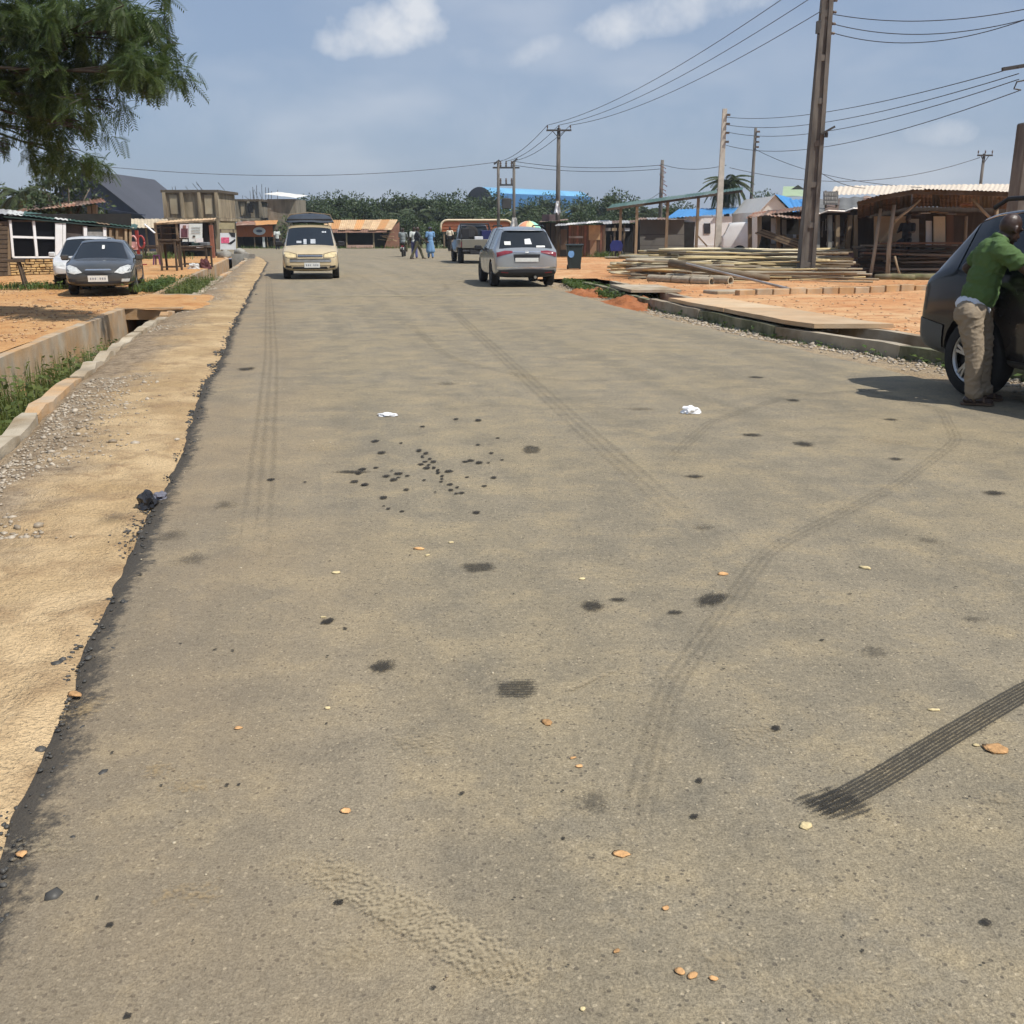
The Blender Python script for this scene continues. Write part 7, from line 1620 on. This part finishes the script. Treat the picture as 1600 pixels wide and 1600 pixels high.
# ---- the man leaning at the car window
man=thing('person','bald man in a green shirt and khaki trousers leaning into the black SUV','person',(4.3,9.2,0))
def J(u,v,Y): return A(u,v,Y)
hipN=J(1517,494,9.20); hipF=J(1532,492,9.42); kneeN=J(1523,562,9.12); kneeF=J(1537,558,9.36); ankN=J(1519,614,9.12); ankF=J(1535,612,9.36)
ankN.z=.09; ankF.z=.09
pel=J(1521,482,9.32); ches=J(1546,412,9.30); nk=J(1562,374,9.30); hc=J(1579,357,9.30)
shN=J(1567,392,9.12); shF=J(1546,386,9.48); elN=J(1606,424,9.02); wrN=J(1636,418,9.18); elF=J(1510,418,9.62); wrF=J(1535,446,9.66)
fd=Vector((.90,.30,-.38)); B=[]
sk=[]; head(sk,hc,fd,1.06)
sk+= [('c',nk-Vector((.03,0,.04)),hc-Vector((.02,0,.06)),.062,.060)]
sk+= [('c',shN,elN,.052,.042),('c',elN,wrN,.042,.028),('c',shF,elF,.050,.041),('c',elF,wrF,.040,.028),('c',shN,nk,.05,.05),('c',shF,nk,.05,.05),('c',nk,ches,.07,.12),('c',ches,pel,.13,.13)]
sk+= [('c',pel,hipN,.11,.09),('c',pel,hipF,.11,.09),('c',hipN,kneeN,.085,.058),('c',kneeN,ankN+Vector((0,0,.02)),.055,.036),('c',hipF,kneeF,.085,.058),('c',kneeF,ankF+Vector((0,0,.02)),.055,.036)]
hand(sk,wrN,(wrN-elN)+Vector((.1,.1,0)),(0,-.2,1),1.05,.5); hand(sk,wrF,(wrF-elF),(0,1,.2),1.05,.7,-1)
shoe(sk,ankN,(.93,-.25,0),1.0); shoe(sk,ankF,(.95,-.1,0),1.0)
fuse('body',sk,.0085,m_skin,man,4)
m_shirt=M('green shirt',(.075,.135,.042),.9,.10,5,.25,160,rnd=0); m_under=M('white undershirt',(.62,.65,.70),.9,.06,5,.15,100,rnd=0); m_khaki=M('khaki trousers',(.27,.215,.15),.9,.10,6,.2,120,rnd=0)
def wrink(amp,f,dirz=1.0,seed=0):
    def g(p):
        q=Vector((p.x*9+p.z*5+seed,p.y*9,p.z*15-p.x*6)); r1=1-abs(noise.noise(q))*2; q2=Vector((p.x*18-p.z*9,p.y*18+seed,p.z*30+p.y*8)); r2=1-abs(noise.noise(q2))*2
        return amp*(.9*max(0,r1)**2*(.4+max(0,noise.noise(p*4+Vector((seed,1,1)))+.3))+.45*max(0,r2)**2+.6*noise.noise(p*9))-amp*.3
    return g
def wrink_old(amp,f,dirz=1.0,seed=0): return lambda p: amp*(math.sin((p.z*dirz+.35*p.x+.12*noise.noise(p*6))*f)*.4*max(0,noise.noise(p*5+Vector((seed,0,0)))+.45)+.9*noise.noise(Vector((p.x*9,p.y*9,p.z*20))+Vector((seed,3,0))))
shl=shN.lerp(shF,.5)
hemB=J(1524,470,9.36)
top=[('c',shN+Vector((-.01,0,.005)),shN.lerp(elN,.52),.080,.086),('c',shF,shF.lerp(elF,.60),.078,.075),('c',shN+Vector((-.03,0,0)),nk+Vector((-.01,0,-.02)),.080,.070),('c',shF+Vector((-.01,0,0)),nk+Vector((-.01,0,-.02)),.078,.070),
     ('e',ches+Vector((.0,.0,.03)),(.145,.185,.20)),('e',ches.lerp(pel,.35),(.145,.170,.20)),('e',ches.lerp(pel,.68),(.145,.170,.18)),('c',hemB+Vector((.03,-.09,.07)),hemB+Vector((.05,.09,.07)),.125,.125),('c',hemB+Vector((.02,-.08,.02)),hemB+Vector((.09,.08,.0)),.115,.115)]
fuse('shirt',top,.010,m_shirt,man,5,wrink(.012,55,1))
col=MB().lathe([(.074,-.02),(.084,.0),(.080,.026),(.068,.012),(.074,-.02)],(0,0,0),'Z',22); Rm=Matrix.Rotation(.55,3,'Y'); col.v=[Rm@v+nk+Vector((.005,0,.0)) for v in col.v]; col.build('collar',m_shirt,man,smooth=True)
und=[('e',pel+Vector((-.02,0,.045)),(.140,.170,.085)),('e',pel+Vector((-.045,-.03,.015)),(.118,.150,.085)),('e',pel+Vector((.015,-.05,-.005)),(.105,.115,.075))]
fuse('undershirt',und,.010,m_under,man,4,wrink(.009,40,.3,5))
tr_=[('c',pel+Vector((-.02,-.08,-.03)),pel+Vector((0,.08,-.03)),.118,.115),('c',hipN+Vector((-.005,0,.0)),kneeN,.110,.080),('c',kneeN,ankN+Vector((.0,0,.03)),.080,.066),('c',hipF,kneeF,.105,.078),('c',kneeF,ankF+Vector((0,0,.04)),.078,.064),('e',hipN+Vector((-.04,.02,.02)),(.10,.11,.12)),('e',hipF+Vector((-.04,0,.02)),(.10,.10,.12))]+[('c',a+Vector((0,0,.05)),a+Vector((.015,0,.025)),.068,.078) for a in (ankN,ankF)]
fuse('trousers',tr_,.010,m_khaki,man,4,wrink(.013,75,1.0,9))
m_sandal=M('brown sandal leather',(.10,.06,.035),.6,.2,8,rnd=0)
for an,d in ((ankN,Vector((.93,-.25,0)).normalized()),(ankF,Vector((.95,-.1,0)).normalized())):
    s=MB(); sd=Vector((d.y,-d.x,0)); out=[(-.09,.035),(-.06,.045),(.05,.045),(.12,.052),(.17,.042),(.20,.0),(.17,-.042),(.12,-.052),(.05,-.045),(-.06,-.045),(-.09,-.035)]
    s.poly([Vector((an.x,an.y,.004))+d*x+sd*y for x,y in out],(0,0,.022)); q=s.build('sandal',m_sandal,man,bevel=.004)
    for x in (.02,.10): MB().tube([Vector((an.x,an.y,.03))+d*x+sd*.048,Vector((an.x,an.y,.082 if x<.05 else .068))+d*x+sd*.022,Vector((an.x,an.y,.082 if x<.05 else .068))+d*x-sd*.022,Vector((an.x,an.y,.03))+d*x-sd*.048],.012,6).build('strap',m_sandal,q)
# ---- far figures (one standing / walking recipe, posed per person)
def figure(label,base,az,shirt,trouser,step=0.0,h=1.7,robe=False,seat=False,skin=m_skin,armf=.15,hat=None,rifle=False,vox=.018):
    b=Vector(base); t=thing('person',label,'person',b); f=Vector((math.sin(R(az)),math.cos(R(az)),0)); l=Vector((-f.y,f.x,0)); k=h/1.72
    P=lambda x,y,z: b+(f*x+l*y+Vector((0,0,z)))*k
    pelv=P(0,0,.92 if not seat else .62); ch=P(.03,0,1.28 if not seat else .98); n=P(.03,0,1.48 if not seat else 1.18); hc=P(.06,0,1.62 if not seat else 1.32)
    body=[]; head(body,hc,f+Vector((0,0,-.05)),k); body.append(('c',n-Vector((0,0,.06)),hc,.055*k,.055*k)); body.append(('c',ch,pelv,.12*k,.11*k))
    legs=[];up=[]
    for sg in (-1,1):
        if seat: kn=P(.36,sg*.16,.55); an=P(.30,sg*.18,.12)
        else: kn=P(step*sg*.5+.03,sg*.09,.50); an=P(step*sg-.02*(sg<0),sg*.10,.10)
        hp=pelv+l*sg*.09*k
        body+= [('c',hp,kn,.08*k,.055*k),('c',kn,an,.052*k,.036*k)]; shoe(body,an,f,k); legs+= [('c',hp,kn,.098*k,.078*k),('c',kn,an+Vector((0,0,.02)),.078*k,.068*k)]
        sh=P(.02,sg*.19,1.42 if not seat else 1.12); el=P(-.02-step*sg*.4+armf*.4,sg*.24,1.15 if not seat else .9); wr=P(.10-step*sg*.8+armf,sg*.21,.95 if not seat else .88)
        body+= [('c',sh,el,.046*k,.040*k),('c',el,wr,.039*k,.027*k),('c',sh,n,.05*k,.05*k)]; hand(body,wr,wr-el,l*sg,k,.6,sg)
        up+= [('c',sh,sh.lerp(el,.75),.072*k,.066*k),('c',sh,n-Vector((0,0,.05)),.075*k,.065*k)]
    fuse('body',body,vox*.8,skin,t,2)
    up+= [('e',ch,(.17*k,.17*k,.2*k)),('e',ch.lerp(pelv,.5),(.16*k,.16*k,.2*k)),('e',pelv+Vector((0,0,.03)),(.165*k,.165*k,.13*k))]
    if robe: up+= [('c',pelv,P(0,.07,.45),.17*k,.19*k),('c',pelv,P(0,-.07,.45),.17*k,.19*k)]
    fuse('shirt',up,vox,shirt,t,2); legs.append(('e',pelv-Vector((0,0,.03)),(.15*k,.16*k,.12*k))); fuse('trousers',legs,vox,trouser,t,2)
    if hat: fuse('cap',[('e',hc+Vector((0,0,.055*k)),(.115*k,.095*k,.075*k)),('c',hc+f*.08*k+Vector((0,0,.03*k)),hc+f*.13*k+Vector((0,0,.025*k)),.03*k,.02*k)],vox*.8,hat,t,1)
    return t
m_tee=M('pale grey shirt',(.50,.53,.50),.9,.15,4); m_olive=M('olive trousers',(.085,.08,.045),.9,.15,4); m_blue=M('sky blue robe',(.16,.30,.50),.9,.12,4); m_bluet=M('blue trousers',(.10,.19,.36),.9,.12,4); m_darks=M('dark shirt',(.035,.04,.05),.9,.2,4); m_indigo=M('indigo wrapper',(.09,.10,.24),.9,.25,8); m_slate=M('slate shirt',(.22,.25,.25),.9,.15,4)
def gp(u,v): q=G(u,v,0); return (q.x,q.y,0)
figure('person in pale shirt and indigo trousers walking away on the road',gp(648,404),-10,m_tee,m_indigo,.18,1.72)
figure('person in dark shirt and olive trousers striding beside the pale shirted walker',gp(652,405),75,m_darks,m_olive,.34,1.72)
figure('person in a sky blue robe walking near the dark pickup',gp(673,404),-15,m_blue,m_bluet,.08,1.72,robe=True,hat=M('navy cap',(.03,.035,.08),.8))
figure('person in a cream shirt standing left of the dark pickup',gp(703,393),20,M('cream shirt',(.62,.54,.42),.9,.1,4),M('dark trousers',(.05,.045,.04),.9,.2,4),.06,1.8)
# motorcycle and its rider
c=Vector(gp(631,401)); moto=thing('motorcycle','small motorcycle ridden away along the road','motorcycle',c)
mo=lambda x,y,z: c+Vector((y,x,z))
for x in (-.6,.65): 
    w=MB().lathe([(.22,-.05),(.29,-.05),(.31,0),(.29,.05),(.22,.05)],mo(x,0,.31),'X',22).build('wheel',m_tyre,moto,smooth=True); MB().lathe([(.001,-.02),(.22,-.02),(.22,.02),(.001,.02)],mo(x,0,.31),'X',12).build('rim',m_rimd,w)
MB().tube([mo(-.6,0,.31),mo(-.2,0,.5),mo(.4,0,.75),mo(.5,0,.9)],.05,8).build('frame',m_iron,moto); MB().box(mo(0,0,.42),(.22,.42,.28)).build('engine',m_iron,moto,bevel=.03); MB().box(mo(-.3,0,.80),(.26,.75,.1)).build('seat',m_trim,moto,bevel=.03); MB().box(mo(.2,0,.82),(.24,.4,.18)).build('fuel_tank',m_red,moto,bevel=.05)
MB().tube([mo(.55,-.35,1.02),mo(.52,0,.95),mo(.55,.35,1.02)],.02,6).build('handlebar',m_iron,moto); MB().tube([mo(.5,0,.95),mo(.65,0,.31)],.035,8).build('fork',m_iron,moto); MB().box(mo(-.72,0,.62),(.14,.05,.12)).build('tail_light',m_tail,moto); MB().box(mo(-.76,0,.5),(.2,.02,.14)).build('number_plate',m_plate,moto)
figure('rider in a slate shirt seated on the small motorcycle',(c.x,c.y-.25,.24),0,m_slate,m_olive,0,1.74,seat=True,armf=.45)
# seated man in the lumber shack
c=A(1414,396,34.6); figure('person in dark clothes sitting on the stacked planks in the lumber shack',(c.x,34.6,.62),215,m_darks,m_darks,0,1.7,seat=True,armf=.3)
# person beside the orange kiosk
c=A(434,388,86); figure('person in a pale top standing behind the gold minivan by the kiosk',(c.x,86,-.0),160,m_tee,m_darks,.05,1.7)
# ================================================ AIR
mh=bpy.data.materials.new('haze'); mh.use_nodes=True; nt=mh.node_tree; nt.nodes.remove(nt.nodes['Principled BSDF']); pv=nt.nodes.new('ShaderNodeVolumePrincipled'); pv.inputs['Color'].default_value=(.86,.92,1,1); pv.inputs['Density'].default_value=.0005; pv.inputs['Anisotropy'].default_value=.3
nt.links.new(pv.outputs[0],nt.nodes['Material Output'].inputs['Volume'])
hz=MB().box((0,1500,6),(5200,3300,17)).build('haze',mh); tag(hz,kind='stuff')
S.cycles.use_denoising=True; S.cycles.max_bounces=5; S.cycles.diffuse_bounces=2; S.cycles.glossy_bounces=2; S.cycles.transmission_bounces=2; S.cycles.transparent_max_bounces=8; S.cycles.use_adaptive_sampling=True; S.cycles.adaptive_threshold=.05
S.cycles.caustics_reflective=False; S.cycles.caustics_refractive=False
